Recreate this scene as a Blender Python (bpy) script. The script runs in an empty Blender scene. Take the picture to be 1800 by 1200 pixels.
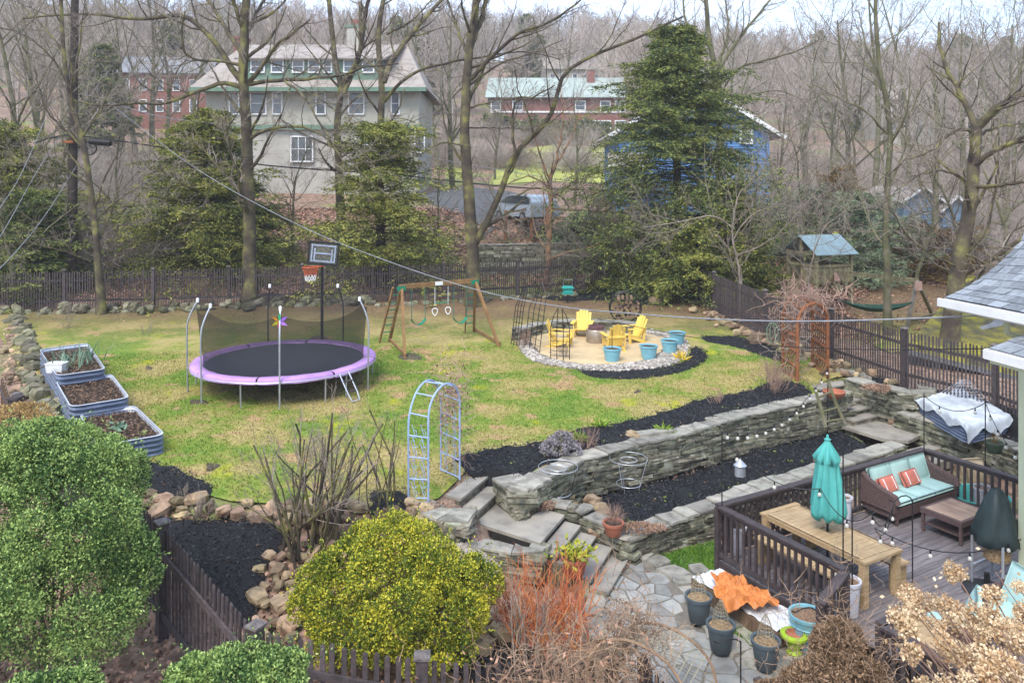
import bpy, math, random
import numpy as np
from mathutils import Vector, Matrix
from mathutils.geometry import delaunay_2d_cdt
R_ = np.random.RandomState
rng = R_(7); random.seed(7)
S = bpy.context.scene
COL = S.collection
PI = math.pi
# ---------------------------------------------------------------- camera, sky, sun, exposure
F, CX, YH, CZ = 1367.0, 900.0, 320.0, 7.25      # photo pixels (1800 wide), eye height
cam_d = bpy.data.cameras.new('camera'); cam = bpy.data.objects.new('camera', cam_d); COL.objects.link(cam)
cam.location = (0, 0, CZ); cam.rotation_euler = (PI/2, 0, 0)
cam_d.sensor_width = 36; cam_d.lens = 36*F/1800; cam_d.shift_y = -(600-YH)/1800
cam_d.clip_start = .1; cam_d.clip_end = 3000
S.camera = cam
SUN_EL, SUN_AZ = math.radians(52), math.radians(205)      # azimuth clockwise from +Y
w = bpy.data.worlds.new('World'); S.world = w; w.use_nodes = True
nt = w.node_tree; nt.nodes.clear()
o_ = nt.nodes.new('ShaderNodeOutputWorld'); bg = nt.nodes.new('ShaderNodeBackground'); bg.inputs[1].default_value = .145
sk = nt.nodes.new('ShaderNodeTexSky'); sk.sky_type = 'NISHITA'; sk.sun_disc = False
sk.sun_elevation = SUN_EL; sk.sun_rotation = SUN_AZ; sk.altitude = 50; sk.air_density = 1.0; sk.dust_density = 1.5; sk.ozone_density = 1.5
tc = nt.nodes.new('ShaderNodeTexCoord'); mp = nt.nodes.new('ShaderNodeMapping'); mp.inputs['Scale'].default_value = (1, 1, 3.2)
nz = nt.nodes.new('ShaderNodeTexNoise'); nz.inputs['Scale'].default_value = 2.3; nz.inputs['Detail'].default_value = 7; nz.inputs['Roughness'].default_value = .55
rp = nt.nodes.new('ShaderNodeValToRGB'); rp.color_ramp.elements[0].position = .36; rp.color_ramp.elements[0].color = (.25,.25,.25,1)
rp.color_ramp.elements[1].position = .62; rp.color_ramp.elements[1].color = (.93,.93,.93,1)
mx = nt.nodes.new('ShaderNodeMix'); mx.data_type = 'RGBA'; mx.inputs[7].default_value = (4.1, 4.9, 6.5, 1)
L = nt.links.new
L(tc.outputs['Generated'], mp.inputs[0]); L(mp.outputs[0], nz.inputs[0]); L(nz.outputs[0], rp.inputs[0]); L(rp.outputs[0], mx.inputs[0])
L(sk.outputs[0], mx.inputs[6]); L(mx.outputs[2], bg.inputs[0]); L(bg.outputs[0], o_.inputs[0])
sl = bpy.data.lights.new('sun', 'SUN'); sl.energy = 1.7; sl.angle = math.radians(25); sl.color = (1, .96, .9)
so = bpy.data.objects.new('sun', sl); COL.objects.link(so)
sd = Vector((math.sin(SUN_AZ)*math.cos(SUN_EL), math.cos(SUN_AZ)*math.cos(SUN_EL), math.sin(SUN_EL)))
so.rotation_euler = sd.to_track_quat('Z', 'Y').to_euler()
S.view_settings.view_transform = 'Standard'; S.view_settings.look = 'None'; S.view_settings.gamma = 1
S.view_settings.exposure = 1.15; S.view_settings.use_curve_mapping = False
S.render.engine = 'CYCLES'
S.cycles.max_bounces = 5; S.cycles.diffuse_bounces = 2; S.cycles.glossy_bounces = 2; S.cycles.transmission_bounces = 4
S.cycles.transparent_max_bounces = 12; S.cycles.volume_bounces = 1; S.cycles.use_denoising = True

# ---------------------------------------------------------------- materials
MATS = {}
def mat(name, c1, c2=None, c3=None, scale=6, rough=.85, bump=.3, bscale=None, rand=.12, island=0, metal=0, detail=6, spec=.3, stretch=None, pos=(.35,.65), back=0, alpha=None, hue=0):
    if name in MATS: return MATS[name]
    m = bpy.data.materials.new(name); m.use_nodes = True; t = m.node_tree; N = t.nodes; K = t.links.new
    b = N['Principled BSDF']; b.inputs['Roughness'].default_value = rough; b.inputs['Metallic'].default_value = metal
    b.inputs['Specular IOR Level'].default_value = spec
    c2 = c2 or tuple(v*.65 for v in c1)
    g = N.new('ShaderNodeNewGeometry'); src = g.outputs['Position']
    if stretch:
        mpn = N.new('ShaderNodeMapping'); mpn.inputs['Scale'].default_value = stretch
        if len(stretch) > 3: pass
        tcn = N.new('ShaderNodeTexCoord'); K(tcn.outputs['Object'], mpn.inputs[0]); src = mpn.outputs[0]
    n = N.new('ShaderNodeTexNoise'); n.inputs['Scale'].default_value = scale; n.inputs['Detail'].default_value = detail; n.inputs['Roughness'].default_value = .6
    K(src, n.inputs['Vector'])
    r = N.new('ShaderNodeValToRGB'); e = r.color_ramp.elements
    e[0].position = pos[0]; e[0].color = (*c2, 1); e[1].position = pos[1]; e[1].color = (*c1, 1)
    if c3: x = e.new((pos[0]+pos[1])/2); x.color = (*c3, 1)
    fac = n.outputs[0]
    if island:
        ad = N.new('ShaderNodeMath'); ad.operation = 'MULTIPLY_ADD'; ad.inputs[1].default_value = island
        K(g.outputs['Random Per Island'], ad.inputs[0])
        sb = N.new('ShaderNodeMath'); sb.operation = 'SUBTRACT'; sb.inputs[1].default_value = island*.5; K(n.outputs[0], sb.inputs[0]); K(sb.outputs[0], ad.inputs[2])
        fac = ad.outputs[0]
    K(fac, r.inputs[0]); col = r.outputs[0]
    if rand:
        oi = N.new('ShaderNodeObjectInfo'); mr = N.new('ShaderNodeMapRange'); mr.inputs[3].default_value = 1-rand*1.6; mr.inputs[4].default_value = 1+rand*1.6
        K(oi.outputs['Random'], mr.inputs[0])
        hs = N.new('ShaderNodeHueSaturation'); K(mr.outputs[0], hs.inputs['Value']); K(col, hs.inputs['Color']); col = hs.outputs[0]
        if hue:
            m2 = N.new('ShaderNodeMath'); m2.operation = 'MULTIPLY'; m2.inputs[1].default_value = 7.31; K(oi.outputs['Random'], m2.inputs[0])
            m3 = N.new('ShaderNodeMath'); m3.operation = 'FRACT'; K(m2.outputs[0], m3.inputs[0])
            m4 = N.new('ShaderNodeMapRange'); m4.inputs[3].default_value = .5-hue; m4.inputs[4].default_value = .5+hue; K(m3.outputs[0], m4.inputs[0]); K(m4.outputs[0], hs.inputs['Hue'])
    K(col, b.inputs['Base Color'])
    if bump:
        n2 = N.new('ShaderNodeTexNoise'); n2.inputs['Scale'].default_value = bscale or scale*5; n2.inputs['Detail'].default_value = 4; K(src, n2.inputs['Vector'])
        bp = N.new('ShaderNodeBump'); bp.inputs['Strength'].default_value = bump; bp.inputs['Distance'].default_value = .02
        K(n2.outputs[0], bp.inputs['Height']); K(bp.outputs[0], b.inputs['Normal'])
    if alpha is not None: b.inputs['Alpha'].default_value = alpha
    if back:
        tr = N.new('ShaderNodeBsdfTranslucent'); K(col, tr.inputs[0]); ms = N.new('ShaderNodeMixShader'); ms.inputs[0].default_value = back
        out = N['Material Output']; K(b.outputs[0], ms.inputs[1]); K(tr.outputs[0], ms.inputs[2]); K(ms.outputs[0], out.inputs[0])
    MATS[name] = m
    return m
M_ = mat
m_bark = M_('bark', (.19,.16,.12), (.085,.068,.052), (.125,.125,.055), scale=2.2, bump=.6, bscale=20, rand=.1)
m_moss = M_('mossy_bark', (.23,.22,.06), (.055,.042,.032), (.105,.088,.048), scale=1.7, bump=1, bscale=26, rand=.12, pos=(.40,.68), detail=9)
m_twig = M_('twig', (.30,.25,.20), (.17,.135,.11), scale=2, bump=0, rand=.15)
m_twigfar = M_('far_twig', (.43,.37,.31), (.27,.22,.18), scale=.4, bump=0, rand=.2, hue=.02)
m_darkbark = M_('dark_bark', (.05,.038,.03), (.025,.02,.016), scale=4, bump=.5)
m_hem = M_('hemlock_needles', (.44,.42,.10), (.06,.09,.022), (.20,.225,.055), scale=.9, bump=0, island=.5, rand=.06, back=.2, detail=3)
m_yew = M_('dark_needles', (.27,.29,.08), (.05,.08,.03), (.13,.16,.05), scale=.8, bump=0, island=.5, rand=.06, back=.15, detail=3)
m_spr = M_('spruce_needles', (.30,.32,.08), (.045,.075,.03), (.13,.17,.05), scale=.8, bump=0, island=.5, rand=.06, back=.15, detail=3)
m_pine = M_('pine_needles', (.30,.36,.20), (.08,.12,.07), (.18,.23,.13), scale=.8, bump=0, island=.5, rand=.06, back=.15, detail=3)
m_rust = M_('rust_foliage', (.26,.16,.04), (.10,.06,.02), scale=1, bump=0, island=.5, back=.15)
m_box = M_('boxwood_leaf', (.42,.54,.16), (.035,.085,.022), (.20,.32,.085), scale=1.6, bump=0, island=.6, rand=0, back=.25, rough=.6)  # darkest leaf tone paints deeper shadows into the foliage colour
m_yel = M_('yellow_green_leaf', (.62,.55,.05), (.07,.12,.015), (.32,.36,.035), scale=2.2, bump=0, island=.55, rand=0, back=.25, rough=.6)
m_fence = M_('fence_paint', (.088,.070,.070), (.048,.038,.038), scale=9, rough=.75, bump=.2, rand=.15)
m_deck = M_('deck_board_wood', (.21,.185,.185), (.12,.10,.10), scale=2.2, rough=.6, bump=.25, rand=.12, stretch=(1,9,9))
m_teak = M_('teak_wood', (.47,.34,.19), (.33,.22,.115), scale=2.5, rough=.6, bump=.15, rand=.06, stretch=(1,10,10))
m_rail = M_('rail_paint', (.075,.058,.058), (.045,.034,.034), scale=7, rough=.5, bump=.15, rand=.08)
m_slate = M_('slate_stone', (.27,.27,.21), (.085,.09,.07), (.18,.165,.11), scale=6, rough=.75, bump=.7, bscale=40, rand=.36, hue=.03)
m_cap = M_('capstone', (.36,.33,.27), (.17,.155,.125), (.28,.265,.22), scale=4, rough=.7, bump=.35, rand=.16, hue=.012)
m_flag = M_('flagstone', (.33,.31,.265), (.20,.19,.17), (.27,.27,.25), scale=3, rough=.55, bump=.25, rand=.16, hue=.012)
m_slab = M_('bluestone_slab', (.36,.32,.26), (.20,.18,.155), (.30,.275,.23), scale=1.6, rough=.6, bump=.15, rand=.05)
m_mort = M_('mortar', (.21,.185,.15), (.13,.115,.095), scale=8, bump=.4)
m_core = M_('wall_core', (.03,.028,.024), scale=8, bump=.4)
m_rock = M_('field_rock', (.42,.29,.17), (.13,.085,.045), (.27,.20,.125), scale=3, rough=.8, bump=.5, rand=.3, hue=.02)
m_grock = M_('grey_field_rock', (.24,.22,.17), (.10,.095,.06), (.16,.15,.085), scale=3, rough=.8, bump=.5, rand=.3, hue=.02)
m_mulch = M_('black_mulch', (.018,.018,.02), (.008,.008,.009), scale=30, rough=.8, bump=1, bscale=60)
m_chip = M_('mulch_chip', (.05,.05,.055), (.007,.007,.009), scale=30, rough=.55, bump=0, island=.9, rand=0)
m_soil = M_('soil', (.09,.06,.04), (.04,.027,.018), scale=12, bump=.8)
m_chipb = M_('brown_chip', (.26,.16,.10), (.05,.032,.022), scale=30, bump=0, island=1, rand=0)
m_white = M_('white_paint', (.78,.78,.76), (.68,.68,.66), scale=3, rough=.5, bump=.05, rand=.03)
m_black = M_('black_metal', (.02,.02,.022), (.012,.012,.013), rough=.4, bump=0, rand=0)
m_steel = M_('galvanised_steel', (.55,.57,.6), (.42,.44,.47), rough=.35, metal=.6, bump=0)
m_glass = M_('window_glass', (.10,.12,.14), (.05,.06,.075), scale=1.2, rough=.12, bump=0, spec=.8)

# ---------------------------------------------------------------- pixel helpers
def ray(px, py): return (px-CX)/F, -(py-YH)/F
def At(px, py, D):
    a, c = ray(px, py); return np.array((a*D, D, CZ+c*D))
def Pz(px, py, z):
    D = (CZ-z)*F/(py-YH); return np.array(((px-CX)/F*D, D, z))
# ---------------------------------------------------------------- terrain
def sdpoly(x, y, P):
    P = np.asarray(P, float); x = np.asarray(x, float); y = np.asarray(y, float)
    d = np.full(x.shape, 1e9); ins = np.zeros(x.shape, bool)
    for i in range(len(P)):
        a = P[i]; b = P[(i+1) % len(P)]; e = b-a
        t = np.clip(((x-a[0])*e[0]+(y-a[1])*e[1])/max(e@e, 1e-9), 0, 1)
        d = np.minimum(d, np.hypot(x-a[0]-t*e[0], y-a[1]-t*e[1]))
        c = (a[1] > y) != (b[1] > y)
        with np.errstate(divide='ignore', invalid='ignore'):
            xi = (b[0]-a[0])*(y-a[1])/(b[1]-a[1] if b[1] != a[1] else 1e-9)+a[0]
        ins ^= c & (x < xi)
    return np.where(ins, d, -d)
def sstep(a, b, v):
    t = np.clip((v-a)/(b-a), 0, 1); return t*t*(3-2*t)
WALL_U = [(.25,15.35),(.75,16.0),(1.5,17.0),(2.7,17.75),(4.1,18.55),(5.8,19.8),(8.0,21.0),(9.35,21.75)]
WALL_M = [(1.45,15.35),(2.2,14.75),(2.9,15.2),(4.3,16.05),(5.6,16.9),(6.9,17.7),(9.0,19.0),(9.9,19.6)]
ZU = [(-30,17),(-12,17.3),(-7.5,16),(-5.5,15.1),(-2.2,14.6),(-1.6,15.0),(-1.0,16.2),(.1,15.5)]+WALL_U+[(8.9,23.0),(10.2,23.6),(10.95,22.3),(11.6,21.7),(12.3,20.6),(13.5,18.5),(40,17),(400,400),(-400,400),(-200,20)]
ZM = WALL_M+[(9.6,20.4),(9.35,21.75)]+WALL_U[::-1]+[(.9,15.6)]
ZR = [(10.5,21.7),(11.3,20.0),(11.9,18.5),(12.6,16.4),(16,16),(16,24),(12,24)]
def lawnz(x, y): return np.interp(y, [13,14.5,16,20,25,30,34,38], [1.0,1.03,1.08,1.2,1.35,1.55,1.72,1.85])
TD = np.array([30,33,36,38,41,44,47,50,57,66,75,95,120,180,250,330,450,900.])
TU = (np.array([-300,100,500,900,1300,1700,2100])-CX)/F
TZ = np.array([
 [1.55,1.8,2.5,3.0,3.7,4.4,5.0,5.5,6.6,8.0,9.5,13,18,32,47,55,62,70],
 [1.55,1.75,2.3,2.9,3.6,4.3,4.9,5.4,6.6,8.0,9.5,13,18,31,46,54,62,70],
 [1.55,1.7,2.0,2.7,3.6,4.5,5.1,5.6,6.5,7.6,8.6,12,16,28,44,52,60,70],
 [1.55,1.68,1.75,1.85,2.7,4.9,5.4,5.6,6.1,6.7,7.5,10.6,15.2,28,44,52,60,70],
 [1.55,1.6,1.62,1.7,2.0,2.5,2.9,3.2,4.2,5.2,6.2,9.0,12.5,24,38,46,54,60],
 [1.45,1.5,1.55,1.6,1.8,2.2,2.5,2.8,3.6,4.5,5.6,8.3,11.5,21,33,42,50,56],
 [1.4,1.45,1.5,1.6,1.8,2.1,2.3,2.6,3.4,4.3,5.3,8,11,20,32,42,50,56]])
def farz(x, y):
    u = np.clip(x/np.maximum(y, 1), TU[0], TU[-1]); i = np.clip(np.searchsorted(TU, u)-1, 0, len(TU)-2)
    f = (u-TU[i])/(TU[i+1]-TU[i]); rows = np.array([np.interp(y, TD, TZ[k]) for k in range(len(TU))])
    k = np.arange(len(np.ravel(x)))
    return rows[i, k]*(1-f)+rows[i+1, k]*f
N0 = np.array((.52,14.25)); e = np.array((.84,-.55)); e /= np.hypot(*e); wv = np.array((.40,.92)); wv /= np.hypot(*wv)
CARVE = [N0-e*1.86+wv*.04, N0-e*1.86+wv*1.36, N0+e*1.4+wv*1.36, N0+e*1.4+wv*.04]
CARVE2 = [(10.62,22.15),(9.45,21.5),(8.75,22.75),(9.95,23.4)]
def H(x, y):
    x = np.atleast_1d(np.asarray(x, float)).ravel(); y = np.atleast_1d(np.asarray(y, float)).ravel()
    up = np.where(y > 30, farz(x, y), lawnz(x, y))
    yE = np.interp(x, [-30,-12,-7.5,-5.5,-2.2,-1.6], [17,17.3,16,15.1,14.6,15.0])
    sl_ = np.maximum(1.02-.27*np.maximum(yE-y, 0), .25)+.02
    f = sstep(-1.2, .7, x); low = sl_*(1-f)+0.0*f
    h = low
    m = sstep(0, .22, sdpoly(x, y, ZM)); h = h*(1-m)+np.interp(y, [15,18,21], [.44,.36,.46])*m
    m = sstep(0, .25, sdpoly(x, y, ZR)); h = h*(1-m)+.85*m
    m = sstep(0, .25, sdpoly(x, y, ZU)); h = h*(1-m)+up*m
    h = np.where(sdpoly(x, y, CARVE) > 0, np.minimum(h, .25), h); h = np.where(sdpoly(x, y, CARVE2) > 0, np.minimum(h, .45), h)
    return h
def h1(x, y): return float(H(x, y)[0])
def G(px, py):
    a, c = ray(px, py); D = np.concatenate([np.arange(6, 60, .1), np.arange(60, 400, 1)])
    z = CZ+c*D; h = H(a*D, D); k = np.argmax(z < h)
    if z[k] >= h[k]: k = len(D)-1
    lo, hi = D[max(k-1,0)], D[k]
    for _ in range(8):
        m = (lo+hi)/2
        if CZ+c*m < h1(a*m, m): hi = m
        else: lo = m
    return np.array((a*hi, hi, h1(a*hi, hi)))
# ---------------------------------------------------------------- mesh helpers
def new_mesh(name, v, f):
    """v Nx3; f: list of arrays/lists of faces"""
    me = bpy.data.meshes.new(name); v = np.asarray(v, np.float32)
    fs = [np.asarray(a, np.int32) for a in f if len(a)]
    me.vertices.add(len(v)); me.vertices.foreach_set('co', v.ravel())
    tot = np.concatenate([np.full(len(a), a.shape[1]) for a in fs]) if fs else np.zeros(0, int)
    me.loops.add(int(tot.sum())); me.polygons.add(len(tot))
    me.loops.foreach_set('vertex_index', np.concatenate([a.ravel() for a in fs]))
    st = np.concatenate([[0], np.cumsum(tot)[:-1]]); me.polygons.foreach_set('loop_start', st.astype(np.int32))
    me.polygons.foreach_set('use_smooth', np.zeros(len(tot), bool)); me.update(calc_edges=True); me.validate()
    return me
def link(name, me, m=None, parent=None, loc=(0,0,0), rz=0, scale=None, rot=None):
    o = bpy.data.objects.new(name, me); COL.objects.link(o)
    if m is not None and me is not None and not me.materials: me.materials.append(m)
    if parent is not None: o.parent = parent
    o.location = loc; o.rotation_euler = rot if rot is not None else (0, 0, rz)
    if scale is not None: o.scale = scale
    return o
class MB:
    def __init__(s): s.v = []; s.f = {}; s.n = 0
    def add(s, v, *fs):
        v = np.asarray(v, float)
        for f in fs:
            f = np.asarray(f)
            if len(f): s.f.setdefault(f.shape[1], []).append(f+s.n)
        s.v.append(v); s.n += len(v); return s
    def poly(s, pts):
        return s.add(pts, [list(range(len(pts)))])
    def box(s, c, d, rz=0, M=None, taper=1):
        x, y, z = np.array(d)/2; v = np.array([(a*x*(taper if g > 0 else 1), b*y*(taper if g > 0 else 1), g*z) for g in (-1,1) for b in (-1,1) for a in (-1,1)])
        if M is not None: v = v@np.array(M).T
        elif rz: cc, ss = math.cos(rz), math.sin(rz); v = np.c_[v[:,0]*cc-v[:,1]*ss, v[:,0]*ss+v[:,1]*cc, v[:,2]]
        return s.add(v+np.array(c), [(0,2,3,1),(4,5,7,6),(0,1,5,4),(2,6,7,3),(0,4,6,2),(1,3,7,5)])
    def bar(s, a, b, wd, ht=None):
        a = np.array(a, float); b = np.array(b, float); d = b-a; l = np.linalg.norm(d); d = d/l; ht = ht or wd
        up = np.array((0,0,1.)) if abs(d[2]) < .95 else np.array((0,1.,0)); sx = np.cross(d, up); sx /= np.linalg.norm(sx); sz = np.cross(sx, d)
        return s.box((a+b)/2, (l, wd, ht), M=np.c_[d, sx, sz])
    def tube(s, pts, r, n=6, cap=False):
        pts = np.asarray(pts, float); K = len(pts); r = np.broadcast_to(np.asarray(r, float), (K,))
        v, f = tubes(pts[None], r[None], n); s.add(v, f)
        if cap: s.f.setdefault(n, []).append(np.array([list(range(s.n-n, s.n))])); s.f[n].append(np.array([list(range(s.n-K*n, s.n-K*n+n))[::-1]]))
        return s
    def lathe(s, prof, n=20, c=(0,0,0), cap=True):
        a = np.arange(n)/n*2*PI; v = [];
        for r, z in prof: v.append(np.c_[c[0]+r*np.cos(a), c[1]+r*np.sin(a), np.full(n, c[2]+z)])
        f = [(k*n+i, k*n+(i+1)%n, (k+1)*n+(i+1)%n, (k+1)*n+i) for k in range(len(prof)-1) for i in range(n)]
        s.add(np.vstack(v), f)
        if cap and prof[-1][0] > 0: s.f.setdefault(n, []).append(np.array([list(range(s.n-n, s.n))]))
        return s
    def prism(s, poly, z0, z1, top=1.0):
        p = np.asarray(poly, float); n = len(p); c = p.mean(0)
        if sum(p[i][0]*p[(i+1)%n][1]-p[(i+1)%n][0]*p[i][1] for i in range(n)) < 0: p = p[::-1]
        z0 = np.broadcast_to(z0, (n,)); z1 = np.broadcast_to(z1, (n,))
        v = np.r_[np.c_[p, z0], np.c_[c+(p-c)*top, z1]]
        s.add(v, [(i, (i+1)%n, n+(i+1)%n, n+i) for i in range(n)], [list(range(n, 2*n))])
        return s
    def mesh(s, name): return new_mesh(name, np.vstack(s.v), [np.vstack(a) for a in s.f.values()])
    def out(s, name, m, parent=None, world=False, smooth=False, **k):
        if not s.v: return None
        me = s.mesh(name)
        if world and parent is not None:
            q = np.array(parent.location)
            co = np.vstack(s.v)-q; me.vertices.foreach_set('co', co.astype(np.float32).ravel()); me.update()
        me.polygons.foreach_set('use_smooth', np.ones(len(me.polygons), bool))
        if not smooth: me.set_sharp_from_angle(angle=.85)
        return link(name, me, m, parent, **k)
def tubes(P, R, n=4):
    P = np.asarray(P, float); N, K, _ = P.shape
    T = np.gradient(P, axis=1); T /= np.linalg.norm(T, axis=2, keepdims=True)+1e-9
    up = np.where(np.abs(T[...,2:3]) > .92, np.array((1.,0,0)), np.array((0,0,1.)))
    A = np.cross(T, up); A /= np.linalg.norm(A, axis=2, keepdims=True)+1e-9; B = np.cross(T, A)
    # keep frames consistent along each tube
    for k in range(1, K):
        a = A[:, k-1]-(A[:, k-1]*T[:, k]).sum(1, keepdims=True)*T[:, k]; a /= np.linalg.norm(a, axis=1, keepdims=True)+1e-9; A[:, k] = a; B[:, k] = np.cross(T[:, k], a)
    an = np.arange(n)/n*2*PI
    V = P[:, :, None]+R[:, :, None, None]*(A[:, :, None]*np.cos(an)[None, None, :, None]+B[:, :, None]*np.sin(an)[None, None, :, None])
    base = (np.arange(N)*K*n)[:, None, None]; kk = (np.arange(K-1)*n)[None, :, None]; i = np.arange(n)[None, None, :]; j = (i+1) % n
    f = np.stack([base+kk+i, base+kk+j, base+kk+n+j, base+kk+n+i], -1)
    return V.reshape(-1, 3), f.reshape(-1, 4)
def resample(pts, K, smooth=True):
    p = np.asarray(pts, float)
    if smooth and len(p) > 2:
        q = [p[0]]
        for i in range(len(p)-1):
            p0, p1, p2, p3 = p[max(i-1,0)], p[i], p[i+1], p[min(i+2, len(p)-1)]
            for t in (.25,.5,.75,1): q.append(.5*((2*p1)+(-p0+p2)*t+(2*p0-5*p1+4*p2-p3)*t*t+(-p0+3*p1-3*p2+p3)*t**3))
        p = np.array(q)
    s = np.r_[0, np.cumsum(np.linalg.norm(np.diff(p[:, :3], axis=0), axis=1))]; t = np.linspace(0, s[-1], K)
    return np.stack([np.interp(t, s, p[:, k]) for k in range(p.shape[1])], 1)
def grow(P, R, n, ratio, ang, K, r, tmin=.15, tmax=1., wig=.12, up=.1, rr=.55, lens=None, rmin=.004, flat=0, lmax=99):
    """n children for every parent polyline"""
    N, K0, _ = P.shape; L0 = np.linalg.norm(np.diff(P, axis=1), axis=2).sum(1) if lens is None else lens
    idx = np.repeat(np.arange(N), n); t = tmin+(tmax-tmin)*(np.tile((np.arange(n)+.5)/n, N)+r.uniform(-.4/n, .4/n, N*n)); t = np.clip(t, 0, .999)
    k = t*(K0-1); i = k.astype(int); fr = (k-i)[:, None]
    b = P[idx, i]*(1-fr)+P[idx, i+1]*fr; T = P[idx, i+1]-P[idx, i]; T /= np.linalg.norm(T, axis=1, keepdims=True)+1e-9
    rad = R[idx, i]*(1-fr[:,0])+R[idx, i+1]*fr[:,0]
    q = r.normal(size=T.shape); q[:, 2] *= (1-flat); q -= (q*T).sum(1, keepdims=True)*T; q /= np.linalg.norm(q, axis=1, keepdims=True)+1e-9
    a = np.radians(ang)*r.uniform(.7, 1.3, len(idx))[:, None]
    d = T*np.cos(a)+q*np.sin(a)
    ln = np.minimum(L0[idx]*ratio*(1-.55*t)*r.uniform(.6, 1.3, len(idx)), lmax); st = ln/(K-1)
    out = [b]
    for s_ in range(K-1):
        d = d+r.normal(size=d.shape)*wig+np.array((0, 0, up)); d[:, 2] *= (1-flat*.5); d /= np.linalg.norm(d, axis=1, keepdims=True)
        out.append(out[-1]+d*st[:, None])
    Q = np.stack(out, 1); r0 = np.maximum(rad*rr*r.uniform(.7,1,len(idx)), rmin)
    RR = r0[:, None]*np.linspace(1, .25, K)[None]; return Q, np.maximum(RR, rmin*.7)
def blades(c, d, ln, wd, r, tip=.15):
    """leaf shaped quads; c centres Nx3, d direction Nx3"""
    N = len(c); d = d/(np.linalg.norm(d, axis=1, keepdims=True)+1e-9); q = np.cross(d, r.normal(size=(N, 3))); q /= np.linalg.norm(q, axis=1, keepdims=True)+1e-9
    ln = np.broadcast_to(ln, (N,))[:, None]; wd = np.broadcast_to(wd, (N,))[:, None]
    v = np.stack([c, c+d*ln*.5+q*wd*.5, c+d*ln, c+d*ln*.5-q*wd*.5], 1).reshape(-1, 3)
    f = np.arange(N*4).reshape(-1, 4); return v, f
def arr(name, v, f, m, parent=None, smooth=False, world=False, **k):
    v = np.asarray(v)
    if world and parent is not None: v = v-np.array(parent.location)
    me = new_mesh(name, v, [f]) if not isinstance(f, tuple) else new_mesh(name, v, list(f))
    if smooth: me.polygons.foreach_set('use_smooth', np.ones(len(me.polygons), bool))
    return link(name, me, m, parent, **k)
def tag(o, label, cat, group=None, kind=None):
    o['label'] = label; o['category'] = cat
    if group: o['group'] = group
    if kind: o['kind'] = kind
    return o
def thing(name, label, cat, loc=(0,0,0), rz=0, group=None):
    o = bpy.data.objects.new(name, None); COL.objects.link(o); o.location = loc; o.rotation_euler = (0, 0, rz)
    return tag(o, label, cat, group)
def stuff(o, label, cat=None):
    o['kind'] = 'stuff'; o['label'] = label
    if cat: o['category'] = cat
    return o
def structure(o, label=None):
    o['kind'] = 'structure'
    if label: o['label'] = label
    return o
def dup(root, loc, rz=None, label=None, group=None, scale=None):
    r = root.copy(); COL.objects.link(r); r.location = loc
    if rz is not None: r.rotation_euler = (0, 0, rz)
    if scale is not None: r.scale = (scale,)*3 if np.isscalar(scale) else scale
    if label: r['label'] = label
    if group: r['group'] = group
    for ch in list(root.children):
        c = ch.copy(); COL.objects.link(c); c.parent = r
        for g in list(ch.children):
            d = g.copy(); COL.objects.link(d); d.parent = c
    return r
# irregular rock prototypes
def rock_mesh(seed, flat=1.0, square=.5, jt=.10):
    r = R_(seed); v = []
    n = 3; idx = {}
    g = np.array([-1, 0, 1.]); f = []
    for ax in range(3):
        for s in (-1, 1):
            for i in range(2):
                for j in range(2):
                    q = []
                    for (a, b) in ((i,j),(i+1,j),(i+1,j+1),(i,j+1)):
                        p = [0,0,0]; p[ax] = s; p[(ax+1)%3] = g[a]; p[(ax+2)%3] = g[b]; p = tuple(p)
                        if p not in idx: idx[p] = len(v); v.append(p)
                        q.append(idx[p])
                    f.append(q if s > 0 else q[::-1])
    v = np.array(v); nv = v/np.linalg.norm(v, axis=1, keepdims=True); v = v*square+nv*(1-square)*1.15
    v += r.normal(size=v.shape)*jt; v *= .5; v[:, 2] *= flat
    return new_mesh('rock', v, [f])
ROCKS = [rock_mesh(i, 1, .35) for i in range(8)]; 
for m in ROCKS: m.materials.append(m_rock)
GROCKS = [rock_mesh(20+i, 1, .35) for i in range(8)]
for m in GROCKS: m.materials.append(m_grock)
SLATES = [rock_mesh(40+i, 1, .95, .045) for i in range(8)]
for m in SLATES: m.materials.append(m_slate)
def join_scaled(name, meshes, items, m, parent=None, seed=0):
    """items: (loc, scale, rot euler) joined into one mesh"""
    b = MB(); base = []
    for me in meshes:
        co = np.zeros(len(me.vertices)*3); me.vertices.foreach_get('co', co); base.append((co.reshape(-1,3), np.array([p.vertices[:] for p in me.polygons])))
    r = R_(seed)
    for loc, sc, rot in items:
        co, f = base[r.randint(len(base))]; from_e = np.array(__import__('mathutils').Euler(rot).to_matrix())
        b.add((co*np.array(sc))@from_e.T+np.array(loc), f)
    return b.out(name, m, parent, world=parent is not None)
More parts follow.
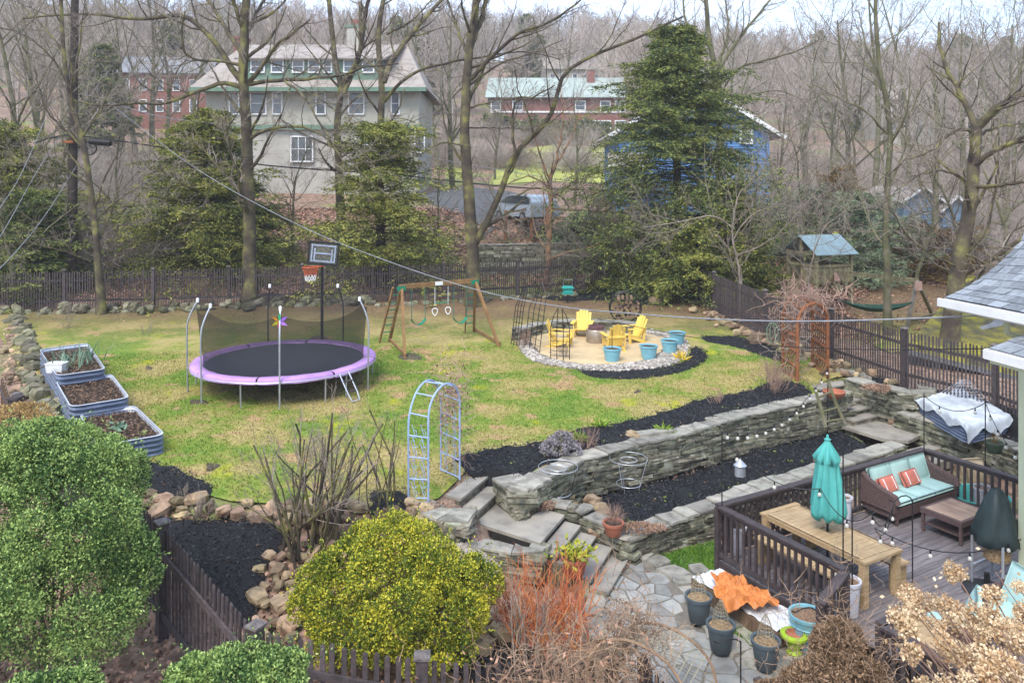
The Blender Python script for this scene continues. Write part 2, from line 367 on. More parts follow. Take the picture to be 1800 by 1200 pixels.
# ================================================================ GROUND SHEETS
def grid_mesh(name, xs, ys, zf, m, keep=None):
    X, Y = np.meshgrid(xs, ys); Z = zf(X.ravel(), Y.ravel()); v = np.c_[X.ravel(), Y.ravel(), Z]
    nx, ny = len(xs), len(ys); i = np.arange(nx-1)[None]+np.arange(ny-1)[:, None]*nx
    f = np.stack([i, i+1, i+nx+1, i+nx], -1).reshape(-1, 4)
    if keep is not None: f = f[keep(X.ravel()[f].mean(1), Y.ravel()[f].mean(1))]
    return arr(name, v, f, m, smooth=True)
def in_poly(P): return lambda x, y: sdpoly(x, y, P) > 0
def sheet(name, poly, dz, m, step=.25, amp=.0, zf=None, label=None, edge=.0):
    poly = [tuple(p[:2]) for p in poly]; q = []
    for i in range(len(poly)):
        a = np.array(poly[i]); b = np.array(poly[(i+1)%len(poly)]); n = max(1, int(np.hypot(*(b-a))/step))
        q += [tuple(a+(b-a)*k/n) for k in range(n)]
    a = np.array(q); x0, y0 = a.min(0); x1, y1 = a.max(0)
    gx, gy = np.meshgrid(np.arange(x0, x1, step), np.arange(y0, y1, step)); gx = gx.ravel()+rng.uniform(-.1,.1,gx.size)*step; gy = gy.ravel()+rng.uniform(-.1,.1,gy.size)*step
    k = sdpoly(gx, gy, q) > step*.4; pts = [Vector(p) for p in q]+[Vector(p) for p in np.c_[gx[k], gy[k]]]
    n = len(q); vs, es, fs, *_ = delaunay_2d_cdt(pts, [(i, (i+1)%n) for i in range(n)], [list(range(n))], 1, 1e-5)
    V = np.array([v[:] for v in vs]); z = (zf or H)(V[:,0], V[:,1]); sdv = sdpoly(V[:,0], V[:,1], q)
    z = z+dz*sstep(-.01, .12, sdv)-.02*(sdv < .01)
    if amp: z = z+(rng.rand(len(z))-.5)*amp*(sdv > .1)
    ar = arr(name, np.c_[V, z], [f for f in fs if len(f) == 3], m, smooth=True)
    return structure(ar, label)
def smooth_poly(pts, K=40):
    p = np.array([q[:2] for q in pts]); p = np.vstack([p, p[:1]]); return resample(p, K)[:-1]
def px_poly(pp, K=40, smooth=True):
    p = [G(*q) for q in pp]; return smooth_poly(p, K) if smooth else [q[:2] for q in p]
# base ground: leaf litter
def litter_mat():
    m = M_('leaf_litter', (.36,.215,.15), (.12,.078,.055), (.24,.16,.11), scale=3.5, bump=.9, bscale=14, rand=0, detail=10)
    t = m.node_tree; N = t.nodes; K = t.links.new
    b = N['Principled BSDF']; src = b.inputs['Base Color'].links[0].from_socket
    g = N.new('ShaderNodeNewGeometry'); n = N.new('ShaderNodeTexNoise'); n.inputs['Scale'].default_value = .16; n.inputs['Detail'].default_value = 5; K(g.outputs[0], n.inputs['Vector'])
    r = N.new('ShaderNodeValToRGB'); r.color_ramp.elements[0].position = .53; r.color_ramp.elements[1].position = .62; K(n.outputs[0], r.inputs[0])
    x = N.new('ShaderNodeMix'); x.data_type = 'RGBA'; K(r.outputs[0], x.inputs[0]); K(src, x.inputs[6]); x.inputs[7].default_value = (.17,.18,.06,1); K(x.outputs[2], b.inputs['Base Color'])
    v = N.new('ShaderNodeTexVoronoi'); v.inputs['Scale'].default_value = 9; K(g.outputs[0], v.inputs['Vector'])
    hs = N.new('ShaderNodeHueSaturation'); K(x.outputs[2], hs.inputs['Color']); mr = N.new('ShaderNodeMapRange'); mr.inputs[3].default_value = .55; mr.inputs[4].default_value = 1.5; K(v.outputs['Color'], mr.inputs[0]); K(mr.outputs[0], hs.inputs['Value']); K(hs.outputs[0], b.inputs['Base Color'])
    return m
m_litter = litter_mat()
xs = np.unique(np.r_[np.linspace(-900, -60, 20), np.linspace(-60, -16, 45), np.arange(-16, 16.01, .16), np.linspace(16, 60, 45), np.linspace(60, 900, 20)])
ys = np.unique(np.r_[np.linspace(-40, 4, 8), np.arange(4, 8, .5), np.arange(8, 26, .16), np.arange(26, 60, .6), np.arange(60, 140, 2.5), np.linspace(140, 900, 60)])
def gz(x, y):
    far = sstep(120, 300, y); nz_ = np.sin(x*.031+1)*np.sin(y*.027)*4+np.sin(x*.011+2)*3
    return H(x, y)-.07+far*nz_*.6
ground = structure(grid_mesh('ground', xs, ys, gz, m_litter), 'brown leaf-littered ground rising behind the yard')
# lawn
def lawn_mat(name='lawn_grass', blades_=False):
    m = bpy.data.materials.new(name); m.use_nodes = True; N = m.node_tree.nodes; K = m.node_tree.links.new; b = N['Principled BSDF']; b.inputs['Roughness'].default_value = .9; b.inputs['Specular IOR Level'].default_value = .1
    g = N.new('ShaderNodeNewGeometry')
    def noise(s, d, stv=None, ro=.6):
        n = N.new('ShaderNodeTexNoise'); n.inputs['Scale'].default_value = s; n.inputs['Detail'].default_value = d; n.inputs['Roughness'].default_value = ro
        mpn = N.new('ShaderNodeMapping'); mpn.inputs['Scale'].default_value = stv or (1,1,1); mpn.inputs['Location'].default_value = (s*3.1, s*1.7, 0); K(g.outputs[0], mpn.inputs[0]); K(mpn.outputs[0], n.inputs['Vector']); return n.outputs[0]
    def ramp(src, *st):
        r = N.new('ShaderNodeValToRGB'); e = r.color_ramp.elements
        while len(e) < len(st): e.new(.5)
        for k, (p, c) in enumerate(st): e[k].position = p; e[k].color = (*c, 1) if len(c) == 3 else c
        K(src, r.inputs[0]); return r.outputs[0]
    def mix(f, a, c):
        x = N.new('ShaderNodeMix'); x.data_type = 'RGBA'; K(f, x.inputs[0]); K(a, x.inputs[6])
        if isinstance(c, tuple): x.inputs[7].default_value = (*c, 1)
        else: K(c, x.inputs[7])
        return x.outputs[2]
    big = noise(.5, 9, ro=.68); c = ramp(big, (.40, (.50,.36,.17)), (.47, (.38,.31,.11)), (.52, (.20,.27,.04)), (.60, (.085,.22,.02)))
    fine = noise(9, 8, ro=.75); c2 = ramp(fine, (.32, (.06,.08,.015)), (.5, (.22,.25,.05)), (.68, (.5,.46,.18)))
    x = N.new('ShaderNodeMix'); x.data_type = 'RGBA'; x.inputs[0].default_value = .42; K(c, x.inputs[6]); K(c2, x.inputs[7]); c = x.outputs[2]
    bare = ramp(noise(1.1, 5), (.585, (0,0,0)), (.64, (.85,.85,.85))); c = mix(bare, c, (.44,.29,.15))
    mossy = ramp(noise(.7, 4, (1.3,1,1)), (.62, (0,0,0)), (.70, (.8,.8,.8))); c = mix(mossy, c, (.40,.40,.03))
    # brown band towards the back fence
    sp = N.new('ShaderNodeSeparateXYZ'); K(g.outputs[0], sp.inputs[0])
    ad = N.new('ShaderNodeMath'); ad.operation = 'MULTIPLY_ADD'; ad.inputs[1].default_value = 9.; K(noise(.5, 5), ad.inputs[0]); K(sp.outputs[1], ad.inputs[2])
    mr = N.new('ShaderNodeMapRange'); mr.inputs[1].default_value = 32.; mr.inputs[2].default_value = 38.5; K(ad.outputs[0], mr.inputs[0]); c = mix(mr.outputs[0], c, ramp(fine, (.35,(.11,.07,.04)), (.65,(.27,.18,.10))))
    if blades_:
        mq = N.new('ShaderNodeMapRange'); mq.inputs[3].default_value = .45; mq.inputs[4].default_value = 1.55; K(g.outputs['Random Per Island'], mq.inputs[0]); hq = N.new('ShaderNodeHueSaturation'); K(mq.outputs[0], hq.inputs['Value']); K(c, hq.inputs['Color']); c = hq.outputs[0]
    K(c, b.inputs['Base Color'])
    bp = N.new('ShaderNodeBump'); bp.inputs['Strength'].default_value = .9; bp.inputs['Distance'].default_value = .06; K(noise(16, 6), bp.inputs['Height']); K(bp.outputs[0], b.inputs['Normal'])
    return m
m_lawn = lawn_mat(); m_lawnb = lawn_mat('grass_blades', True)
fence_back_px = [(-20,549),(113,545),(269,542),(402,537),(531,532),(655,530),(780,527),(909,520),(1010,512),(1100,504),(1172,500)]
fence_right_px = [(1172,500),(1255,548),(1345,592),(1462,636),(1590,682),(1749,722),(1860,765)]
FB = [G(*p) for p in fence_back_px]; FR = [G(*p) for p in fence_right_px]
lawn_poly = [(-19.5,29.5),(-13,21.5),(-9.2,17.4),(-7.3,16.1),(-5.5,15.2),(-2.2,14.75),(-1.45,15.35),(-.95,16.75),(-.25,16.45),(.25,15.7)]+[(a-.15,b+.25) for a,b in WALL_U[1:-1]]+[(9.0,22.2),(8.9,23.2),(9.8,23.7),(10.9,24.2)]+[tuple(p[:2]) for p in FR[:4][::-1]]+[tuple(p[:2]) for p in FB[::-1]]
lawn = sheet('lawn', lawn_poly, .03, m_lawn, step=.4, label='patchy green and straw coloured lawn')
def pt_in(poly, n, r, margin=0):
    P = np.asarray([p[:2] for p in poly]); x0, y0 = P.min(0); x1, y1 = P.max(0); out = []
    x = r.uniform(x0, x1, n); y = r.uniform(y0, y1, n); k = sdpoly(x, y, P) > margin; return x[k], y[k]
MULCH = {}
def mulch(poly, label, dens=330, dz=.07, zf=None, margin=.06):
    o = sheet('mulch_bed', poly, dz, m_mulch, step=.22, amp=.05, zf=zf, label=label)
    P = np.asarray([p[:2] for p in poly]); a = P.max(0)-P.min(0); r = R_(int(abs(P[0,0]*100))+3)
    x, y = pt_in(poly, int(a[0]*a[1]*dens), r, margin)
    z = (zf or H)(x, y)+dz+.01
    d = r.normal(size=(len(x),3)); d[:,2] = np.abs(d[:,2])*.35+.05
    v, f = blades(np.c_[x,y,z], d, r.uniform(.03,.09,len(x)), r.uniform(.015,.035,len(x)), r)
    c = arr('mulch_chips', v, f, m_chip, parent=o); c['kind'] = 'stuff'
    r2 = R_(5); x, y = pt_in(poly, int(a[0]*a[1]*3)+3, r2, .1); z = (zf or H)(x, y)+dz+.02
    v, f = blades(np.c_[x,y,z], r2.normal(size=(len(x),3))*(1,1,.2), .06, .04, r2); l = arr('fallen_leaves', v, f, m_chipb, parent=o); l['kind'] = 'stuff'
    return o
bed_up = px_poly([(785,808),(830,795),(900,783),(955,775),(1000,757),(1060,746),(1115,737),(1190,715),(1240,700),(1310,688),(1365,668),(1410,676),(1432,690)], smooth=False)
bed_up = list(resample(np.array(bed_up), 30))+[(a-.05*k_,b+.28) for k_,(a,b) in zip(range(9),WALL_U[::-1])][1:-1]+[(.15,15.85),(-.7,16.2)]
mulch(bed_up, 'black mulch bed along the top of the upper stone wall')
ZMi = [(a-.1,b+.3) for a,b in WALL_M[1:-1]]
bed_mid = [(1.75,15.5)]+ZMi[:]+[(9.3,20.0),(9.0,21.2)]+[(a+.12,b-.12) for a,b in WALL_U[1:-1]][::-1]+[(.85,15.85)]
mulch(bed_mid, 'long black mulch bed between the two stone retaining walls', dz=.05)
crescent = px_poly([(1003,652),(1035,664),(1080,670),(1140,668),(1200,657),(1240,642),(1250,626),(1235,613),(1212,612),(1203,634),(1165,645),(1080,650)], 60)
mulch(crescent, 'crescent of black mulch in front of the fire pit patio')
mulch(px_poly([(948,526),(1000,513),(1100,508),(1175,520),(1185,536),(1140,538),(1060,530),(990,531)]), 'black mulch under the spruce by the back fence', 120)
mulch(px_poly([(1226,592),(1290,592),(1340,604),(1378,620),(1385,640),(1350,632),(1290,612),(1240,603)]), 'black mulch strip leading to the rusty arbour', 200)
mulch(px_poly([(236,808),(300,818),(350,838),(380,858),(352,876),(300,868),(240,852)]), 'small black mulch patch below the raised beds')
mulch(px_poly([(225,890),(330,912),(430,912),(508,925),(500,955),(470,990),(462,1040),(432,1100),(360,1050),(290,975)]), 'black mulch slope inside the near picket fence')
mulch(px_poly([(640,868),(700,858),(725,872),(705,898),(655,905)]), 'black mulch spot around the small bare shrub', 200)
mulch(px_poly([(1468,670),(1520,662),(1570,668),(1590,690),(1560,706),(1510,690)]), 'black mulch on the round stone planter', 200)
mulch([(10.9,21.6),(11.6,20.2),(12.2,18.7),(12.8,17),(14.5,17),(14.2,19.5),(12.6,22.0),(11.9,22.6)], 'black mulch round the covered raised bed', 200)
mulch(px_poly([(785,1165),(830,1140),(900,1130),(960,1140),(940,1185),(820,1192)]), 'black mulch behind the near fence under the shrubs', 250)
# grass tufts (real blades)
def grass(name, poly, n, r, m, lo=.03, hi=.07, zf=None, label='short grass blades', w_=.02):
    x, y = pt_in(poly, n, r, .05); z = (zf or H)(x, y)+.02
    d = r.normal(size=(len(x),3))*.55; d[:,2] = np.abs(d[:,2])+.6
    v, f = blades(np.c_[x,y,z], d, r.uniform(lo, hi, len(x)), w_, r)
    return stuff(arr(name, v, f, m), label, 'grass')
m_gb = M_('grass_blade', (.20,.27,.05), (.09,.15,.025), (.30,.27,.10), scale=.6, bump=0, island=.5, rand=0, back=.3, detail=4)
m_gg = M_('lush_grass_blade', (.22,.38,.05), (.07,.18,.02), scale=.9, bump=0, island=.6, rand=0, back=.3)
front = [(-13,21.5),(-9.2,17.4),(-7.3,16.1),(-5.5,15.2),(-2.2,14.75),(-.85,16.25)]+[tuple(p) for p in bed_up[:30]]+[(9.8,23.9),(9,26.5),(2,27.5),(-6,27.5),(-16,26)]
grass('grass_tufts', front, 130000, R_(1), m_lawnb, .03, .075, label='thin grass growing over the lawn')
x_, y_ = 0, 0
# green fresh grass beside the patio and below the deck
gpoly1 = px_poly([(1135,985),(1195,968),(1262,950),(1272,985),(1262,1010),(1225,1012),(1190,1003)], smooth=False)
gpoly2 = px_poly([(1260,1082),(1300,1075),(1345,1120),(1385,1160),(1330,1150),(1275,1130)], smooth=False)
structure(sheet('grass_patch', gpoly1, .02, m_lawn), 'small strip of green grass under the lower stone wall')
structure(sheet('grass_patch', gpoly2, .03, m_lawn), 'small bright green grass patch between the grey pots')
grass('lush_grass', gpoly1, 14000, R_(2), m_gg, .04, .1, label='fresh green grass beside the stepping stones', w_=.015)
grass('lush_grass', gpoly2, 9000, R_(3), m_gg, .05, .14, label='long fresh grass around the grey pots', w_=.012)
# far lawn & road
m_farlawn = M_('far_lawn', (.36,.36,.09), (.24,.27,.06), scale=.25, bump=.3)
structure(sheet('far_lawn', px_poly([(858,326),(870,300),(900,268),(960,256),(1030,250),(1070,262),(1074,300),(1060,322),(960,318)]), .12, m_farlawn, step=2), 'yellow-green sloping lawn below the brick house')
structure(sheet('far_lawn', px_poly([(780,325),(790,262),(808,240),(815,262),(812,325)]), .12, m_farlawn, step=2), 'strip of lawn beside the grey shingled house')
structure(sheet('far_lawn', px_poly([(1280,440),(1300,415),(1420,405),(1560,415),(1590,440),(1450,445)]), .06, m_farlawn, step=1), 'pale lawn behind the play fort')
structure(sheet('far_lawn', px_poly([(1470,535),(1560,500),(1650,500),(1720,540),(1600,612),(1530,600)]), .05, m_lawn, step=.7), 'neighbour lawn under the hammock')
structure(sheet('far_lawn', px_poly([(810,468),(850,425),(910,432),(930,455),(870,466)]), .05, m_lawn, step=.5), 'mossy grass patch behind the back fence')
m_asph = M_('asphalt', (.10,.10,.10), (.06,.06,.062), scale=3, bump=.4)
structure(sheet('driveway', px_poly([(735,345),(790,330),(860,332),(960,352),(990,375),(930,385),(870,385),(872,400),(840,420),(830,385),(790,372)]), .1, m_asph, step=1), 'grey asphalt driveway behind the yard')
# fire pit patio
m_sand = M_('sand_surface', (.58,.44,.25), (.46,.34,.19), scale=2, bump=.3, bscale=30, rand=0)
ringp = px_poly([(905,596),(925,632),(985,648),(1060,656),(1150,652),(1198,637),(1212,612),(1195,592),(1140,582),(1050,576),(960,580)], 50)
sandp = px_poly([(925,598),(945,625),(1000,641),(1070,645),(1140,636),(1172,618),(1180,602),(1150,589),(1060,581),(960,585)], 50)
m_gravbase = M_('gravel_base', (.30,.27,.23), (.16,.14,.12), scale=14, bump=.8)
structure(sheet('gravel_ring', ringp, .05, m_gravbase), 'ring of pebbles around the sand patio')
structure(sheet('sand_patio', sandp, .085, m_sand), 'round tan sand patio of the fire pit')
m_peb = M_('pebble', (.50,.45,.38), (.24,.21,.18), scale=1.5, bump=0, island=.9, rand=0)
def pebbles(name, inside, n, lo, hi, r, m, label, hole=None, dz=.06, meshes=None, zf=None):
    x, y = pt_in(inside, n, r, .05)
    if hole is not None: k = sdpoly(x, y, hole) < .0; x, y = x[k], y[k]
    z = (zf or H)(x, y)+dz; it = [((a,b,c), np.array((1,.8,.6))*r.uniform(lo,hi), r.uniform(-.4,.4,3)+np.array((0,0,r.uniform(0,6)))) for a,b,c in zip(x,y,z)]
    o = join_scaled(name, meshes or ROCKS, it, m, seed=3); return stuff(o, label, 'pebbles')
pebbles('pebbles', ringp, 9000, .06, .16, R_(4), m_peb, 'grey and white pebbles edging the fire pit patio', hole=sandp)
gravp = px_poly([(795,955),(850,950),(880,985),(880,1020),(830,1010),(800,985)])
pebbles('gravel', gravp, 5000, .02, .05, R_(5), m_peb, 'grey gravel strip beside the yellow-green shrub', dz=.0)
# dry leaf scatter on litter behind fence and near left
m_leafs = M_('dead_leaf', (.50,.29,.20), (.12,.065,.045), (.26,.15,.10), scale=1.5, bump=0, island=.9, rand=0)
def leaf_scatter(poly, n, seed, label, size=(.06,.14)):
    r = R_(seed); x, y = pt_in(poly, n, r); d = r.normal(size=(len(x),3)); d[:,2] *= .25
    v, f = blades(np.c_[x,y,H(x,y)-.02+r.rand(len(x))*.04], d, r.uniform(*size,len(x)), .08, r); return stuff(arr('dead_leaves', v, f, m_leafs), label, 'leaves')
leaf_scatter([(-24,33.5),(10,40.5),(12,50),(-30,50)], 60000, 1, 'reddish dead leaves covering the bank behind the back fence', (.1,.24))
leaf_scatter([(8,34),(13,28),(24,30),(26,50),(10,50)], 60000, 2, 'dead leaves on the ground around the play fort', (.1,.22))
leaf_scatter([(-9,16.3),(-4.5,14.2),(1,13.5),(.8,9.5),(-6,9)], 9000, 3, 'dead leaves in the rock garden', (.04,.1))
leaf_scatter([(-19.5,29),(-14,20.5),(-10,16),(-13,14),(-22,28)], 9000, 4, 'dead leaves along the left stone border', (.05,.12))
leaf_scatter([(-8,13),(-3,8.6),(-3,7),(-9,7)], 7000, 5, 'dead leaves outside the near fence', (.04,.1))

# ================================================================ STONE WALLS
def wall_stones(name, label, line, zb, zt, side=1, seed=0, cap=True, maxn=300, ch=(.045,.105), ln=(.16,.5), depth=.24, capw=.42, capover=.05):
    """line: plan polyline, outward normal to the right of travel * side; zb,zt functions of arc-length fraction"""
    r = R_(seed); P = np.array(line, float); s = np.r_[0, np.cumsum(np.hypot(*np.diff(P, axis=0).T))]; Lt = s[-1]
    def at(q):
        x = np.interp(q, s, P[:,0]); y = np.interp(q, s, P[:,1]); i = min(max(np.searchsorted(s, q)-1, 0), len(P)-2); d = P[i+1]-P[i]; d /= np.hypot(*d); return np.array((x, y)), d
    root = thing(name, label, 'stone wall', (*P[0], 0))
    q0 = np.array(root.location)
    items = []
    hmax = max(zt(t)-zb(t) for t in np.linspace(0,1,9)); z = 0
    while z < hmax:
        h = r.uniform(*ch); q = -r.uniform(0,.2)
        while q < Lt:
            l = r.uniform(*ln)*(1+.6*(h > .08)); c = min(max(q+l/2, 0), Lt); t = c/Lt; b, tp = zb(t), zt(t)
            zz = b+z*(tp-b)/hmax if False else tp-hmax+z
            if zz+h*.6 > b-.05 and zz < tp:
                p, d = at(c); n = np.array((d[1], -d[0]))*side; o = p-n*(depth*.5-r.uniform(0,.05))
                items.append(((o[0], o[1], min(zz+h/2, tp-h*.3)), (l*.97, depth, h*.93), (r.uniform(-.03,.03), r.uniform(-.025,.025), math.atan2(d[1], d[0])+r.uniform(-.06,.06)), l*h))
            q += l
        z += h
    items.sort(key=lambda a: -a[3]*400/(a[0][1]**2))
    for k, it in enumerate(items[:maxn]):
        link('stone', SLATES[k % 8], None, root, loc=np.array(it[0])-q0, scale=it[1], rot=it[2])
    if len(items) > maxn:
        o = join_scaled('small_stones', SLATES, [i[:3] for i in items[maxn:]], m_slate, root); o['kind'] = 'stuff'
    b = MB(); K = max(6, int(Lt/.4)); A = [at(Lt*k/K) for k in range(K+1)]
    for k in range(K):
        quad = []
        for j in (k, k+1):
            p, d = A[j]; n = np.array((d[1], -d[0]))*side; quad.append((p-n*.06, p-n*(capw-.04)))
        t0, t1 = k/K, (k+1)/K; pl = [quad[0][0], quad[1][0], quad[1][1], quad[0][1]]
        b.prism(pl, [zb(t0)-.2, zb(t1)-.2, zb(t1)-.2, zb(t0)-.2][::1], [zt(t0)-.01, zt(t1)-.01, zt(t1)-.01, zt(t0)-.01])
    b.out('core', m_core, root, world=True)
    if cap:
        q = 0; k = 0
        while q < Lt:
            l = r.uniform(.3,.72); e = min(q+l, Lt+.05); p0, d0 = at(q+.008); p1, d1 = at(e-.008); n0 = np.array((d0[1], -d0[0]))*side; n1 = np.array((d1[1], -d1[0]))*side
            ov = capover; j = lambda a: r.uniform(-a, a)
            wv = capw+j(.05)
            pl = [p0+n0*(ov+j(.03)), (p0+p1)/2+(n0+n1)/2*(ov+j(.04)), p1+n1*(ov+j(.03)), p1-n1*(wv+j(.04)), (p0+p1)/2-(n0+n1)/2*(wv+j(.05)), p0-n0*(wv+j(.04))]
            t = min((q+e)/2/Lt, 1); zc = zt(t)+j(.012); c = np.mean(pl, 0)
            MB().prism([a-c for a in pl], 0, .042+j(.01), top=.985).out('capstone', m_cap, root, loc=(c[0]-q0[0], c[1]-q0[1], zc-q0[2]), rot=(j(.015), j(.015), 0))
            q = e; k += 1
    return root
zU = lambda t: 1.12+.2*t
wall_stones('upper_retaining_wall', 'long dry-stacked slate wall holding up the lawn, higher of the two walls', WALL_U, lambda t: .38, zU, seed=1, ch=(.045,.125), ln=(.14,.62))
zM = lambda t: .44+.14*min(t*3,1)
wall_stones('lower_retaining_wall', 'long low slate wall between the mulch bed and the deck', WALL_M[1:], lambda t: 0, zM, seed=2, ch=(.04,.08))
wall_stones('stair_side_wall', 'short slate wall with flat caps beside the lower steps', [(1.2,15.7),(1.55,15.35),(2.2,14.75)], lambda t: 0.1, lambda t: .66-.22*t, seed=3)
wall_stones('stair_pier_wall', 'stubby slate pier where the upper wall meets the left stairs', [(-.35,16.05),(.05,15.3),(.3,15.3),(.6,15.75)], lambda t: .5, lambda t: 1.12, seed=4, capw=.55)
wall_stones('landing_edge_wall', 'low slate edging along the back of the stair landing', [(.3,15.95),(.75,15.75),(1.12,15.6)], lambda t: .35, lambda t: .72, seed=5, capw=.3)
wall_stones('left_stair_wall', 'rounded slate pier left of the stair landing', [(-1.95,14.95),(-1.5,14.45),(-1.0,14.1),(-.78,14.35),(-.72,14.8)], lambda t: .35, lambda t: 1.0, seed=6, capw=.45)
wall_stones('landing_front_wall', 'low slate wall in front of the stair landing', [(-.65,14.15),(-.1,13.95),(.45,13.85),(.6,14.1)], lambda t: .1, lambda t: .6, seed=7, capw=.3)
RD = [(9.9,23.0),(10.35,22.1),(10.75,21.45),(11.2,21.3),(11.7,21.5),(12.0,22.1)]
wall_stones('round_planter_wall', 'tall rounded slate planter wall right of the far steps', RD, lambda t: .45, lambda t: 1.42, seed=8, capw=.4)
wall_stones('right_bed_wall', 'slate wall below the covered raised bed at right', [(10.6,21.35),(11.35,19.95),(11.8,18.9),(12.3,17.2)], lambda t: .2, lambda t: .9, seed=9)
wall_stones('fire_pit_seat_wall', 'curved low slate seat wall behind the fire pit', [G(*p)[:2] for p in [(915,602),(945,592),(985,585),(1030,583),(1085,586),(1118,592)]], lambda t: 1.45, lambda t: 1.93, seed=10, maxn=150, ch=(.06,.1), ln=(.25,.5))
wall_stones('neighbour_stone_wall', 'dark old stone retaining wall behind the back fence', [At(845,440,40)[:2], At(950,450,40.5)[:2], At(1060,450,41)[:2], At(1140,440,41)[:2]], lambda t: 1.8, lambda t: 4.0, seed=11, maxn=200, ch=(.15,.25), ln=(.4,.9), capw=.5)
# curved edging in the middle bed
def edging(name, label, pts, size, seed, meshes=None, n=None, jit=.05, rows=1, dz=.02, zf=None, sink=.3, maxn=300):
    r = R_(seed); P = np.array([p[:2] for p in pts], float); s = np.r_[0, np.cumsum(np.hypot(*np.diff(P, axis=0).T))]; q = 0; root = thing(name, label, 'stone border', (*P[0], 0)); k = 0; q0 = np.array(root.location)
    while q < s[-1] and k < maxn:
        l = r.uniform(*size)
        for row in range(rows):
            x = np.interp(q+l/2, s, P[:,0])+r.normal()*jit*(1+row); y = np.interp(q+l/2, s, P[:,1])+r.normal()*jit*(1+row)
            h = l*r.uniform(.5,.8); z = (zf(x,y) if zf else h1(x, y))+dz+h*(.5-sink)+row*h*.6
            link('rock', (meshes or ROCKS)[r.randint(8)], None, root, loc=np.array((x,y,z))-q0, scale=(l*r.uniform(.9,1.15), l*r.uniform(.6,.95), h), rot=(r.uniform(-.3,.3), r.uniform(-.3,.3), r.uniform(0,6))); k += 1
        q += l*.85
    return root
edging('curved_stone_edging', 'curve of pale rounded stones crossing the middle mulch bed', [(1.15,16.9),(1.55,16.6),(1.85,16.2),(1.85,15.7),(1.6,15.35)], (.22,.36), 1, dz=.05)
edging('back_stone_border', 'row of mossy field stones along the left back fence', [(p[0]+.1, p[1]-.5) for p in FB[:6]], (.22,.46), 2, GROCKS, rows=2, jit=.14, sink=.45)
edging('back_stone_edging', 'small stones edging the lawn below the right half of the back fence', [(p[0], p[1]-.9) for p in FB[5:9]], (.22,.4), 3, GROCKS, jit=.12)
edging('right_stone_edging', 'small tan stones along the foot of the right fence', [(p[0]-.45, p[1]-.7) for p in FR[1:5]], (.14,.32), 4, rows=2, jit=.16)
edging('left_stone_border', 'old mossy boulders bordering the lawn at far left', [G(*p) for p in [(22,560),(40,590),(52,640),(62,680),(85,722),(100,760),(110,800)]], (.28,.55), 5, GROCKS, jit=.14, rows=1)
# rock garden piles
def rock_pile(name, label, poly, n, size, seed, meshes=None, maxn=280):
    r = R_(seed); root = thing(name, label, 'rock garden', (*np.mean([p[:2] for p in poly], 0), 0)); q0 = np.array(root.location); x, y = pt_in(poly, n*4, r); pts = []
    for a, b in zip(x, y):
        l = r.uniform(*size)
        if all((a-c)**2+(b-d)**2 > (.42*(l+e))**2 for c, d, e in pts): pts.append((a, b, l))
        if len(pts) >= min(n, maxn): break
    for a, b, l in pts:
        h = l*r.uniform(.5,.8); link('rock', (meshes or ROCKS)[r.randint(8)], None, root, loc=np.array((a,b,h1(a,b)+h*.2))-q0, scale=(l*1.1, l*r.uniform(.7,.95), h), rot=(r.uniform(-.4,.4), r.uniform(-.4,.4), r.uniform(0,6)))
    return root
rock_pile('rock_garden', 'tumbled tan rocks on the slope between the mulch and the yellow-green shrub', px_poly([(455,985),(520,960),(600,930),(640,905),(700,895),(760,900),(740,930),(660,950),(600,985),(560,1040),(530,1110),(470,1130),(440,1095)]), 230, (.13,.36), 1)
rock_pile('rock_edging_bank', 'band of tan rocks holding the lower edge of the lawn at left', px_poly([(245,862),(300,872),(400,880),(520,885),(620,888),(640,905),(560,925),(440,918),(330,912),(250,898)]), 150, (.18,.42), 2)
rock_pile('rock_cluster', 'rocks piled below the left stair pier', px_poly([(720,885),(755,895),(760,920),(740,930),(715,915)]), 30, (.15,.32), 3)
rock_pile('boulder_edging', 'boulders half hidden behind the yellow-green shrub above the near fence', px_poly([(830,1110),(870,1080),(900,1090),(905,1125),(860,1150),(820,1165)]), 16, (.3,.55), 4)
rock_pile('flat_rock_bank', 'rubble stones and leaves left of the raised beds', px_poly([(5,560),(25,565),(45,640),(70,720),(95,790),(60,800),(30,740),(5,640)]), 280, (.12,.32), 5, ROCKS)
tag(link('boulder', ROCKS[2], None, None, loc=G(1150,535)+np.array((0,0,.15)), scale=(.6,.5,.4)), 'single tan boulder on the black mulch by the back fence corner', 'boulder')
tag(link('boulder', ROCKS[4], None, None, loc=G(1333,606)+np.array((0,0,.2)), scale=(.75,.4,.45)), 'big tan boulder against the right fence', 'boulder')
for k, (px, py, s_) in enumerate([(1110,770,.3),(1118,774,.22)]):
    tag(link('boulder', ROCKS[k], None, None, loc=G(px,py)+np.array((0,0,.08)), scale=(s_,s_*.8,s_*.7)), ['reddish rock lying on the upper bed beside the wall cap','smaller reddish rock next to the flat slab on the wall cap'][k], 'boulder')
b = MB().box((0,0,0), (.9,.28,.06)); tag(b.out('stone_slab', m_cap, loc=G(1150,768)+np.array((0,0,.12)), rz=.35), 'long flat stone slab lying loose on the upper wall', 'stone slab')

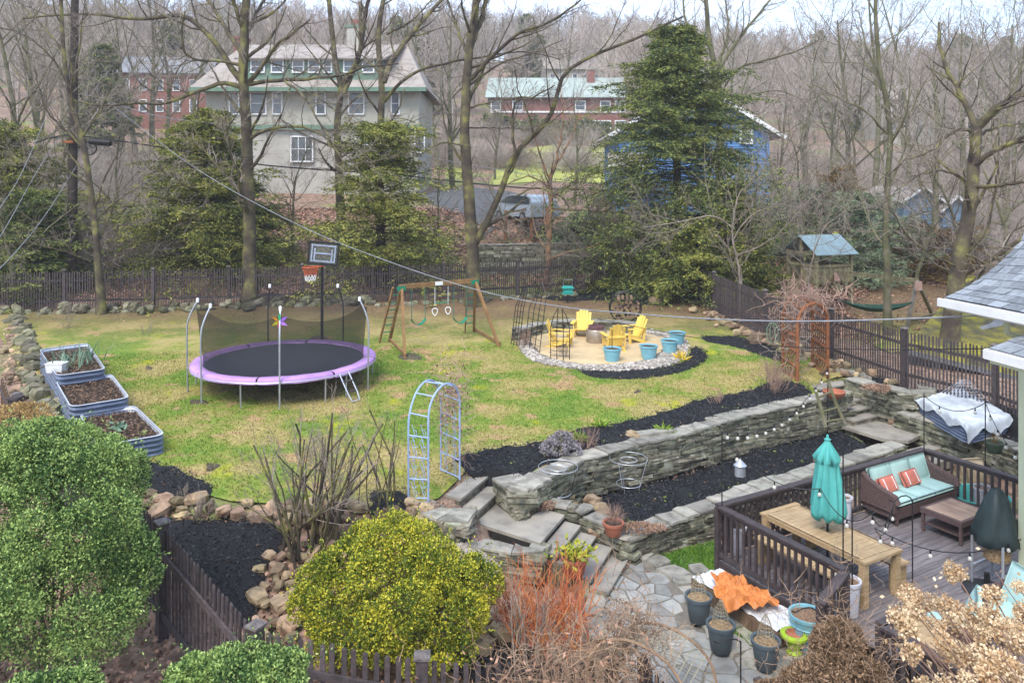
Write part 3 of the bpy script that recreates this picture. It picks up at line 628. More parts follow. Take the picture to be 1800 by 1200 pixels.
# ================================================================ STAIRS
def slab(root, name, poly, z0, z1, m): 
    c = np.mean(poly, 0); return MB().prism([np.array(p)-c for p in poly], 0, z1-z0).out(name, m, root, loc=(c[0]-root.location[0], c[1]-root.location[1], z0-root.location[2]))
st = thing('left_stairs', 'bluestone steps and landing leading from the patio up to the lawn at left', 'stairs', (.5,14.3,0))
N0 = np.array((.52,14.25)); Lw = 1.33
land = [N0, N0+wv*Lw, N0+wv*Lw-e*1.5, N0-e*1.5+wv*.05]
slab(st, 'landing', land, .58, .64, m_slab); slab(st, 'landing_base', [N0-e*.02, N0+wv*Lw-e*.02, N0+wv*Lw-e*1.48, N0-e*1.46+wv*.05], 0, .577, m_core)
for k in range(1, 5):
    a = N0+e*.34*(k-1)-e*.0; z = .64-.128*k; p = [a, a+wv*Lw, a+e*.36+wv*Lw, a+e*.36]
    slab(st, 'tread', p, z-.045, z, m_slab); q = [x-e*.03+wv*0 for x in p]; slab(st, 'riser', [a+e*.0, a+wv*Lw, a+e*.32+wv*Lw, a+e*.32], -.1, z-.047, m_slate)
for k in range(1, 3):
    a = N0-e*(1.5+.36*k)+wv*.05; z = .64+.19*k; p = [a, a+wv*(Lw+.05), a+e*.37+wv*(Lw+.05), a+e*.37]
    slab(st, 'tread', p, z-.05, z, m_slab); slab(st, 'riser', [a+e*.02-e*.3, a+wv*Lw-e*.3, a+e*.33+wv*Lw, a+e*.33], .2, z-.052, m_slate)
u = np.array((.872,.49)); v_ = np.array((.49,-.872)); n_ = -v_
st = thing('right_stairs', 'stone steps climbing to the rusty arbour at right', 'stairs', (10.6,22.2,.4))
B0 = np.array((10.62,22.15))
for k in range(5):
    a = B0+n_*.28*k; z = .66+.155*k; p = [a, a-u*1.35, a-u*1.35+n_*.36, a+n_*.36]
    slab(st, 'tread', p, z-.05, z, m_slab); slab(st, 'riser', [a+n_*.03, a-u*1.33+n_*.03, a-u*1.33+n_*.34, a+n_*.34], .2, z-.052, m_slate)
L0 = np.array((9.0,20.6))
slab(st, 'landing', [(9.15,21.55),(10.62,22.15),(11.15,20.95),(10.35,20.3),(9.75,20.5)], .42, .5, m_slab)
for k, q in enumerate([(10.3,20.1),(10.45,19.75)]):
    a = np.array(q); slab(st, 'tread', [a-u*.35, a+u*.75, a+u*.75-n_*.35, a-u*.35-n_*.35], .0, .36-.14*k, m_slab)

# ================================================================ FLAGSTONES (Voronoi cells)
def cells(poly, step, r, gap=.03, jitter=.38):
    P = np.asarray([p[:2] for p in poly]); x0, y0 = P.min(0)-step*2; x1, y1 = P.max(0)+step*2
    gx, gy = np.meshgrid(np.arange(x0, x1, step), np.arange(y0, y1, step)); gx[1::2] += step/2
    pts = np.c_[gx.ravel(), gy.ravel()]+r.uniform(-jitter, jitter, (gx.size, 2))*step
    vs, es, fs, *_ = delaunay_2d_cdt([Vector(p) for p in pts], [], [], 0, 1e-6); V = np.array([v[:] for v in vs]); cc = []; adj = {}
    for k, f in enumerate(fs):
        a, b, c = V[f[0]], V[f[1]], V[f[2]]; d = 2*(a[0]*(b[1]-c[1])+b[0]*(c[1]-a[1])+c[0]*(a[1]-b[1]))
        A, B, C = a@a, b@b, c@c; cc.append(((A*(b[1]-c[1])+B*(c[1]-a[1])+C*(a[1]-b[1]))/d, (A*(c[0]-b[0])+B*(a[0]-c[0])+C*(b[0]-a[0]))/d))
        for i in f: adj.setdefault(i, []).append(k)
    out = []
    for i, ks in adj.items():
        q = np.array([cc[k] for k in ks])
        if len(q) < 4 or np.hypot(*(q-V[i]).T).max() > step*1.3: continue
        s_ = sdpoly(q[:,0], q[:,1], P)
        if (s_ > -step*.5).sum() < len(q) or sdpoly(V[i:i+1,0], V[i:i+1,1], P)[0] < 0: continue
        q = q[np.argsort(np.arctan2(q[:,1]-V[i,1], q[:,0]-V[i,0]))]; c = q.mean(0); d = q-c; l = np.hypot(*d.T)[:, None]; q = c+d*np.maximum(0, 1-gap/np.maximum(l, .05)); out.append(q)
    return out
def flagging(root, poly, z, step, seed, m, th=.05, zf=None, gap=.03, tilt=.01, name='flagstone'):
    r = R_(seed); q0 = np.array(root.location)
    for q in cells(poly, step, r, gap):
        c = q.mean(0); zz = z if zf is None else h1(*c)+z
        MB().prism(q-c, 0, th+r.uniform(-.006,.006), top=.98).out(name, m, root, loc=(c[0]-q0[0], c[1]-q0[1], zz-q0[2]), rot=(r.uniform(-tilt,tilt), r.uniform(-tilt,tilt), 0))
pat = px_poly([(1050,1045),(1110,975),(1180,1012),(1212,1060),(1222,1110),(1180,1116),(1078,1118),(1038,1085)], smooth=False)
pt = thing('flagstone_patio', 'irregular flagstone patio at the foot of the left stairs', 'patio', (2,12.8,0))
MB().prism(pat, -.06, .022).out('mortar', m_mort, pt, world=True)
flagging(pt, pat, .0, .36, 1, m_flag, .045, gap=.022, tilt=.004)
pat2 = [Pz(*p, -.12)[:2] for p in [(1060,1185),(1075,1125),(1150,1120),(1235,1118),(1275,1150),(1330,1180),(1390,1215),(1385,1290),(1060,1290)]]
pt2 = thing('lower_flagstone_path', 'lower stone path at the bottom edge below the patio step', 'patio', (2,11,-.12))
MB().prism(pat2, -.05, .036).out('mortar', m_mort, pt2, world=True)
flagging(pt2, pat2, .01, .45, 2, m_flag, .045, gap=.02, tilt=.004)
stp = [Pz(*p, .05)[:2] for p in [(1068,1112),(1222,1108),(1226,1122),(1062,1130)]]
tag(MB().prism(stp, -.1, .07).out('stone_step', m_slab), 'long single bluestone step at the front of the patio', 'step')
# thick edging flags curving round the patio
ed = thing('patio_edge_stones', 'ring of thick flat stones curving around the patio edge beneath the grey pots', 'stone border', (3,12.5,0))
edge_poly = px_poly([(1180,1000),(1140,985),(1110,978),(1108,968),(1150,980),(1200,1010),(1230,1035),(1255,1070),(1262,1100),(1290,1132),(1330,1150),(1400,1150),(1450,1150),(1440,1185),(1370,1178),(1300,1160),(1250,1138),(1222,1112),(1213,1060)], smooth=False)
r_ = R_(31)
def flags_along(root, line, wd, z, seed, m, th=.08, ln=(.3,.5)):
    r = R_(seed); P = resample(np.array([p[:2] for p in line], float), 120); s = np.r_[0, np.cumsum(np.hypot(*np.diff(P, axis=0).T))]; q = 0; q0 = np.array(root.location)
    while q < s[-1]-.1:
        l = r.uniform(*ln); e_ = min(q+l, s[-1]); f = lambda t: np.array([np.interp(t, s, P[:,0]), np.interp(t, s, P[:,1])])
        a, b = f(q+.012), f(e_-.012); d = (b-a)/(np.hypot(*(b-a))+1e-6); n = np.array((d[1],-d[0])); j = lambda: r.uniform(-.05,.05)
        pl = [a+n*(wd/2+j()), (a+b)/2+n*(wd/2+j()), b+n*(wd/2+j()), b-n*(wd/2+j()), (a+b)/2-n*(wd/2+j()), a-n*(wd/2+j())]; c = np.mean(pl, 0)
        MB().prism([p-c for p in pl], 0, th+r.uniform(-.02,.02), top=.97).out('edging_stone', m, root, loc=(c[0]-q0[0], c[1]-q0[1], z-q0[2]), rot=(r.uniform(-.04,.04), r.uniform(-.04,.04), 0)); q = e_
Lr = [Pz(*p, .05)[:2] for p in [(1112,972),(1150,985),(1192,1010),(1222,1045),(1240,1085),(1265,1120),(1300,1148),(1345,1168),(1400,1178),(1450,1172)]]
flags_along(ed, Lr, .42, .0, 1, m_cap, .10); flags_along(ed, [np.array(p)+(.36,.30) for p in Lr[2:]], .34, .0, 2, m_cap, .12)
Ll = [Pz(*p, .05)[:2] for p in [(1050,1045),(1040,1085),(1060,1118)]]; flags_along(ed, Ll, .3, 0, 3, m_cap)
stepping = thing('stepping_stones', 'stepping stones sunk in the grass beside the deck', 'stepping stones', (3,15,0))
flagging(stepping, gpoly1, .012, .5, 4, m_flag, .03, gap=.12)
bk = thing('brick_border', 'row of half-buried bricks on the round planter', 'brick border', G(1490,655))
for k in range(9):
    g = G(1472+k*7, 652+k*1.8)-np.array(bk.location); MB().box((0,0,.05), (.1,.42,.12)).out('brick', m_cap, bk, loc=g, rz=-.35)

m_dig = M_('dug_soil', (.13,.10,.075), (.05,.038,.028), scale=9, bump=1)
for k, (px, py, a_, b_) in enumerate([(350,708,26,8),(332,847,16,8),(372,822,22,12),(795,690,18,8),(868,806,20,8),(905,688,10,5),(722,628,26,9),(262,648,14,6),(1120,690,14,5),(560,600,22,9)]):
    structure(sheet('bare_soil_patch', px_poly([(px+a_*math.cos(t)*(1+.25*math.sin(3*t+k)), py+b_*math.sin(t)*(1+.25*math.cos(2*t+k))) for t in np.linspace(0,2*PI,9)[:-1]], 24), .045, m_dig, step=.15, amp=.03), 'dark patch of dug soil in the lawn')
m_mud = M_('trampled_ground', (.24,.17,.10), (.10,.07,.045), (.19,.16,.07), scale=2.5, bump=.8)
structure(sheet('bare_ground', px_poly([(380,640),(500,615),(620,635),(655,668),(600,700),(500,712),(400,700),(360,672)]), .045, m_mud, step=.3, amp=.02), 'brown trampled earth under the trampoline')

leaf_scatter([tuple(q) for q in lawn_poly], 2600, 9, 'scattered dead leaves on the lawn', (.05,.11))
m_weed = M_('tiny_weed', (.30,.36,.08), (.14,.2,.04), bump=0, island=.5)
for nm_, pl_ in (('upper', bed_up), ('middle', bed_mid)):
    r_ = R_(14); x_, y_ = pt_in(pl_, 70, r_, .2); pp_ = np.repeat(np.c_[x_, y_, H(x_, y_)+.07], 6, 0)+r_.normal(size=(len(x_)*6,3))*(.04,.04,.01); v_q, f_q = blades(pp_, r_.normal(size=pp_.shape)*(1,1,.3)+(0,0,.5), .07, .03, r_); stuff(arr('tiny_weeds', v_q, f_q, m_weed), 'tiny pale weeds and debris on the %s mulch bed' % nm_, 'weeds')
# ================================================================ FENCES
PK = {}; m_fcap = M_('weathered_cap', (.20,.175,.165), (.09,.075,.07), scale=9, bump=.3)
def picket_mesh(h, w_=.045, m=m_fence, point=True):
    key = (round(h,2), w_, m.name)
    if key not in PK:
        b = MB().box((0,0,(h-.03)/2), (w_,.02,h-.03)); b.box((0,0,h-.015), (w_,.02,.03), taper=.45); me = b.mesh('picket'); me.materials.append(m); PK[key] = me
    return PK[key]
def fence(name, label, pts, h, spacing=.1, pw=.045, postw=.13, posth=None, rails=(.25,.8), seed=0, side=1, m=m_fence, cap=True, z0=.06, postidx=None, ptop=None):
    r = R_(seed); root = thing(name, label, 'fence', pts[0]); q0 = np.array(root.location); pts = [np.array(p, float) for p in pts]
    posth = posth or h+.12; n = 0
    for i, p in enumerate(pts):
        if postidx is not None and i not in postidx: continue
        po = MB().box((0,0,posth/2-.2), (postw,postw,posth+.4)).out('post', m, root, loc=p-q0)
        d = pts[min(i+1,len(pts)-1)]-pts[max(i-1,0)]; po.rotation_euler[2] = math.atan2(d[1], d[0])
        if cap: cb = MB().box((0,0,posth+.015), (postw+.05,postw+.05,.03)); cb.box((0,0,posth+.045), (postw+.02,postw+.02,.035), taper=.3); cb.out('post_cap', m_fcap, po)
    for a, b in zip(pts[:-1], pts[1:]):
        d = b-a; L_ = np.hypot(d[0], d[1]); az = math.atan2(d[1], d[0]); nn = np.array((-math.sin(az), math.cos(az), 0))*side
        for rz_ in rails: MB().bar(a+(0,0,h*rz_)+nn*.03, b+(0,0,h*rz_)+nn*.03, .04, .09).out('rail', m, root, world=True)
        k = int((L_-postw)/spacing)
        for j in range(k):
            t = (postw/2+spacing*(j+.5))/L_; p = a+d*t; n += 1
            link('picket', picket_mesh(h*1.0, pw, m), None, root, loc=p-nn*.015-q0+(0,0,z0), rot=(0, r.uniform(-.012,.012), az), scale=(1,1,r.uniform(.985,1.01)))
    return root
fence('back_picket_fence', 'long dark brown picket fence along the back of the lawn', [p+(0,0,0) for p in FB], 1.58, .105, seed=1, side=1)
fence('right_picket_fence', 'dark brown picket fence descending along the right side of the yard', [p for p in FR], 1.6, .1, seed=2, side=1)
NF = [np.array(Pz(30,693,2.45)), np.array(Pz(160,800,2.2)), np.array(Pz(285,918,2.0)), np.array(Pz(450,1100,1.72)), np.array(Pz(742,1154,1.35)), np.array(Pz(1075,1158,1.15))]
for p in NF: p[2] -= 1.62
fence('near_picket_fence', 'weathered dark picket fence running down the left foreground', NF, 1.5, .135, pw=.065, postw=.15, rails=(.16,.78), seed=3, side=-1)
G2 = [np.array(Pz(1132,1158,1.15)), np.array(Pz(1215,1230,1.05))]
for p in G2: p[2] -= 1.3
fence('gate_fence', 'short run of pickets right of the vine-covered gate at the bottom edge', G2, 1.2, .11, pw=.06, postw=.12, rails=(.2,.85), seed=4, cap=False)
G3 = [np.array(Pz(1335,1203,1.2)), np.array(Pz(1462,1146,1.25))]
for p in G3: p[2] -= 1.3
fence('lower_picket_fence', 'short picket fence in front of the deck corner by the brown conical shrub', G3, 1.25, .075, pw=.05, postw=.1, rails=(.2,.9), seed=5, cap=False)
m_cedar = M_('weathered_cedar', (.20,.13,.08), (.10,.065,.04), scale=3, stretch=(8,8,1), bump=.3)
lg = thing('board_gate', 'brown plank gate panel with a grey post at the far left edge', 'gate', (0,0,0))
a = np.array(Pz(2,655,2.55)); b_ = np.array(Pz(24,706,2.4)); lg.location = (a[0], a[1], a[2]-1.6)
for k in range(9):
    p = a+(b_-a)*(k+.5)/9; MB().box((p[0],p[1],p[2]-.85), (.03,.24,1.5), rz=.5).out('board', m_cedar, lg, world=True)
MB().bar(a-(0,0,.35), b_-(0,0,.35), .08, .1).out('rail', m_fence, lg, world=True)
MB().box((b_[0]+.1,b_[1]-.1,b_[2]-.7), (.2,.2,1.6)).box((b_[0]+.1,b_[1]-.1,b_[2]+.12), (.26,.26,.05)).out('post', m_fence, lg, world=True)

# ================================================================ DECK
A0 = np.array((3.72,14.05)); ud = np.array((.872,.4895)); vd = np.array((.4895,-.872)); AZ = math.atan2(ud[1], ud[0]); DZ = .45
def dk(s, t, z=0): p = A0+ud*s+vd*t; return np.array((p[0], p[1], DZ+z))
deck = thing('deck', 'dark stained timber deck with railings beside the pale house', 'deck', dk(0,0,-DZ))
nb = 0; t = .07; wb = .142
r = R_(11)
while t < 8.2:
    s0 = .0 if t < 2.72 else (.1 if t < 3.8 else -.8); s1 = 6.08 if t < 3.3 else 3.5
    cuts = [s0]+([s0+(s1-s0)*r.uniform(.35,.7)] if s1-s0 > 3 and r.rand() < .7 else [])+[s1]
    for a, b in zip(cuts[:-1], cuts[1:]):
        p = dk((a+b)/2, t, -.02+r.uniform(-.0015,.0015)); MB().box((0,0,0), (b-a-.006, wb-.009, .035)).out('floor_board', m_deck, deck, loc=p-np.array(deck.location), rz=AZ)
    t += wb
def dpoly(*st): return [dk(s,t)[:2] for s,t in st]
MB().prism(dpoly((.02,.02),(6.05,.02),(6.05,3.3),(3.5,3.3),(3.5,8.2),(-.75,8.2),(-.75,3.85),(.12,3.85),(.12,2.7),(.02,2.7)), .36, .405).out('underframe', m_core, deck, world=True)
def dbar(name, a, b, w_, h_, m=m_rail): MB().bar(a, b, w_, h_).out(name, m, deck, world=True)
balm = MB().box((0,0,0), (.042,.042,.80)).mesh('baluster'); balm.materials.append(m_rail)
def railing(s0, t0, s1, t1, sp=.14, drop=0.0, posts=(1,1)):
    a, b = dk(s0,t0), dk(s1,t1)-np.array((0,0,drop)); L_ = np.hypot(*(b-a)[:2]); az = math.atan2((b-a)[1], (b-a)[0])
    dbar('top_rail', a+(0,0,.955), b+(0,0,.955), .15, .04); dbar('upper_rail', a+(0,0,.90), b+(0,0,.90), .045, .08); dbar('bottom_rail', a+(0,0,.10), b+(0,0,.10), .045, .09)
    for k in range(1, int(L_/sp)):
        p = a+(b-a)*k*sp/L_; link('baluster', balm, None, deck, loc=p-np.array(deck.location)+(0,0,.50), rz=az)
    for k, p in enumerate((a, b)):
        if posts[k]: MB().box(tuple(p+(0,0,.24)), (.09,.09,1.38), rz=az).out('rail_post', m_rail, deck, world=True)
railing(0,0,6.08,0); railing(6.08,0.05,6.08,3.2,posts=(0,1)); railing(0,.06,0,2.67,posts=(0,1))
railing(-.05,2.70,-.62,2.72,drop=.32,posts=(0,1)); railing(-.85,3.85,-.35,3.85,posts=(1,1)); railing(-.85,3.9,-.85,7.5,posts=(0,1))
MB().box(tuple(dk(3,0,.5)), (.09,.09,1.0), rz=AZ).out('rail_post', m_rail, deck, world=True)
# lattice screens (back left half; skirt below left side)
def lattice(o, d, L_, z0, z1, m, nrm, parent=deck, sp=.16, w_=.035):
    b = MB(); hh = z1-z0; k = -int(hh/sp)-1
    while k*sp < L_:
        for sg in (1,-1):
            x0, x1 = (k*sp, k*sp+hh); zz0, zz1 = (z0, z1) if sg > 0 else (z1, z0)
            if x0 < 0: zz0 += (zz1-zz0)*(0-x0)/(x1-x0); x0 = 0
            if x1 > L_: zz1 -= (zz1-zz0)*(x1-L_)/(x1-x0); x1 = L_
            if x1-x0 > .02:
                off = nrm*(.006*sg)
                b.bar(np.array((*(o+d*x0+off), zz0)), np.array((*(o+d*x1+off), zz1)), .008, w_)
        k += 1
    return b.out('lattice', m, parent, world=True)
lattice(dk(.05,-.05)[:2], ud, 3.0, DZ+.08, DZ+.88, m_rail, -vd)
lattice(dk(-.03,.1)[:2], vd, 2.55, .02, .36, m_rail, -ud)
dbar('fascia', dk(-.02,0,-.08), dk(-.02,2.7,-.08), .03, .15); dbar('fascia', dk(0,-.02,-.08), dk(6.08,-.02,-.08), .03, .15); dbar('fascia', dk(-.83,3.8,-.08), dk(-.83,8.2,-.08), .03, .15)
for k in range(2): MB().box(tuple(dk(-.3-.28*k,3.3,-.17-.15*k)), (.3,1.05,.04), rz=AZ).out('step_board', m_deck, deck, world=True)

# furniture ------------------------------------------------------
def local(name, label, cat, s, t, rz=0, z=0, group=None):
    return thing(name, label, cat, dk(s,t,z), AZ+rz, group)
# dining table: local x along deck u (width .95), y along -v (length)
ts, tt = .0, 0.
tabc = np.array((5.49,13.53)); rel = tabc-A0; ts, tt = rel@ud, rel@vd
tb = local('dining_table', 'long pale teak dining table pierced by the closed parasol', 'table', ts, tt)
W_, L_, Ht = .95, 2.2, .75
for k in range(7):
    y = -L_/2+.09
    MB().box((-W_/2+.09+k*(W_-.18)/6, 0, Ht-.018), ((W_-.18)/6-.005, L_-.26, .036)).out('slat', m_teak, tb) if k != 3 else (MB().box((0,-L_/4-.03,Ht-.018), ((W_-.18)/6-.005, L_/2-.2, .036)).out('slat', m_teak, tb), MB().box((0,L_/4+.03,Ht-.018), ((W_-.18)/6-.005, L_/2-.2, .036)).out('slat', m_teak, tb))
for s_ in (-1,1):
    MB().box((0,s_*(L_/2-.06),Ht-.017), (W_, .11, .04)).out('breadboard_end', m_teak, tb); MB().box((s_*(W_/2-.055),0,Ht-.05), (.03,L_-.3,.1)).out('apron', m_teak, tb)
    for q in (-1,1): MB().box((s_*(W_/2-.07),q*(L_/2-.09),(Ht-.04)/2), (.11,.11,Ht-.04)).out('leg', m_teak, tb)
def bench(s, t, label):
    b = local('bench', label, 'bench', s, t)
    for k in range(3): MB().box((-.12+k*.12,0,.42), (.112,1.9,.035)).out('seat_slat', m_teak, b)
    for q in (-1,1): MB().box((0,q*.85,.2), (.34,.09,.4)).out('leg', m_teak, b)
bench(ts-.62, tt, 'teak bench between the table and the side railing'); bench(ts+.62, tt+.05, 'teak bench on the sofa side of the dining table')
# umbrella
m_teal = M_('teal_canvas', (.10,.42,.37), (.06,.31,.28), scale=2, rough=.8, bump=.15, rand=0)
um = local('closed_parasol', 'closed teal patio umbrella standing through the dining table', 'umbrella', ts, tt)
MB().tube([(0,0,.02),(0,0,2.36)], .022, 8).out('pole', m_black, um)
n = 64; prof = [(2.34,.03),(2.28,.05),(2.15,.13),(1.98,.20),(1.955,.185),(1.9,.17),(1.6,.21),(1.3,.25),(1.1,.27),(1.0,.25),(.98,.18)]
vv = []; a = np.arange(n)/n*2*PI
for k, (z, rr) in enumerate(prof):
    rad = rr*(1+.34*(np.abs(np.cos(a*4+.2*k))**.6-.6)*min(1, rr/.15)+.08*np.sin(a*3+k*.6)+.05*np.sin(a*13+k)); zz = z+(.05*np.cos(a*8+.4*k) if k in (8,9,10,3) else 0)
    vv.append(np.c_[rad*np.cos(a), rad*np.sin(a), np.full(n, z)+(zz-z)])
ff = [(k*n+i, k*n+(i+1)%n, (k+1)*n+(i+1)%n, (k+1)*n+i)[::-1] for k in range(len(prof)-1) for i in range(n)]
MB().add(np.vstack(vv), ff).out('canopy', m_teal, um, smooth=True)
MB().lathe([(.0,2.42),(.02,2.4),(.025,2.35),(.06,2.33)][::-1], 12).out('finial', m_teal, um)
MB().lathe([(.24,0),(.24,.04),(.05,.07),(.03,.3)], 20).out('base', m_black, um)
# sofa
m_wick = M_('wicker', (.17,.105,.095), (.07,.045,.045), scale=40, rough=.6, bump=1, bscale=90, rand=.05)
m_aqua = M_('aqua_cushion', (.42,.60,.55), (.33,.50,.46), scale=3, bump=.2, rand=.05)
m_coral = M_('coral_fabric', (.62,.20,.14), (.5,.15,.11), scale=3, bump=.2, rand=0)
def cushion(d, rnd=.18, n=10, puff=.25):
    v, f = [], []; 
    b = MB(); g = np.linspace(-1,1,n)
    for s_ in (-1,1):
        X, Y = np.meshgrid(g, g); e_ = (1-np.abs(X)**4)*(1-np.abs(Y)**4); Z = s_*(.5+puff*(e_-1)+.02*np.sin(X*7+Y*4)*e_); Z = np.where(e_ < 1e-6, s_*.22, Z)
        vv = np.c_[X.ravel()*d[0]/2*(1-.0*np.abs(Z.ravel())), Y.ravel()*d[1]/2, Z.ravel()*d[2]]
        i = np.arange(n-1)[None]+np.arange(n-1)[:,None]*n; q = np.stack([i,i+1,i+n+1,i+n],-1).reshape(-1,4); b.add(vv, q if s_ > 0 else q[:, ::-1])
    k = [i for i in range(n)]+[n*j+n-1 for j in range(1,n)]+[n*n-1-i for i in range(1,n)]+[n*(n-1-j) for j in range(1,n-1)]
    b.add(np.zeros((0,3)), ); m_ = n*n
    b.f[4].append(np.array([(k[i], k[(i+1)%len(k)], m_+k[(i+1)%len(k)], m_+k[i]) for i in range(len(k))])[:, ::-1])
    return b
b0 = MB
so_c = (np.array((7.55,15.3))-A0); ss, st_ = so_c@ud+1.02, so_c@vd-.38
sf = local('wicker_sofa', 'brown wicker sofa with pale aqua cushions by the back railing', 'sofa', ss, st_)
MB().box((0,0,.24), (2.0,.74,.2)).out('seat_base', m_wick, sf)
bk_ = MB(); 
for k in range(12):
    x0 = -1+k/6; hh = .86+.07*math.sin((k+.5)/12*PI); bk_.box((x0+1/12, .36+.0, hh/2+.1), (1/6+.002, .09, hh-.2))
bk_.out('backrest', m_wick, sf)
for s_ in (-1,1):
    ar_ = MB(); 
    for k in range(6): ar_.box((s_*1.0, .33-k*.13, .33+.02*k*0+ (.22-.02*k)*.9/1), (.1,.135, .5-.035*k))
    ar_.tube([(s_*1.0,.38,.84),(s_*1.0,.2,.72),(s_*1.0,-.1,.63),(s_*1.0,-.36,.58),(s_*1.0,-.42,.45)], .06, 8); ar_.out('armrest', m_wick, sf)
    for q in (-1,1): MB().lathe([(.03,0),(.045,.15)], 8, (s_*.92, q*.33, 0)).out('leg', m_wick, sf)
for k in range(3):
    cushion((.62,.62,.15)).out('seat_cushion', m_aqua, sf, loc=(-.62+k*.62,-.06,.42), smooth=True)
    cushion((.62,.5,.16)).out('back_cushion', m_aqua, sf, loc=(-.62+k*.62,.25,.70), rot=(math.radians(72),0,.03*(k-1)), smooth=True)
for k, (x, lb) in enumerate([(-.62,'coral striped lumbar pillow at the left end of the wicker sofa'),(.12,'coral striped lumbar pillow in the middle of the wicker sofa')]):
    p = np.array(sf.matrix_basis@Vector((x,.06,.62))) if False else dk(ss,st_)+np.array((*(ud*x-vd*.08),.63))
    pl = cushion((.52,.3,.14)).out('lumbar_pillow', m_coral, None, loc=p, rot=(math.radians(60),0,AZ+.05), smooth=True); tag(pl, lb, 'pillow', 'lumbar pillows on the sofa')
    for q in (-.15,.15): MB().box((q,0,.055), (.025,.24,.03)).out('stripe', m_white, pl)
# coffee table
m_tile = M_('brown_table_slat', (.40,.27,.19), (.26,.17,.12), scale=3, rough=.35, bump=.1, rand=.12)
cc = np.array((8.62,15.1))-A0; ct = local('coffee_table', 'low square wicker coffee table with slatted wooden top', 'table', cc@ud, cc@vd)
for s_ in (-1,1): MB().box((0,s_*.38,.40), (1.0,.06,.1)).out('apron', m_wick, ct); MB().box((s_*.47,0,.40), (.06,.70,.1)).out('apron', m_wick, ct)
for k in range(9): MB().box((-.38+k*.095,0,.44), (.088,.7,.025)).out('slat', m_tile, ct)
for s_ in (-1,1):
    for q in (-1,1): MB().box((s_*.46,q*.37,.18), (.05,.05,.36)).out('leg', m_wick, ct)
MB().box((0,0,.15), (.9,.72,.02)).out('shelf', m_wick, ct)
# pots
def pot_prof(r1, r0, h, lip=.02, wall=.025): return [(r0*.9,0),(r0,.01),(r1-.012,h-.06),(r1+lip*.3,h-.058),(r1+lip*.5,h-.005),(r1,h),(r1-wall,h-.01),(r1-wall-.015,h-.07),(0.001,h-.075)]
def pot(name, label, loc, r1, r0, h, m, soil=m_soil, group=None, extra=None, cat='flower pot'):
    t_ = thing(name, label, cat, loc, 0, group); MB().lathe(pot_prof(r1,r0,h), 28, cap=False).out('body', m, t_, smooth=False)
    MB().lathe([(r1*.9,h-.05),(r1*.5,h-.035),(.001,h-.03)], 20, cap=False).out('soil', soil, t_)
    return t_
m_wpot = M_('speckled_white_pot', (.55,.54,.57), (.42,.41,.44), scale=8, rough=.45, bump=.15)
m_chipy = M_('straw_mulch', (.48,.32,.16), (.18,.11,.06), scale=30, bump=.8)
def twigs(parent, n, h, r, m, spread=.3, w_=.004, base=(0,0,0), name='stems', seedk=0, lv=1):
    P = []; 
    for k in range(n):
        d = np.array((r.normal()*spread, r.normal()*spread, 1)); d /= np.linalg.norm(d); l = h*r.uniform(.6,1.05); q = [np.array(base)+np.array((r.normal()*.02,r.normal()*.02,0))]
        for s_ in range(5): d = d+r.normal(size=3)*.09; d /= np.linalg.norm(d); q.append(q[-1]+d*l/5)
        P.append(q)
    P = np.array(P); Rr = w_*np.linspace(1,.4,6)[None]*np.ones((n,1)); b = MB(); v, f = tubes(P, Rr, 4); b.add(v, f); Q, RR = P, Rr
    for k in range(lv):
        Q, RR = grow(Q, RR, 4, .5, 38, 4, r, tmin=.3, up=.12, rmin=w_*.4); v, f = tubes(Q, RR, 3); b.add(v, f)
    o_s = b.out(name, m, parent); o_s['kind'] = 'stuff'; return o_s, Q
wp = [((1296,973),'tall speckled white pot inside the near corner of the railing',.16,.52),((1483,915),'white pot standing behind the closed parasol',.17,.5),((1727,897),'white pot with bare soil by the right railing behind the coffee table',.19,.5),((1490,1078),'tall white pot with bare twigs at the deck stair opening',.2,.55)]
for k, ((px,py), lb, r1, h) in enumerate(wp):
    p = pot('white_pot', lb, Pz(px,py,DZ), r1, r1*.78, h, m_wpot, m_chipb if k != 0 else m_soil, 'white pots on the deck')
    if k in (0,3): twigs(p, 5, .8 if k == 3 else .3, R_(k), m_twig, .25, .006, (0,0,h-.05))
# grill under cover
m_cover = M_('black_green_cover', (.028,.045,.045), (.016,.026,.026), scale=3, rough=.45, bump=.3, rand=0)
gr = local('covered_grill', 'barbecue on a metal stand under a dark fabric cover beside the house', 'grill', 0, 0)
gp = np.array(Pz(1752,1033,DZ)); gr.location = gp
n = 40; a = np.arange(n)/n*2*PI; pr = [(1.68,.03),(1.64,.10),(1.5,.19),(1.2,.29),(.95,.36),(.8,.38),(.76,.34)]; rr_ = R_(3); vv = []
for k, (z, rad) in enumerate(pr):
    q = rad*(1+.10*np.sin(a*5+k)*(k > 1)+.05*np.sin(a*9+2*k)+.04*rr_.normal(size=n)*(k>3)); vv.append(np.c_[q*np.cos(a), q*.9*np.sin(a), np.full(n,z)+.02*np.sin(a*7)*(k > 3)])
ff = [(k*n+i, (k+1)*n+i, (k+1)*n+(i+1)%n, k*n+(i+1)%n) for k in range(len(pr)-1) for i in range(n)]
MB().add(np.vstack(vv), ff, [list(range(n))[::-1]]).out('cover', m_cover, gr, smooth=True)
for x in (-.28,.3):
    for y in (-.25,.25): MB().tube([(x,y,.03),(x,y,.85)], .022, 8).out('leg', m_steel, gr)
MB().box((0,-.25,.35), (.6,.03,.03)).box((0,.25,.35), (.6,.03,.03)).out('crossbar', m_steel, gr)
for x in (-.28,.3): MB().tube([(x,-.28,.05),(x,-.22,.05)], .06, 12, cap=True).out('wheel', m_black, gr)
MB().lathe([(.02,.45),(.2,.5),(.22,.7),(.18,.78)], 16).out('kettle_bowl', m_chipy, gr)
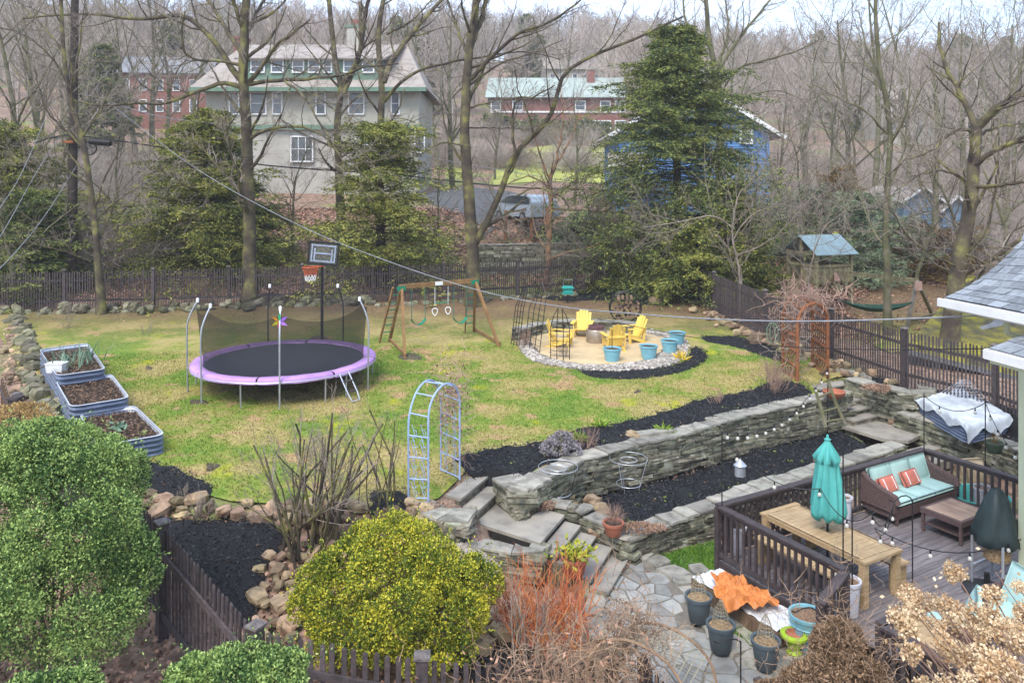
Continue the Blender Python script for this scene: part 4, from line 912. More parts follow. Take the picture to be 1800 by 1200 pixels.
ub = tag(MB().lathe([(.36,0),(.37,.03),(.34,.06),(.08,.09),(.05,.10),(.045,.32),(.001,.33)], 28).out('umbrella_base', m_black, loc=Pz(1735,1040,DZ)), 'round black parasol base standing near the covered grill', 'umbrella base')
# bag and tub behind rail
m_bag = M_('tan_sack', (.55,.42,.26), (.40,.30,.18), scale=5, rough=.5, bump=.4, rand=0)
sg = cushion((.45,.62,.4), puff=.3).out('soil_sack', m_bag, loc=Pz(1735,862,.5)+np.array((0,.5,.2)), rot=(1.35,0,.2), smooth=True); tag(sg, 'tan plastic sack standing outside the right deck railing', 'sack')
tub = thing('round_tub', 'teal plastic tub behind the right deck railing', 'tub', dk(6.6,.9,-.2)); MB().lathe([(.42,0),(.55,.35),(.58,.36),(.58,.39),(.54,.38),(.41,.05),(.001,.04)], 32, cap=False).out('body', m_teal, tub)
# far-right wicker chairs & lower table glimpsed behind hydrangeas
def wchair(s, t, rz, label):
    c = local('wicker_armchair', label, 'chair', s, t, rz, group='wicker armchairs on the near deck')
    MB().box((0,0,.22), (.72,.66,.18)).out('seat_base', m_wick, c)
    n = 14; bb = MB()
    for k in range(n+1):
        a = PI*(-.1+1.2*k/n); x, y = .38*math.cos(a), .05+.36*math.sin(a); hh = .5+.38*max(0, math.sin(a))**2; bb.box((x,y,hh/2+.1), (.1,.09,hh-.1), rz=a+PI/2)
    bb.out('backrest', m_wick, c); cushion((.6,.58,.14)).out('seat_cushion', m_aqua, c, loc=(0,-.04,.38), smooth=True); cushion((.56,.6,.14)).out('back_cushion', m_aqua, c, loc=(0,.22,.68), rot=(1.2,0,0), smooth=True)
    for a in (-1,1):
        for q in (-1,1): MB().box((a*.3,q*.28,.07), (.05,.05,.14)).out('leg', m_wick, c)
def sd_(px, py, z=DZ): p = Pz(px,py,z)[:2]-A0; return p@ud, p@vd
wchair(*sd_(1770,1115), -2.0, 'wicker armchair with aqua cushion nearest the house wall behind the hydrangeas')
wchair(*sd_(1675,1150), -2.6, 'wicker armchair half hidden behind the dried hydrangea heads')
s_, t_ = sd_(1640,1215); nt_ = local('side_table', 'pale wooden table top behind the near railing at the bottom edge', 'table', s_+.1, t_+.1)
for k in range(6): MB().box((-.35+k*.14,0,.55), (.135,1.5,.03)).out('plank', m_teak, nt_)
for a in (-1,1):
    for q in (-1,1): MB().box((a*.33,q*.65,.27), (.08,.08,.54)).out('leg', m_teak, nt_)

# ================================================================ STRING LIGHTS & HOOKS
def hook(label, px, py, z0, top, hookdir=None, D=None, r=.011, base=None):
    p = np.array(base if base is not None else Pz(px,py,z0)); h_ = top
    o = thing('shepherd_hook', label, 'garden pole', p); pts = [(0,0,0),(0,0,h_*.9)]
    if hookdir:
        w_ = .3*hookdir; pts += [(0,0,h_*.93),(w_*.15,0,h_*.985),(w_*.45,0,h_),(w_*.8,0,h_*.975),(w_,0,h_*.93),(w_*1.12,0,h_*.925),(w_*1.25,0,h_*.95)]
    else: pts += [(0,0,h_)]
    MB().tube(resample(pts, 26), r, 6).out('rod', m_black, o); return p+np.array((0,0,h_))
p1_ = hook('thin black pole at the near left corner of the deck railing', 0,0,0, 1.35, base=dk(.05,.05,.95))
p2_ = hook('thin black pole at the far corner of the deck railing', 0,0,0, 1.25, base=dk(6.0,.05,.95))
p3_ = hook('thin black pole by the white pot on the right railing', 1732,893,DZ, 2.3)
p4_ = hook('black shepherd hook leaning over the dining table', 1498,1085,DZ, 1.75, 1)
p5_ = hook('tall thin pole in the white pot at the stair opening', 1482,1075,DZ, 2.6)
p6_ = hook('black hook pole standing between table and coffee table', 1604,1033,DZ, 1.55, -1)
hook('small black shepherd hook at the bottom edge of the path', 1302,1215,0, .75, -1); hook('black shepherd hook next to the grey pots', 1436,1180,0, .95, -1); hook('tall black plant hook beside the big blue pot', 1465,1150,0,1.0,-1)
m_bulb = M_('bulb_glass', (.7,.66,.58), rough=.1, bump=0, rand=0, spec=.8)
bulbm = MB().lathe([(.012,0),(.016,-.05),(.001,-.055)][::-1], 8).mesh('socket'); bulbm.materials.append(m_black)
glm = MB().lathe([(.014,-.05),(.032,-.085),(.03,-.11),(.001,-.13)][::-1], 10).mesh('bulb'); glm.materials.append(m_bulb)
def strlights(label, pts, sag, every=.75):
    o = thing('string_lights', label, 'string lights', pts[0]); q0 = np.array(pts[0]); P = []
    for a, b in zip(pts[:-1], pts[1:]):
        a, b = np.array(a), np.array(b)
        for t in np.linspace(0,1,12)[:-1]: p = a+(b-a)*t; p[2] -= sag*4*t*(1-t); P.append(p)
    P.append(np.array(pts[-1])); P = np.array(P); MB().tube(P-q0, .008, 4).out('cable', m_black, o)
    s = np.r_[0, np.cumsum(np.linalg.norm(np.diff(P, axis=0), axis=1))]; q = every*.5
    while q < s[-1]:
        p = np.array([np.interp(q, s, P[:,k]) for k in range(3)]); so_ = link('socket', bulbm, None, o, loc=p-q0-(0,0,.01)); link('bulb', glm, None, so_); q += every
utop = dk(ts,tt,1.9)
strlights('string of bulbs swooping from the corner pole past the parasol to the hooks', [p1_-(0,0,.1), utop-(.2,.2,.35), p4_+(.3,0,-.12), p6_-(.3,0,.1), p4_+(.35,0,-.35), np.array((8.35,12.75,DZ+.95))], .3)
hk = thing('garden_pole', 'thin pole in the middle bed holding the bulb string', 'garden pole', G(1455,770)); MB().tube([(0,0,0),(0,0,1.9)], .014, 6).out('rod', m_black, hk); pm = G(1455,770)+np.array((0,0,1.85))
strlights('string of bulbs hanging over the mulch bed to the pole beside the ladder', [p1_, pm], .55, .6)
strlights('string of bulbs sagging above the covered raised bed', [p2_+(0,0,-.05), p3_+(0,0,-.1), np.array((8.6,12.9,DZ+2.2))], .25, .7)
# bird house style lantern hanging in the bed
lan = thing('hanging_lantern', 'grey metal lantern hanging over the middle mulch bed', 'lantern', At(1301,818,15.6)); MB().lathe([(.001,-.2),(.11,-.2),(.11,-.19),(.1,0),(.13,.01),(.05,.09),(.02,.12),(.02,.14),(.001,.14)], 14, cap=False).out('body', m_steel, lan); MB().tube([(0,0,.14),(-.05,0,.3),(-.15,0,.42),(-.25,0,.4)], .006, 5).out('hook', m_black, lan)

# ================================================================ PLANTER BOX, TARP, POTS beside the deck
pbx = dk(-.42,1.08,-DZ); pb = thing('planter_box', 'long wooden planter box along the deck side covered with sheeting', 'planter', pbx, AZ)
for s_ in (-1,1): MB().box((s_*.31,0,.17), (.04,1.9,.34)).out('side_board', m_cedar, pb); MB().box((0,s_*.95,.17), (.62,.04,.34)).out('end_board', m_cedar, pb)
MB().box((0,0,.12), (.58,1.86,.2)).out('soil', m_soil, pb)
def cloth(name, w_, l_, amp, seed, m, loc, rz, label, cat, z=.0, drape=None, n=80, outline=.13):
    r = R_(seed); g = np.linspace(-1,1,n); X, Y = np.meshgrid(g,g); k = r.normal(size=(10,2))*2.8; ph = r.uniform(0,6,10); k = k*(1+np.arange(10)[:,None]*.35); Z = sum(np.abs(np.sin(X*k[i,0]+Y*k[i,1]+ph[i]+.6*np.sin(X*3+i)))/(1+.22*i) for i in range(10))/5.2
    Z = amp*(Z-.35)*2; rr = np.sqrt(X**2+Y**2); a = np.arctan2(Y,X); edge = 1+outline*np.sin(a*3+seed)+outline*.5*np.sin(a*7+2)
    Xd, Yd = X*w_/2*(edge if outline else 1), Y*l_/2*(edge if outline else 1)
    if drape: Z = Z+drape(Xd, Yd)
    v = np.c_[Xd.ravel(), Yd.ravel(), Z.ravel()]; i = np.arange(n-1)[None]+np.arange(n-1)[:,None]*n; f = np.stack([i,i+1,i+n+1,i+n],-1).reshape(-1,4)
    if outline: k_ = (rr.ravel() < 1.02); f = f[k_[f].all(1)]
    o = arr(name, v, f, m, smooth=True, loc=loc, rz=rz); return tag(o, label, cat)
m_sheet = M_('white_sheeting', (.72,.72,.72), (.52,.53,.55), scale=4, rough=.5, bump=.3, rand=0)
m_tarp = M_('orange_tarp', (.62,.22,.055), (.45,.14,.035), scale=4, rough=.45, bump=.2, rand=0)
cloth('plastic_sheet', .64, 1.88, .045, 1, m_sheet, pbx+(0,0,.335), AZ, 'crumpled white plastic sheet over the wooden planter box', 'sheet', outline=0)
cloth('orange_tarp', .80, 1.15, .13, 4, m_tarp, pbx+np.array((*(-ud*.14+vd*.02),.43)), AZ, 'crumpled orange tarp heaped over the planter box', 'tarp', drape=lambda x,y: np.where(x < -.34, (x+.34)*1.0, 0))
m_gpot = M_('grey_plastic_pot', (.085,.11,.125), (.07,.09,.10), rough=.5, bump=.05)
gpots = [((1228,1090),'grey pot with wire cloche at the left corner of the planter box',.215),((1267,1142),'middle grey pot of dry mulch on the flat edging stones',.215),((1346,1172),'front grey pot with a tall wire cloche near the picket fence',.21)]
m_wire = M_('wire', (.42,.36,.24), rough=.5, metal=.3, bump=0)
def cloche(parent, h0, r1, tilt=0, cup=1.5):
    b = MB(); pts = []
    for k in range(14):
        a = k/14*2*PI; b.tube([(r1*math.cos(a)*(1-t*t*.9), r1*math.sin(a)*(1-t*t*.9), h0+t*.42) for t in np.linspace(0,1,7)], .003, 3)
    for t in np.linspace(.05,.95,9): rr = r1*(1-t*t*.9); b.tube([(rr*math.cos(a), rr*math.sin(a), h0+t*.42) for a in np.linspace(0,2*PI,17)], .003, 3)
    b.out('wire_cloche', m_wire, parent)
for k, ((px,py), lb, r1) in enumerate(gpots):
    p = pot('grey_pot', lb, Pz(px,py,.1), r1, r1*.7, .42, m_gpot, m_chipy, 'grey pots by the planter box'); cloche(p, .36, r1*.62)
m_bpot = M_('blue_glazed_pot', (.22,.46,.52), (.16,.38,.45), scale=3, rough=.35, bump=.1, rand=.05)
bp = pot('big_blue_pot', 'large ribbed blue pot at the foot of the deck corner', Pz(1420,1140,.05), .28, .2, .56, m_bpot, m_chipb)
for z in (.12,.22,.38): MB().lathe([(.208+z*.13,z),(.222+z*.13,z+.015),(.212+z*.13,z+.03)], 28, cap=False).out('rib', m_bpot, bp)
m_lime = M_('lime_glaze', (.33,.47,.03), (.25,.38,.02), rough=.3, bump=.05)
m_terra = M_('terracotta', (.45,.16,.09), (.34,.12,.07), scale=4, rough=.7, bump=.1)
lp = thing('lime_pot', 'glossy lime green urn pot between the grey and blue pots', 'flower pot', Pz(1396,1150,.08)); MB().lathe([(.11,0),(.115,.05),(.075,.08),(.12,.16),(.16,.27),(.205,.285),(.205,.32),(.13,.33)], 26, cap=False).out('body', m_lime, lp); MB().lathe([(.128,.33),(.125,.26),(.001,.25)], 20, cap=False).out('inner_pot', m_terra, lp)
# terracotta pots
tp = pot('terracotta_pot', 'terracotta pot with a dry twiggy plant on the lower wall corner', Pz(1078,940,.5), .2, .14, .26, m_terra)
m_dry = M_('dry_stem', (.40,.26,.20), (.24,.15,.11), scale=2, bump=0); twigs(tp, 60, .42, R_(9), m_dry, .75, .003, (0,0,.22))
m_bamb = M_('bamboo_leaf', (.65,.58,.06), (.25,.33,.04), scale=4, bump=0, island=.6, back=.2)
tp2 = pot('terracotta_pot', 'terracotta pot of yellow-green leafy plant beside the lower steps', Pz(1010,1010,.35), .23, .16, .33, m_terra)
r = R_(5); c = r.normal(size=(220,3))*(.17,.17,.05)+(0,0,.42); d = r.normal(size=(220,3)); d[:,2] -= .2; v,f = blades(c, d, r.uniform(.08,.16,220), .05, r); arr('leaves', v, f, m_bamb, tp2)
bowl = thing('terracotta_bowl', 'wide terracotta bowl lying on its side at the end of the upper wall', 'flower pot', Pz(1466,700,1.38)); MB().lathe([(.12,0),(.27,.1),(.3,.2),(.27,.21),(.24,.12),(.001,.06)], 24, cap=False).out('body', m_terra, bowl)
tpot = pot('small_green_pot', 'small dark green pot with orange dried plant by the covered raised bed', Pz(1748,795,.9), .2, .14, .26, M_('green_pot', (.08,.12,.08), bump=0)); twigs(tpot, 14, .3, R_(4), m_rust, .6, .006, (0,0,.22))

# ================================================================ HOUSE AT RIGHT
m_side = M_('pale_yellow_siding', (.62,.66,.46), (.54,.58,.40), scale=3, rough=.6, bump=.05, rand=.03)
m_shing = M_('grey_shingle', (.27,.29,.31), (.17,.185,.20), scale=14, rough=.85, bump=.5, rand=.2)
C0 = np.array((8.42,12.9)); nh = thing('neighbouring_house', 'pale yellow clapboard house with grey shingle roof at the right edge', 'house', (*C0, 0))
wl = MB()
z = .0
while z < 4.6:
    a, b = C0, C0+vd*6; nn = -ud
    bd = MB(); 
    p = (a+b)/2; bd.add([(*(a+nn*.022), z),(*(b+nn*.022), z),(*(b+nn*.004), z+.11),(*(a+nn*.004), z+.11),(*(a-nn*.03), z),(*(b-nn*.03), z)], [(0,1,2,3),(4,5,1,0)])
    bd.out('clapboard', m_side, nh, world=True); z += .11
MB().prism([C0+ud*.005, C0+vd*6+ud*.005, C0+vd*6+ud*6, C0+ud*6], 0, 4.7).out('wall', m_side, nh, world=True)
MB().box((*(C0+vd*.06-ud*.012),2.3), (.05,.12,4.6), rz=AZ).out('corner_board', m_side, nh, world=True)
def shingle_roof(P00, P10, P11, P01, rows, cols, seed, curve=0, name='shingle'):
    """P00->P10 eave edge, P01->P11 upper edge"""
    r = R_(seed); P00, P10, P11, P01 = map(np.array, (P00,P10,P11,P01))
    def S_(a, b):
        p = (P00*(1-a)+P10*a)*(1-b)+(P01*(1-a)+P11*a)*b; p = p.astype(float); p[2] -= curve*4*b*(1-b); return p
    nrm = np.cross(P10-P00, P01-P00).astype(float); nrm /= np.linalg.norm(nrm); nrm *= np.sign(nrm[2])
    base = MB(); K = 8
    for i in range(K):
        for j in range(K): base.add([S_(i/K,j/K)-nrm*.02, S_((i+1)/K,j/K)-nrm*.02, S_((i+1)/K,(j+1)/K)-nrm*.02, S_(i/K,(j+1)/K)-nrm*.02], [(0,1,2,3)])
    base.out('roof_deck', m_core, nh, world=True); q0 = np.array(nh.location)
    for j in range(rows):
        x = -r.uniform(0,1)/cols
        while x < 1:
            wd = r.uniform(.6,1.4)/cols; a0, a1 = max(x,0), min(x+wd-.002,1)
            if a1-a0 > .15/cols:
                b0, b1 = j/rows, min((j+1.15)/rows,1); th = r.uniform(.008,.02)
                A_, B_, C_, D_ = S_(a0,b0), S_(a1,b0), S_(a1,b1), S_(a0,b1)
                MB().add(np.array([A_+nrm*th, B_+nrm*th, C_+nrm*.001, D_+nrm*.001, A_-nrm*.004, B_-nrm*.004])-q0, [(0,1,2,3),(4,5,1,0)]).out(name, m_shing, nh)
            x += wd
EV0 = At(1662,522,13.2); ed_ = np.array((.2,-.98,0)); EV1 = EV0+ed_*4.2; back = np.array((1.6,1.5,0))
UP0 = EV0+np.array((1.75,.7,.9)); UP1 = EV1+np.array((1.9,.2,1.4))
shingle_roof(EV0, EV1, UP1, UP0, 9, 15, 1, curve=.13)
shingle_roof(UP0, UP1, UP1+np.array((1.2,0,3)), UP0+np.array((1.2,.3,3)), 14, 15, 2)
MB().bar(EV0-ed_*.05+(-.05,0,-.09), EV1+(-.05,0,-.09), .13, .13).out('gutter', m_white, nh, world=True); MB().prism([EV0[:2]+(-.0,0), EV1[:2], EV1[:2]+(2.2,0), EV0[:2]+(2.2,.3)], EV0[2]-.2, EV0[2]-.16).out('soffit', m_white, nh, world=True)
MB().bar(EV0+(-.05,0,-.09), EV0+(2.2,.5,-.09), .1, .13).out('gutter', m_white, nh, world=True)
LV0 = At(1740,612,11.6); LV1 = LV0+ed_*3; 
shingle_roof(LV0, LV1, LV1+np.array((1.5,.3,.45)), LV0+np.array((1.5,.3,.45)), 5, 12, 3)
MB().bar(LV0+(-.05,0,-.08), LV1+(-.05,0,-.08), .13, .13).out('gutter', m_white, nh, world=True)
MB().bar(LV0+(-.05,0,-.08), LV0+(1.5,.3,-.08), .1, .13).out('gutter', m_white, nh, world=True)
MB().prism([LV0[:2], LV1[:2], LV1[:2]+(1.5,0), LV0[:2]+(1.5,.3)], LV0[2]-.22, LV0[2]-.15).out('soffit', m_side, nh, world=True)
MB().tube(resample([At(1770,545,13), At(1770,575,13), At(1772,585,13), At(1790,592,13), At(1802,596,13)], 16), .05, 8).out('downspout', m_side, nh, world=True)
# mossy garage
m_mossr = M_('mossy_roof', (.27,.235,.02), (.05,.045,.035), (.13,.115,.03), scale=1.5, pos=(.36,.64), bump=.7, bscale=14, rand=0, detail=8)
ga = thing('mossy_garage', 'low garage with a moss covered roof beyond the right fence', 'garage', (13,20,0))
e0, e1, r0, r1 = At(1588,612,25.2), At(1830,672,23.4), At(1702,486,32), At(1930,500,29)
b = MB(); n1, n2 = 30, 20; g1, g2 = np.meshgrid(np.linspace(0,1,n1), np.linspace(0,1,n2)); Pq = (e0*(1-g1[...,None])+e1*g1[...,None])*(1-g2[...,None])+(r0*(1-g1[...,None])+r1*g1[...,None])*g2[...,None]
Pq[...,2] += .03*np.sin(g1*40+g2*9)*np.sin(g2*33)+.0; i = np.arange(n1-1)[None]+np.arange(n2-1)[:,None]*n1; b.add(Pq.reshape(-1,3), np.stack([i,i+1,i+n1+1,i+n1],-1).reshape(-1,4)); b.out('roof', m_mossr, ga, world=True, smooth=True)
m_gwall = M_('grey_wall', (.22,.23,.24), scale=2, bump=.2)
MB().prism([e0[:2]+(.3,.3), e1[:2]+(.0,.3), r1[:2], r0[:2]-(.2,.3)], 0, [e0[2]-.15,e1[2]-.15,r1[2]-.2,r0[2]-.2]).out('wall', m_gwall, ga, world=True)
MB().bar(e0-(0,0,.08), e1-(0,0,.08), .06, .16).out('fascia', m_gwall, ga, world=True); MB().bar(r0, r1, .16, .08).out('ridge_cap', m_mossr, ga, world=True)
# ================================================================ YARD OBJECTS
m_cor = M_('corrugated_blue_steel', (.19,.23,.32), (.13,.165,.24), scale=3, rough=.4, metal=.3, bump=.05)
m_corin = M_('bed_rim', (.66,.69,.75), (.55,.58,.65), scale=3, rough=.35, metal=.4, bump=.05)
def raised_bed(label, c4, zr, h, seed, soil_dz=.12, cover=False, group='corrugated raised beds'):
    p = [np.array(q[:2]) for q in c4]; c = np.mean(p, 0); o = thing('raised_bed', label, 'raised bed', (*c, zr-h), 0, group); loop = []
    for i in range(4):
        a, b, d = p[i-1]-c, p[i]-c, p[(i+1)%4]-c
        for t in np.linspace(0,1,6): q0 = b+(a-b)/np.linalg.norm(a-b)*.28*(1-t); q1 = b+(d-b)/np.linalg.norm(d-b)*.28*t; loop.append(q0*(1-t)+q1*t if True else b)
    loop = np.array(loop); n = len(loop); rows = 31; V = []
    for k in range(rows): s_ = 1+.022*math.sin(k/ (rows-1)*2*PI*5); V.append(np.c_[loop*s_, np.full(n, h*k/(rows-1))])
    for k, sc in enumerate((1.012,.97)): V.append(np.c_[loop*sc, np.full(n, h+.008)])
    f = [(k*n+i, k*n+(i+1)%n, (k+1)*n+(i+1)%n, (k+1)*n+i) for k in range(rows-1) for i in range(n)]
    MB().add(np.vstack(V), f).out('wall', m_cor, o, smooth=False)
    Vi = [np.c_[loop*1.012, np.full(n,h+.008)], np.c_[loop*.968, np.full(n,h+.01)]]+[np.c_[loop*(.968+.012*math.sin(k*PI/2)), np.full(n,h-.0-k*.02)] for k in range(1,12)]
    f = [(k*n+i, k*n+(i+1)%n, (k+1)*n+(i+1)%n, (k+1)*n+i) for k in range(len(Vi)-1) for i in range(n)]; MB().add(np.vstack(Vi), f).out('rim', m_corin, o)
    r = R_(seed)
    if not cover:
        sl = MB(); rings = [np.c_[loop*s_, np.full(n, h-soil_dz)+r.uniform(-.015,.02,n)] for s_ in (.965,.8,.6,.4,.2)]; sl.add(np.vstack(rings+[[(0,0,h-soil_dz+.02)]]), [(k*n+i, k*n+(i+1)%n, (k+1)*n+(i+1)%n, (k+1)*n+i) for k in range(4) for i in range(n)], [(4*n+i, 4*n+(i+1)%n, 5*n) for i in range(n)]); sl.out('soil', m_soil, o)
        x, y = pt_in(loop*.95, 2600, r); d = r.normal(size=(len(x),3)); d[:,2] *= .3; v, f = blades(np.c_[x,y,np.full(len(x),h-soil_dz+.03)], d, r.uniform(.05,.13,len(x)), .03, r); cch = arr('wood_chips', v, f, m_chipb, o); cch['kind'] = 'stuff'
    return o
rb = []
for k, (cs, z, lb) in enumerate([([(69,614),(154,603),(186,649),(100,661)],2.0,'corrugated raised bed farthest back holding dried leek plants and a white tub'),([(98,670),(196,657),(228,699),(124,716)],1.8,'middle corrugated raised bed full of brown wood chips'),([(139,728),(236,712),(291,764),(172,784)],1.58,'nearest corrugated raised bed with one green seedling')]):
    rb.append(raised_bed(lb, [Pz(*q, z) for q in cs], z, .55+.08*(2-k), k))
    rb[-1]['label'] = lb
m_leek = M_('leek_leaf', (.22,.33,.22), (.12,.2,.13), bump=0, island=.5)
r = R_(8); lk = thing('leek_plants', 'clump of grey-green leeks gone over in the farthest raised bed', 'plant', Pz(137,645,1.85)); c = r.normal(size=(70,3))*(.25,.3,0); d = r.normal(size=(70,3))*.5; d[:,2] = 1; v,f = blades(c, d, r.uniform(.4,.9,70), .04, r); arr('leaves', v, f, m_leek, lk)
c = r.normal(size=(90,3))*(.3,.3,.03); d = r.normal(size=(90,3))*(1,1,.3); v,f = blades(c, d, .35, .05, r); arr('dry_straw', v, f, m_chipy, lk)
wt = thing('white_tub', 'small white plastic tub in the farthest raised bed', 'tub', Pz(100,652,1.9)); MB().box((0,0,.1), (.42,.3,.24), taper=1.15).out('body', m_white, wt); MB().box((0,0,.23), (.5,.37,.02)).out('rim', m_white, wt)
sdl = thing('seedling', 'small pale green seedling in the nearest raised bed', 'plant', Pz(211,755,1.47)); r = R_(2); v,f = blades(r.normal(size=(26,3))*(.12,.1,.02)+(0,0,.05), r.normal(size=(26,3))*(1,1,.4)+(0,0,.4), .2, .08, r); arr('leaves', v, f, m_leek, sdl)
cb4 = [Pz(*q, 1.28) for q in [(1612,703),(1690,690),(1775,735),(1700,752)]]
rb4 = raised_bed('corrugated raised bed at right covered with a white sheet', cb4, 1.28, .4, 9, cover=True); rb4['label'] = 'corrugated raised bed at far right under a white frost sheet'
cc4 = np.mean(cb4, 0); r4 = cb4[2]-cb4[1]; 
m_frost = M_('frost_sheet', (.60,.63,.66), (.42,.45,.48), scale=2.5, rough=.5, bump=.4, rand=0)
hw4 = np.linalg.norm(cb4[1]-cb4[0])/2; hl4 = np.linalg.norm(r4)/2
n = 70; g = np.linspace(-.10, 1.10, n); U, V_ = np.meshgrid(g, g*1.0); c_ = [np.array(q) for q in cb4]; Pq = (c_[0]*(1-U[...,None])+c_[1]*U[...,None])*(1-V_[...,None])+(c_[3]*(1-U[...,None])+c_[2]*U[...,None])*V_[...,None]
r = R_(4); crz = sum(np.abs(np.sin(U*a+V_*b+p)) for a, b, p in zip(r.uniform(-14,14,7), r.uniform(-18,18,7), r.uniform(0,6,7)))/7
ou = np.maximum(0, np.maximum(-U-.0, U-1)); ov = np.maximum(0, np.maximum(-V_, V_-1)); out_ = np.maximum(ou*2.0, ov*3.2); Pq[...,2] = 1.36+.16*(crz-.5)-out_*(.85+.4*np.sin(U*9+V_*13)); 
Pin = (c_[0]*(1-np.clip(U,-.02,1.02)[...,None])+c_[1]*np.clip(U,-.02,1.02)[...,None])*(1-np.clip(V_,-.02,1.02)[...,None])+(c_[3]*(1-np.clip(U,-.02,1.02)[...,None])+c_[2]*np.clip(U,-.02,1.02)[...,None])*np.clip(V_,-.02,1.02)[...,None]; Pq[...,:2] = Pin[...,:2]*.8+Pq[...,:2]*.2
Pq[...,2] = np.where(V_ > .8, Pq[...,2]-.10*(V_-.8), Pq[...,2]); i_ = np.arange(n-1)[None]+np.arange(n-1)[:,None]*n
tag(arr('frost_cover', Pq.reshape(-1,3), np.stack([i_,i_+1,i_+n+1,i_+n],-1).reshape(-1,4), m_frost, smooth=True), 'crumpled translucent frost sheet tied over the raised bed at right', 'sheet')
wf = thing('wire_cloche_frame', 'tent of wire mesh poking up over the covered raised bed', 'wire frame', Pz(1690,704,1.45)); b = MB()
for k in range(9): t = k/8; b.tube([(-.6+t*1.2,-.3,0),(-.1+t*.2+.1,0,.55),(-.6+t*1.2,.3,0)], .004, 3); b.tube([(-.6+.5*t,-.3+.3*t,.55*t),(.6-.4*t,-.3+.3*t,.55*t)], .004, 3)
b.out('mesh', m_steel, wf)

# trampoline -----------------------------------------------------
tc_ = Pz(502,630,2.02); TR = 2.62; tz = 2.02-h1(tc_[0], tc_[1]); tp_ = thing('trampoline', 'round trampoline with purple padding and black net enclosure', 'trampoline', (tc_[0], tc_[1], 2.02-tz))
m_pad = M_('purple_pad', (.50,.29,.60), (.40,.22,.49), scale=2, rough=.45, bump=.3, rand=.06); m_matb = M_('jump_mat', (.05,.055,.065), (.038,.042,.05), scale=2, rough=.6, bump=.1, rand=0)
MB().lathe([(TR-.32,tz-.02),(.001,tz-.03)], 64, cap=False).out('jump_mat', m_matb, tp_)
r = R_(6)
for k in range(8):
    a0, a1 = k*PI/4+.01, (k+1)*PI/4-.01; n = 9; V = []
    for prr, dz in ((TR-.34,-.01),(TR-.31,.035),(TR-.17,.055),(TR-.02,.045),(TR+.02,.0),(TR+.02,-.1)):
        for t in np.linspace(a0,a1,n): V.append((prr*math.cos(t), prr*math.sin(t), tz+dz+r.uniform(-.009,.009)))
    MB().add(V, [(j*n+i, j*n+i+1, (j+1)*n+i+1, (j+1)*n+i)[::-1] for j in range(5) for i in range(n-1)]).out('pad', m_pad, tp_, smooth=True)
MB().tube([(TR*math.cos(a), TR*math.sin(a), tz-.06) for a in np.linspace(0,2*PI,65)], .03, 6).out('frame_ring', m_steel, tp_)
pang = [math.radians(a) for a in (-77,-128,-158,118,64,-16)]      # enclosure poles
tops = []
for a in pang:
    c_, s_ = math.cos(a), math.sin(a); P_ = [(TR+.06,0),(TR+.07,tz),(TR+.08,tz+1.1),(TR-.02,tz+1.5),(TR-.2,tz+1.85)]
    back_ = math.sin(a) > .2
    MB().tube(resample([(rr*c_, rr*s_, z) for rr, z in P_], 14), .024, 8).out('pole', m_fence if back_ else m_steel, tp_); MB().lathe([(.04,-.06),(.042,.04),(.02,.06),(.001,.065)], 8, ((TR-.2)*c_,(TR-.2)*s_,tz+1.87)).out('pole_cap', m_white, tp_); tops.append((a,))
for a in [math.radians(x) for x in (-100,-50,-175,20,150,90,40,-15-20)]: MB().tube([((TR-.05)*math.cos(a),(TR-.05)*math.sin(a),0),((TR-.03)*math.cos(a),(TR-.03)*math.sin(a),tz-.04)], .022, 6).out('leg', m_steel, tp_)
m_net = M_('black_net', (.015,.015,.018), rough=.7, bump=0, rand=0)
def netmat():
    t = m_net.node_tree; N = t.nodes; K = t.links.new; out = N['Material Output']; b = N['Principled BSDF']; tr = N.new('ShaderNodeBsdfTransparent'); ms = N.new('ShaderNodeMixShader'); ms.inputs[0].default_value = .52; K(tr.outputs[0], ms.inputs[1]); K(b.outputs[0], ms.inputs[2]); K(ms.outputs[0], out.inputs[0])
netmat()
n = 96; aa = np.linspace(0, 2*PI, n+1)[:-1]; pa = np.sort(np.array(pang) % (2*PI)); V = []
def sagf(a):
    k = np.searchsorted(pa, a) % 6; a0, a1 = pa[k-1], pa[k]; w_ = (a1-a0) % (2*PI); t = ((a-a0) % (2*PI))/w_; return 4*t*(1-t)*min(1, w_/1.05)
for j in range(9):
    t = j/8
    for a in aa: s_ = sagf(a); rr = TR-.36+t*.20-.10*s_*t; V.append((rr*math.cos(a), rr*math.sin(a), tz+.02+t*(1.66-.26*s_)))
MB().add(V, [(j*n+i, j*n+(i+1)%n, (j+1)*n+(i+1)%n, (j+1)*n+i) for j in range(8) for i in range(n)]).out('net', m_net, tp_, smooth=True)
la = math.radians(-38); lx, ly = (TR+.02)*math.cos(la), (TR+.02)*math.sin(la); o_d = np.array((math.cos(la), math.sin(la))); t_d = np.array((-math.sin(la), math.cos(la)))
ld = MB()
lad = [(-.16,0,-.02),(-.16,.38,-tz+.2),(-.13,.50,-tz+.03),(.13,.50,-tz+.03),(.16,.38,-tz+.2),(.16,0,-.02)]
ldp = MB().tube([(lx+o_d[0]*b_+t_d[0]*a_, ly+o_d[1]*b_+t_d[1]*a_, tz+c_) for a_, b_, c_ in lad], .018, 6).out('ladder', m_steel, tp_)
for q in (.14,.3): MB().box((lx+o_d[0]*q, ly+o_d[1]*q, tz-q*1.6), (.09,.34,.025), rz=la).out('rung', m_fence, ldp)
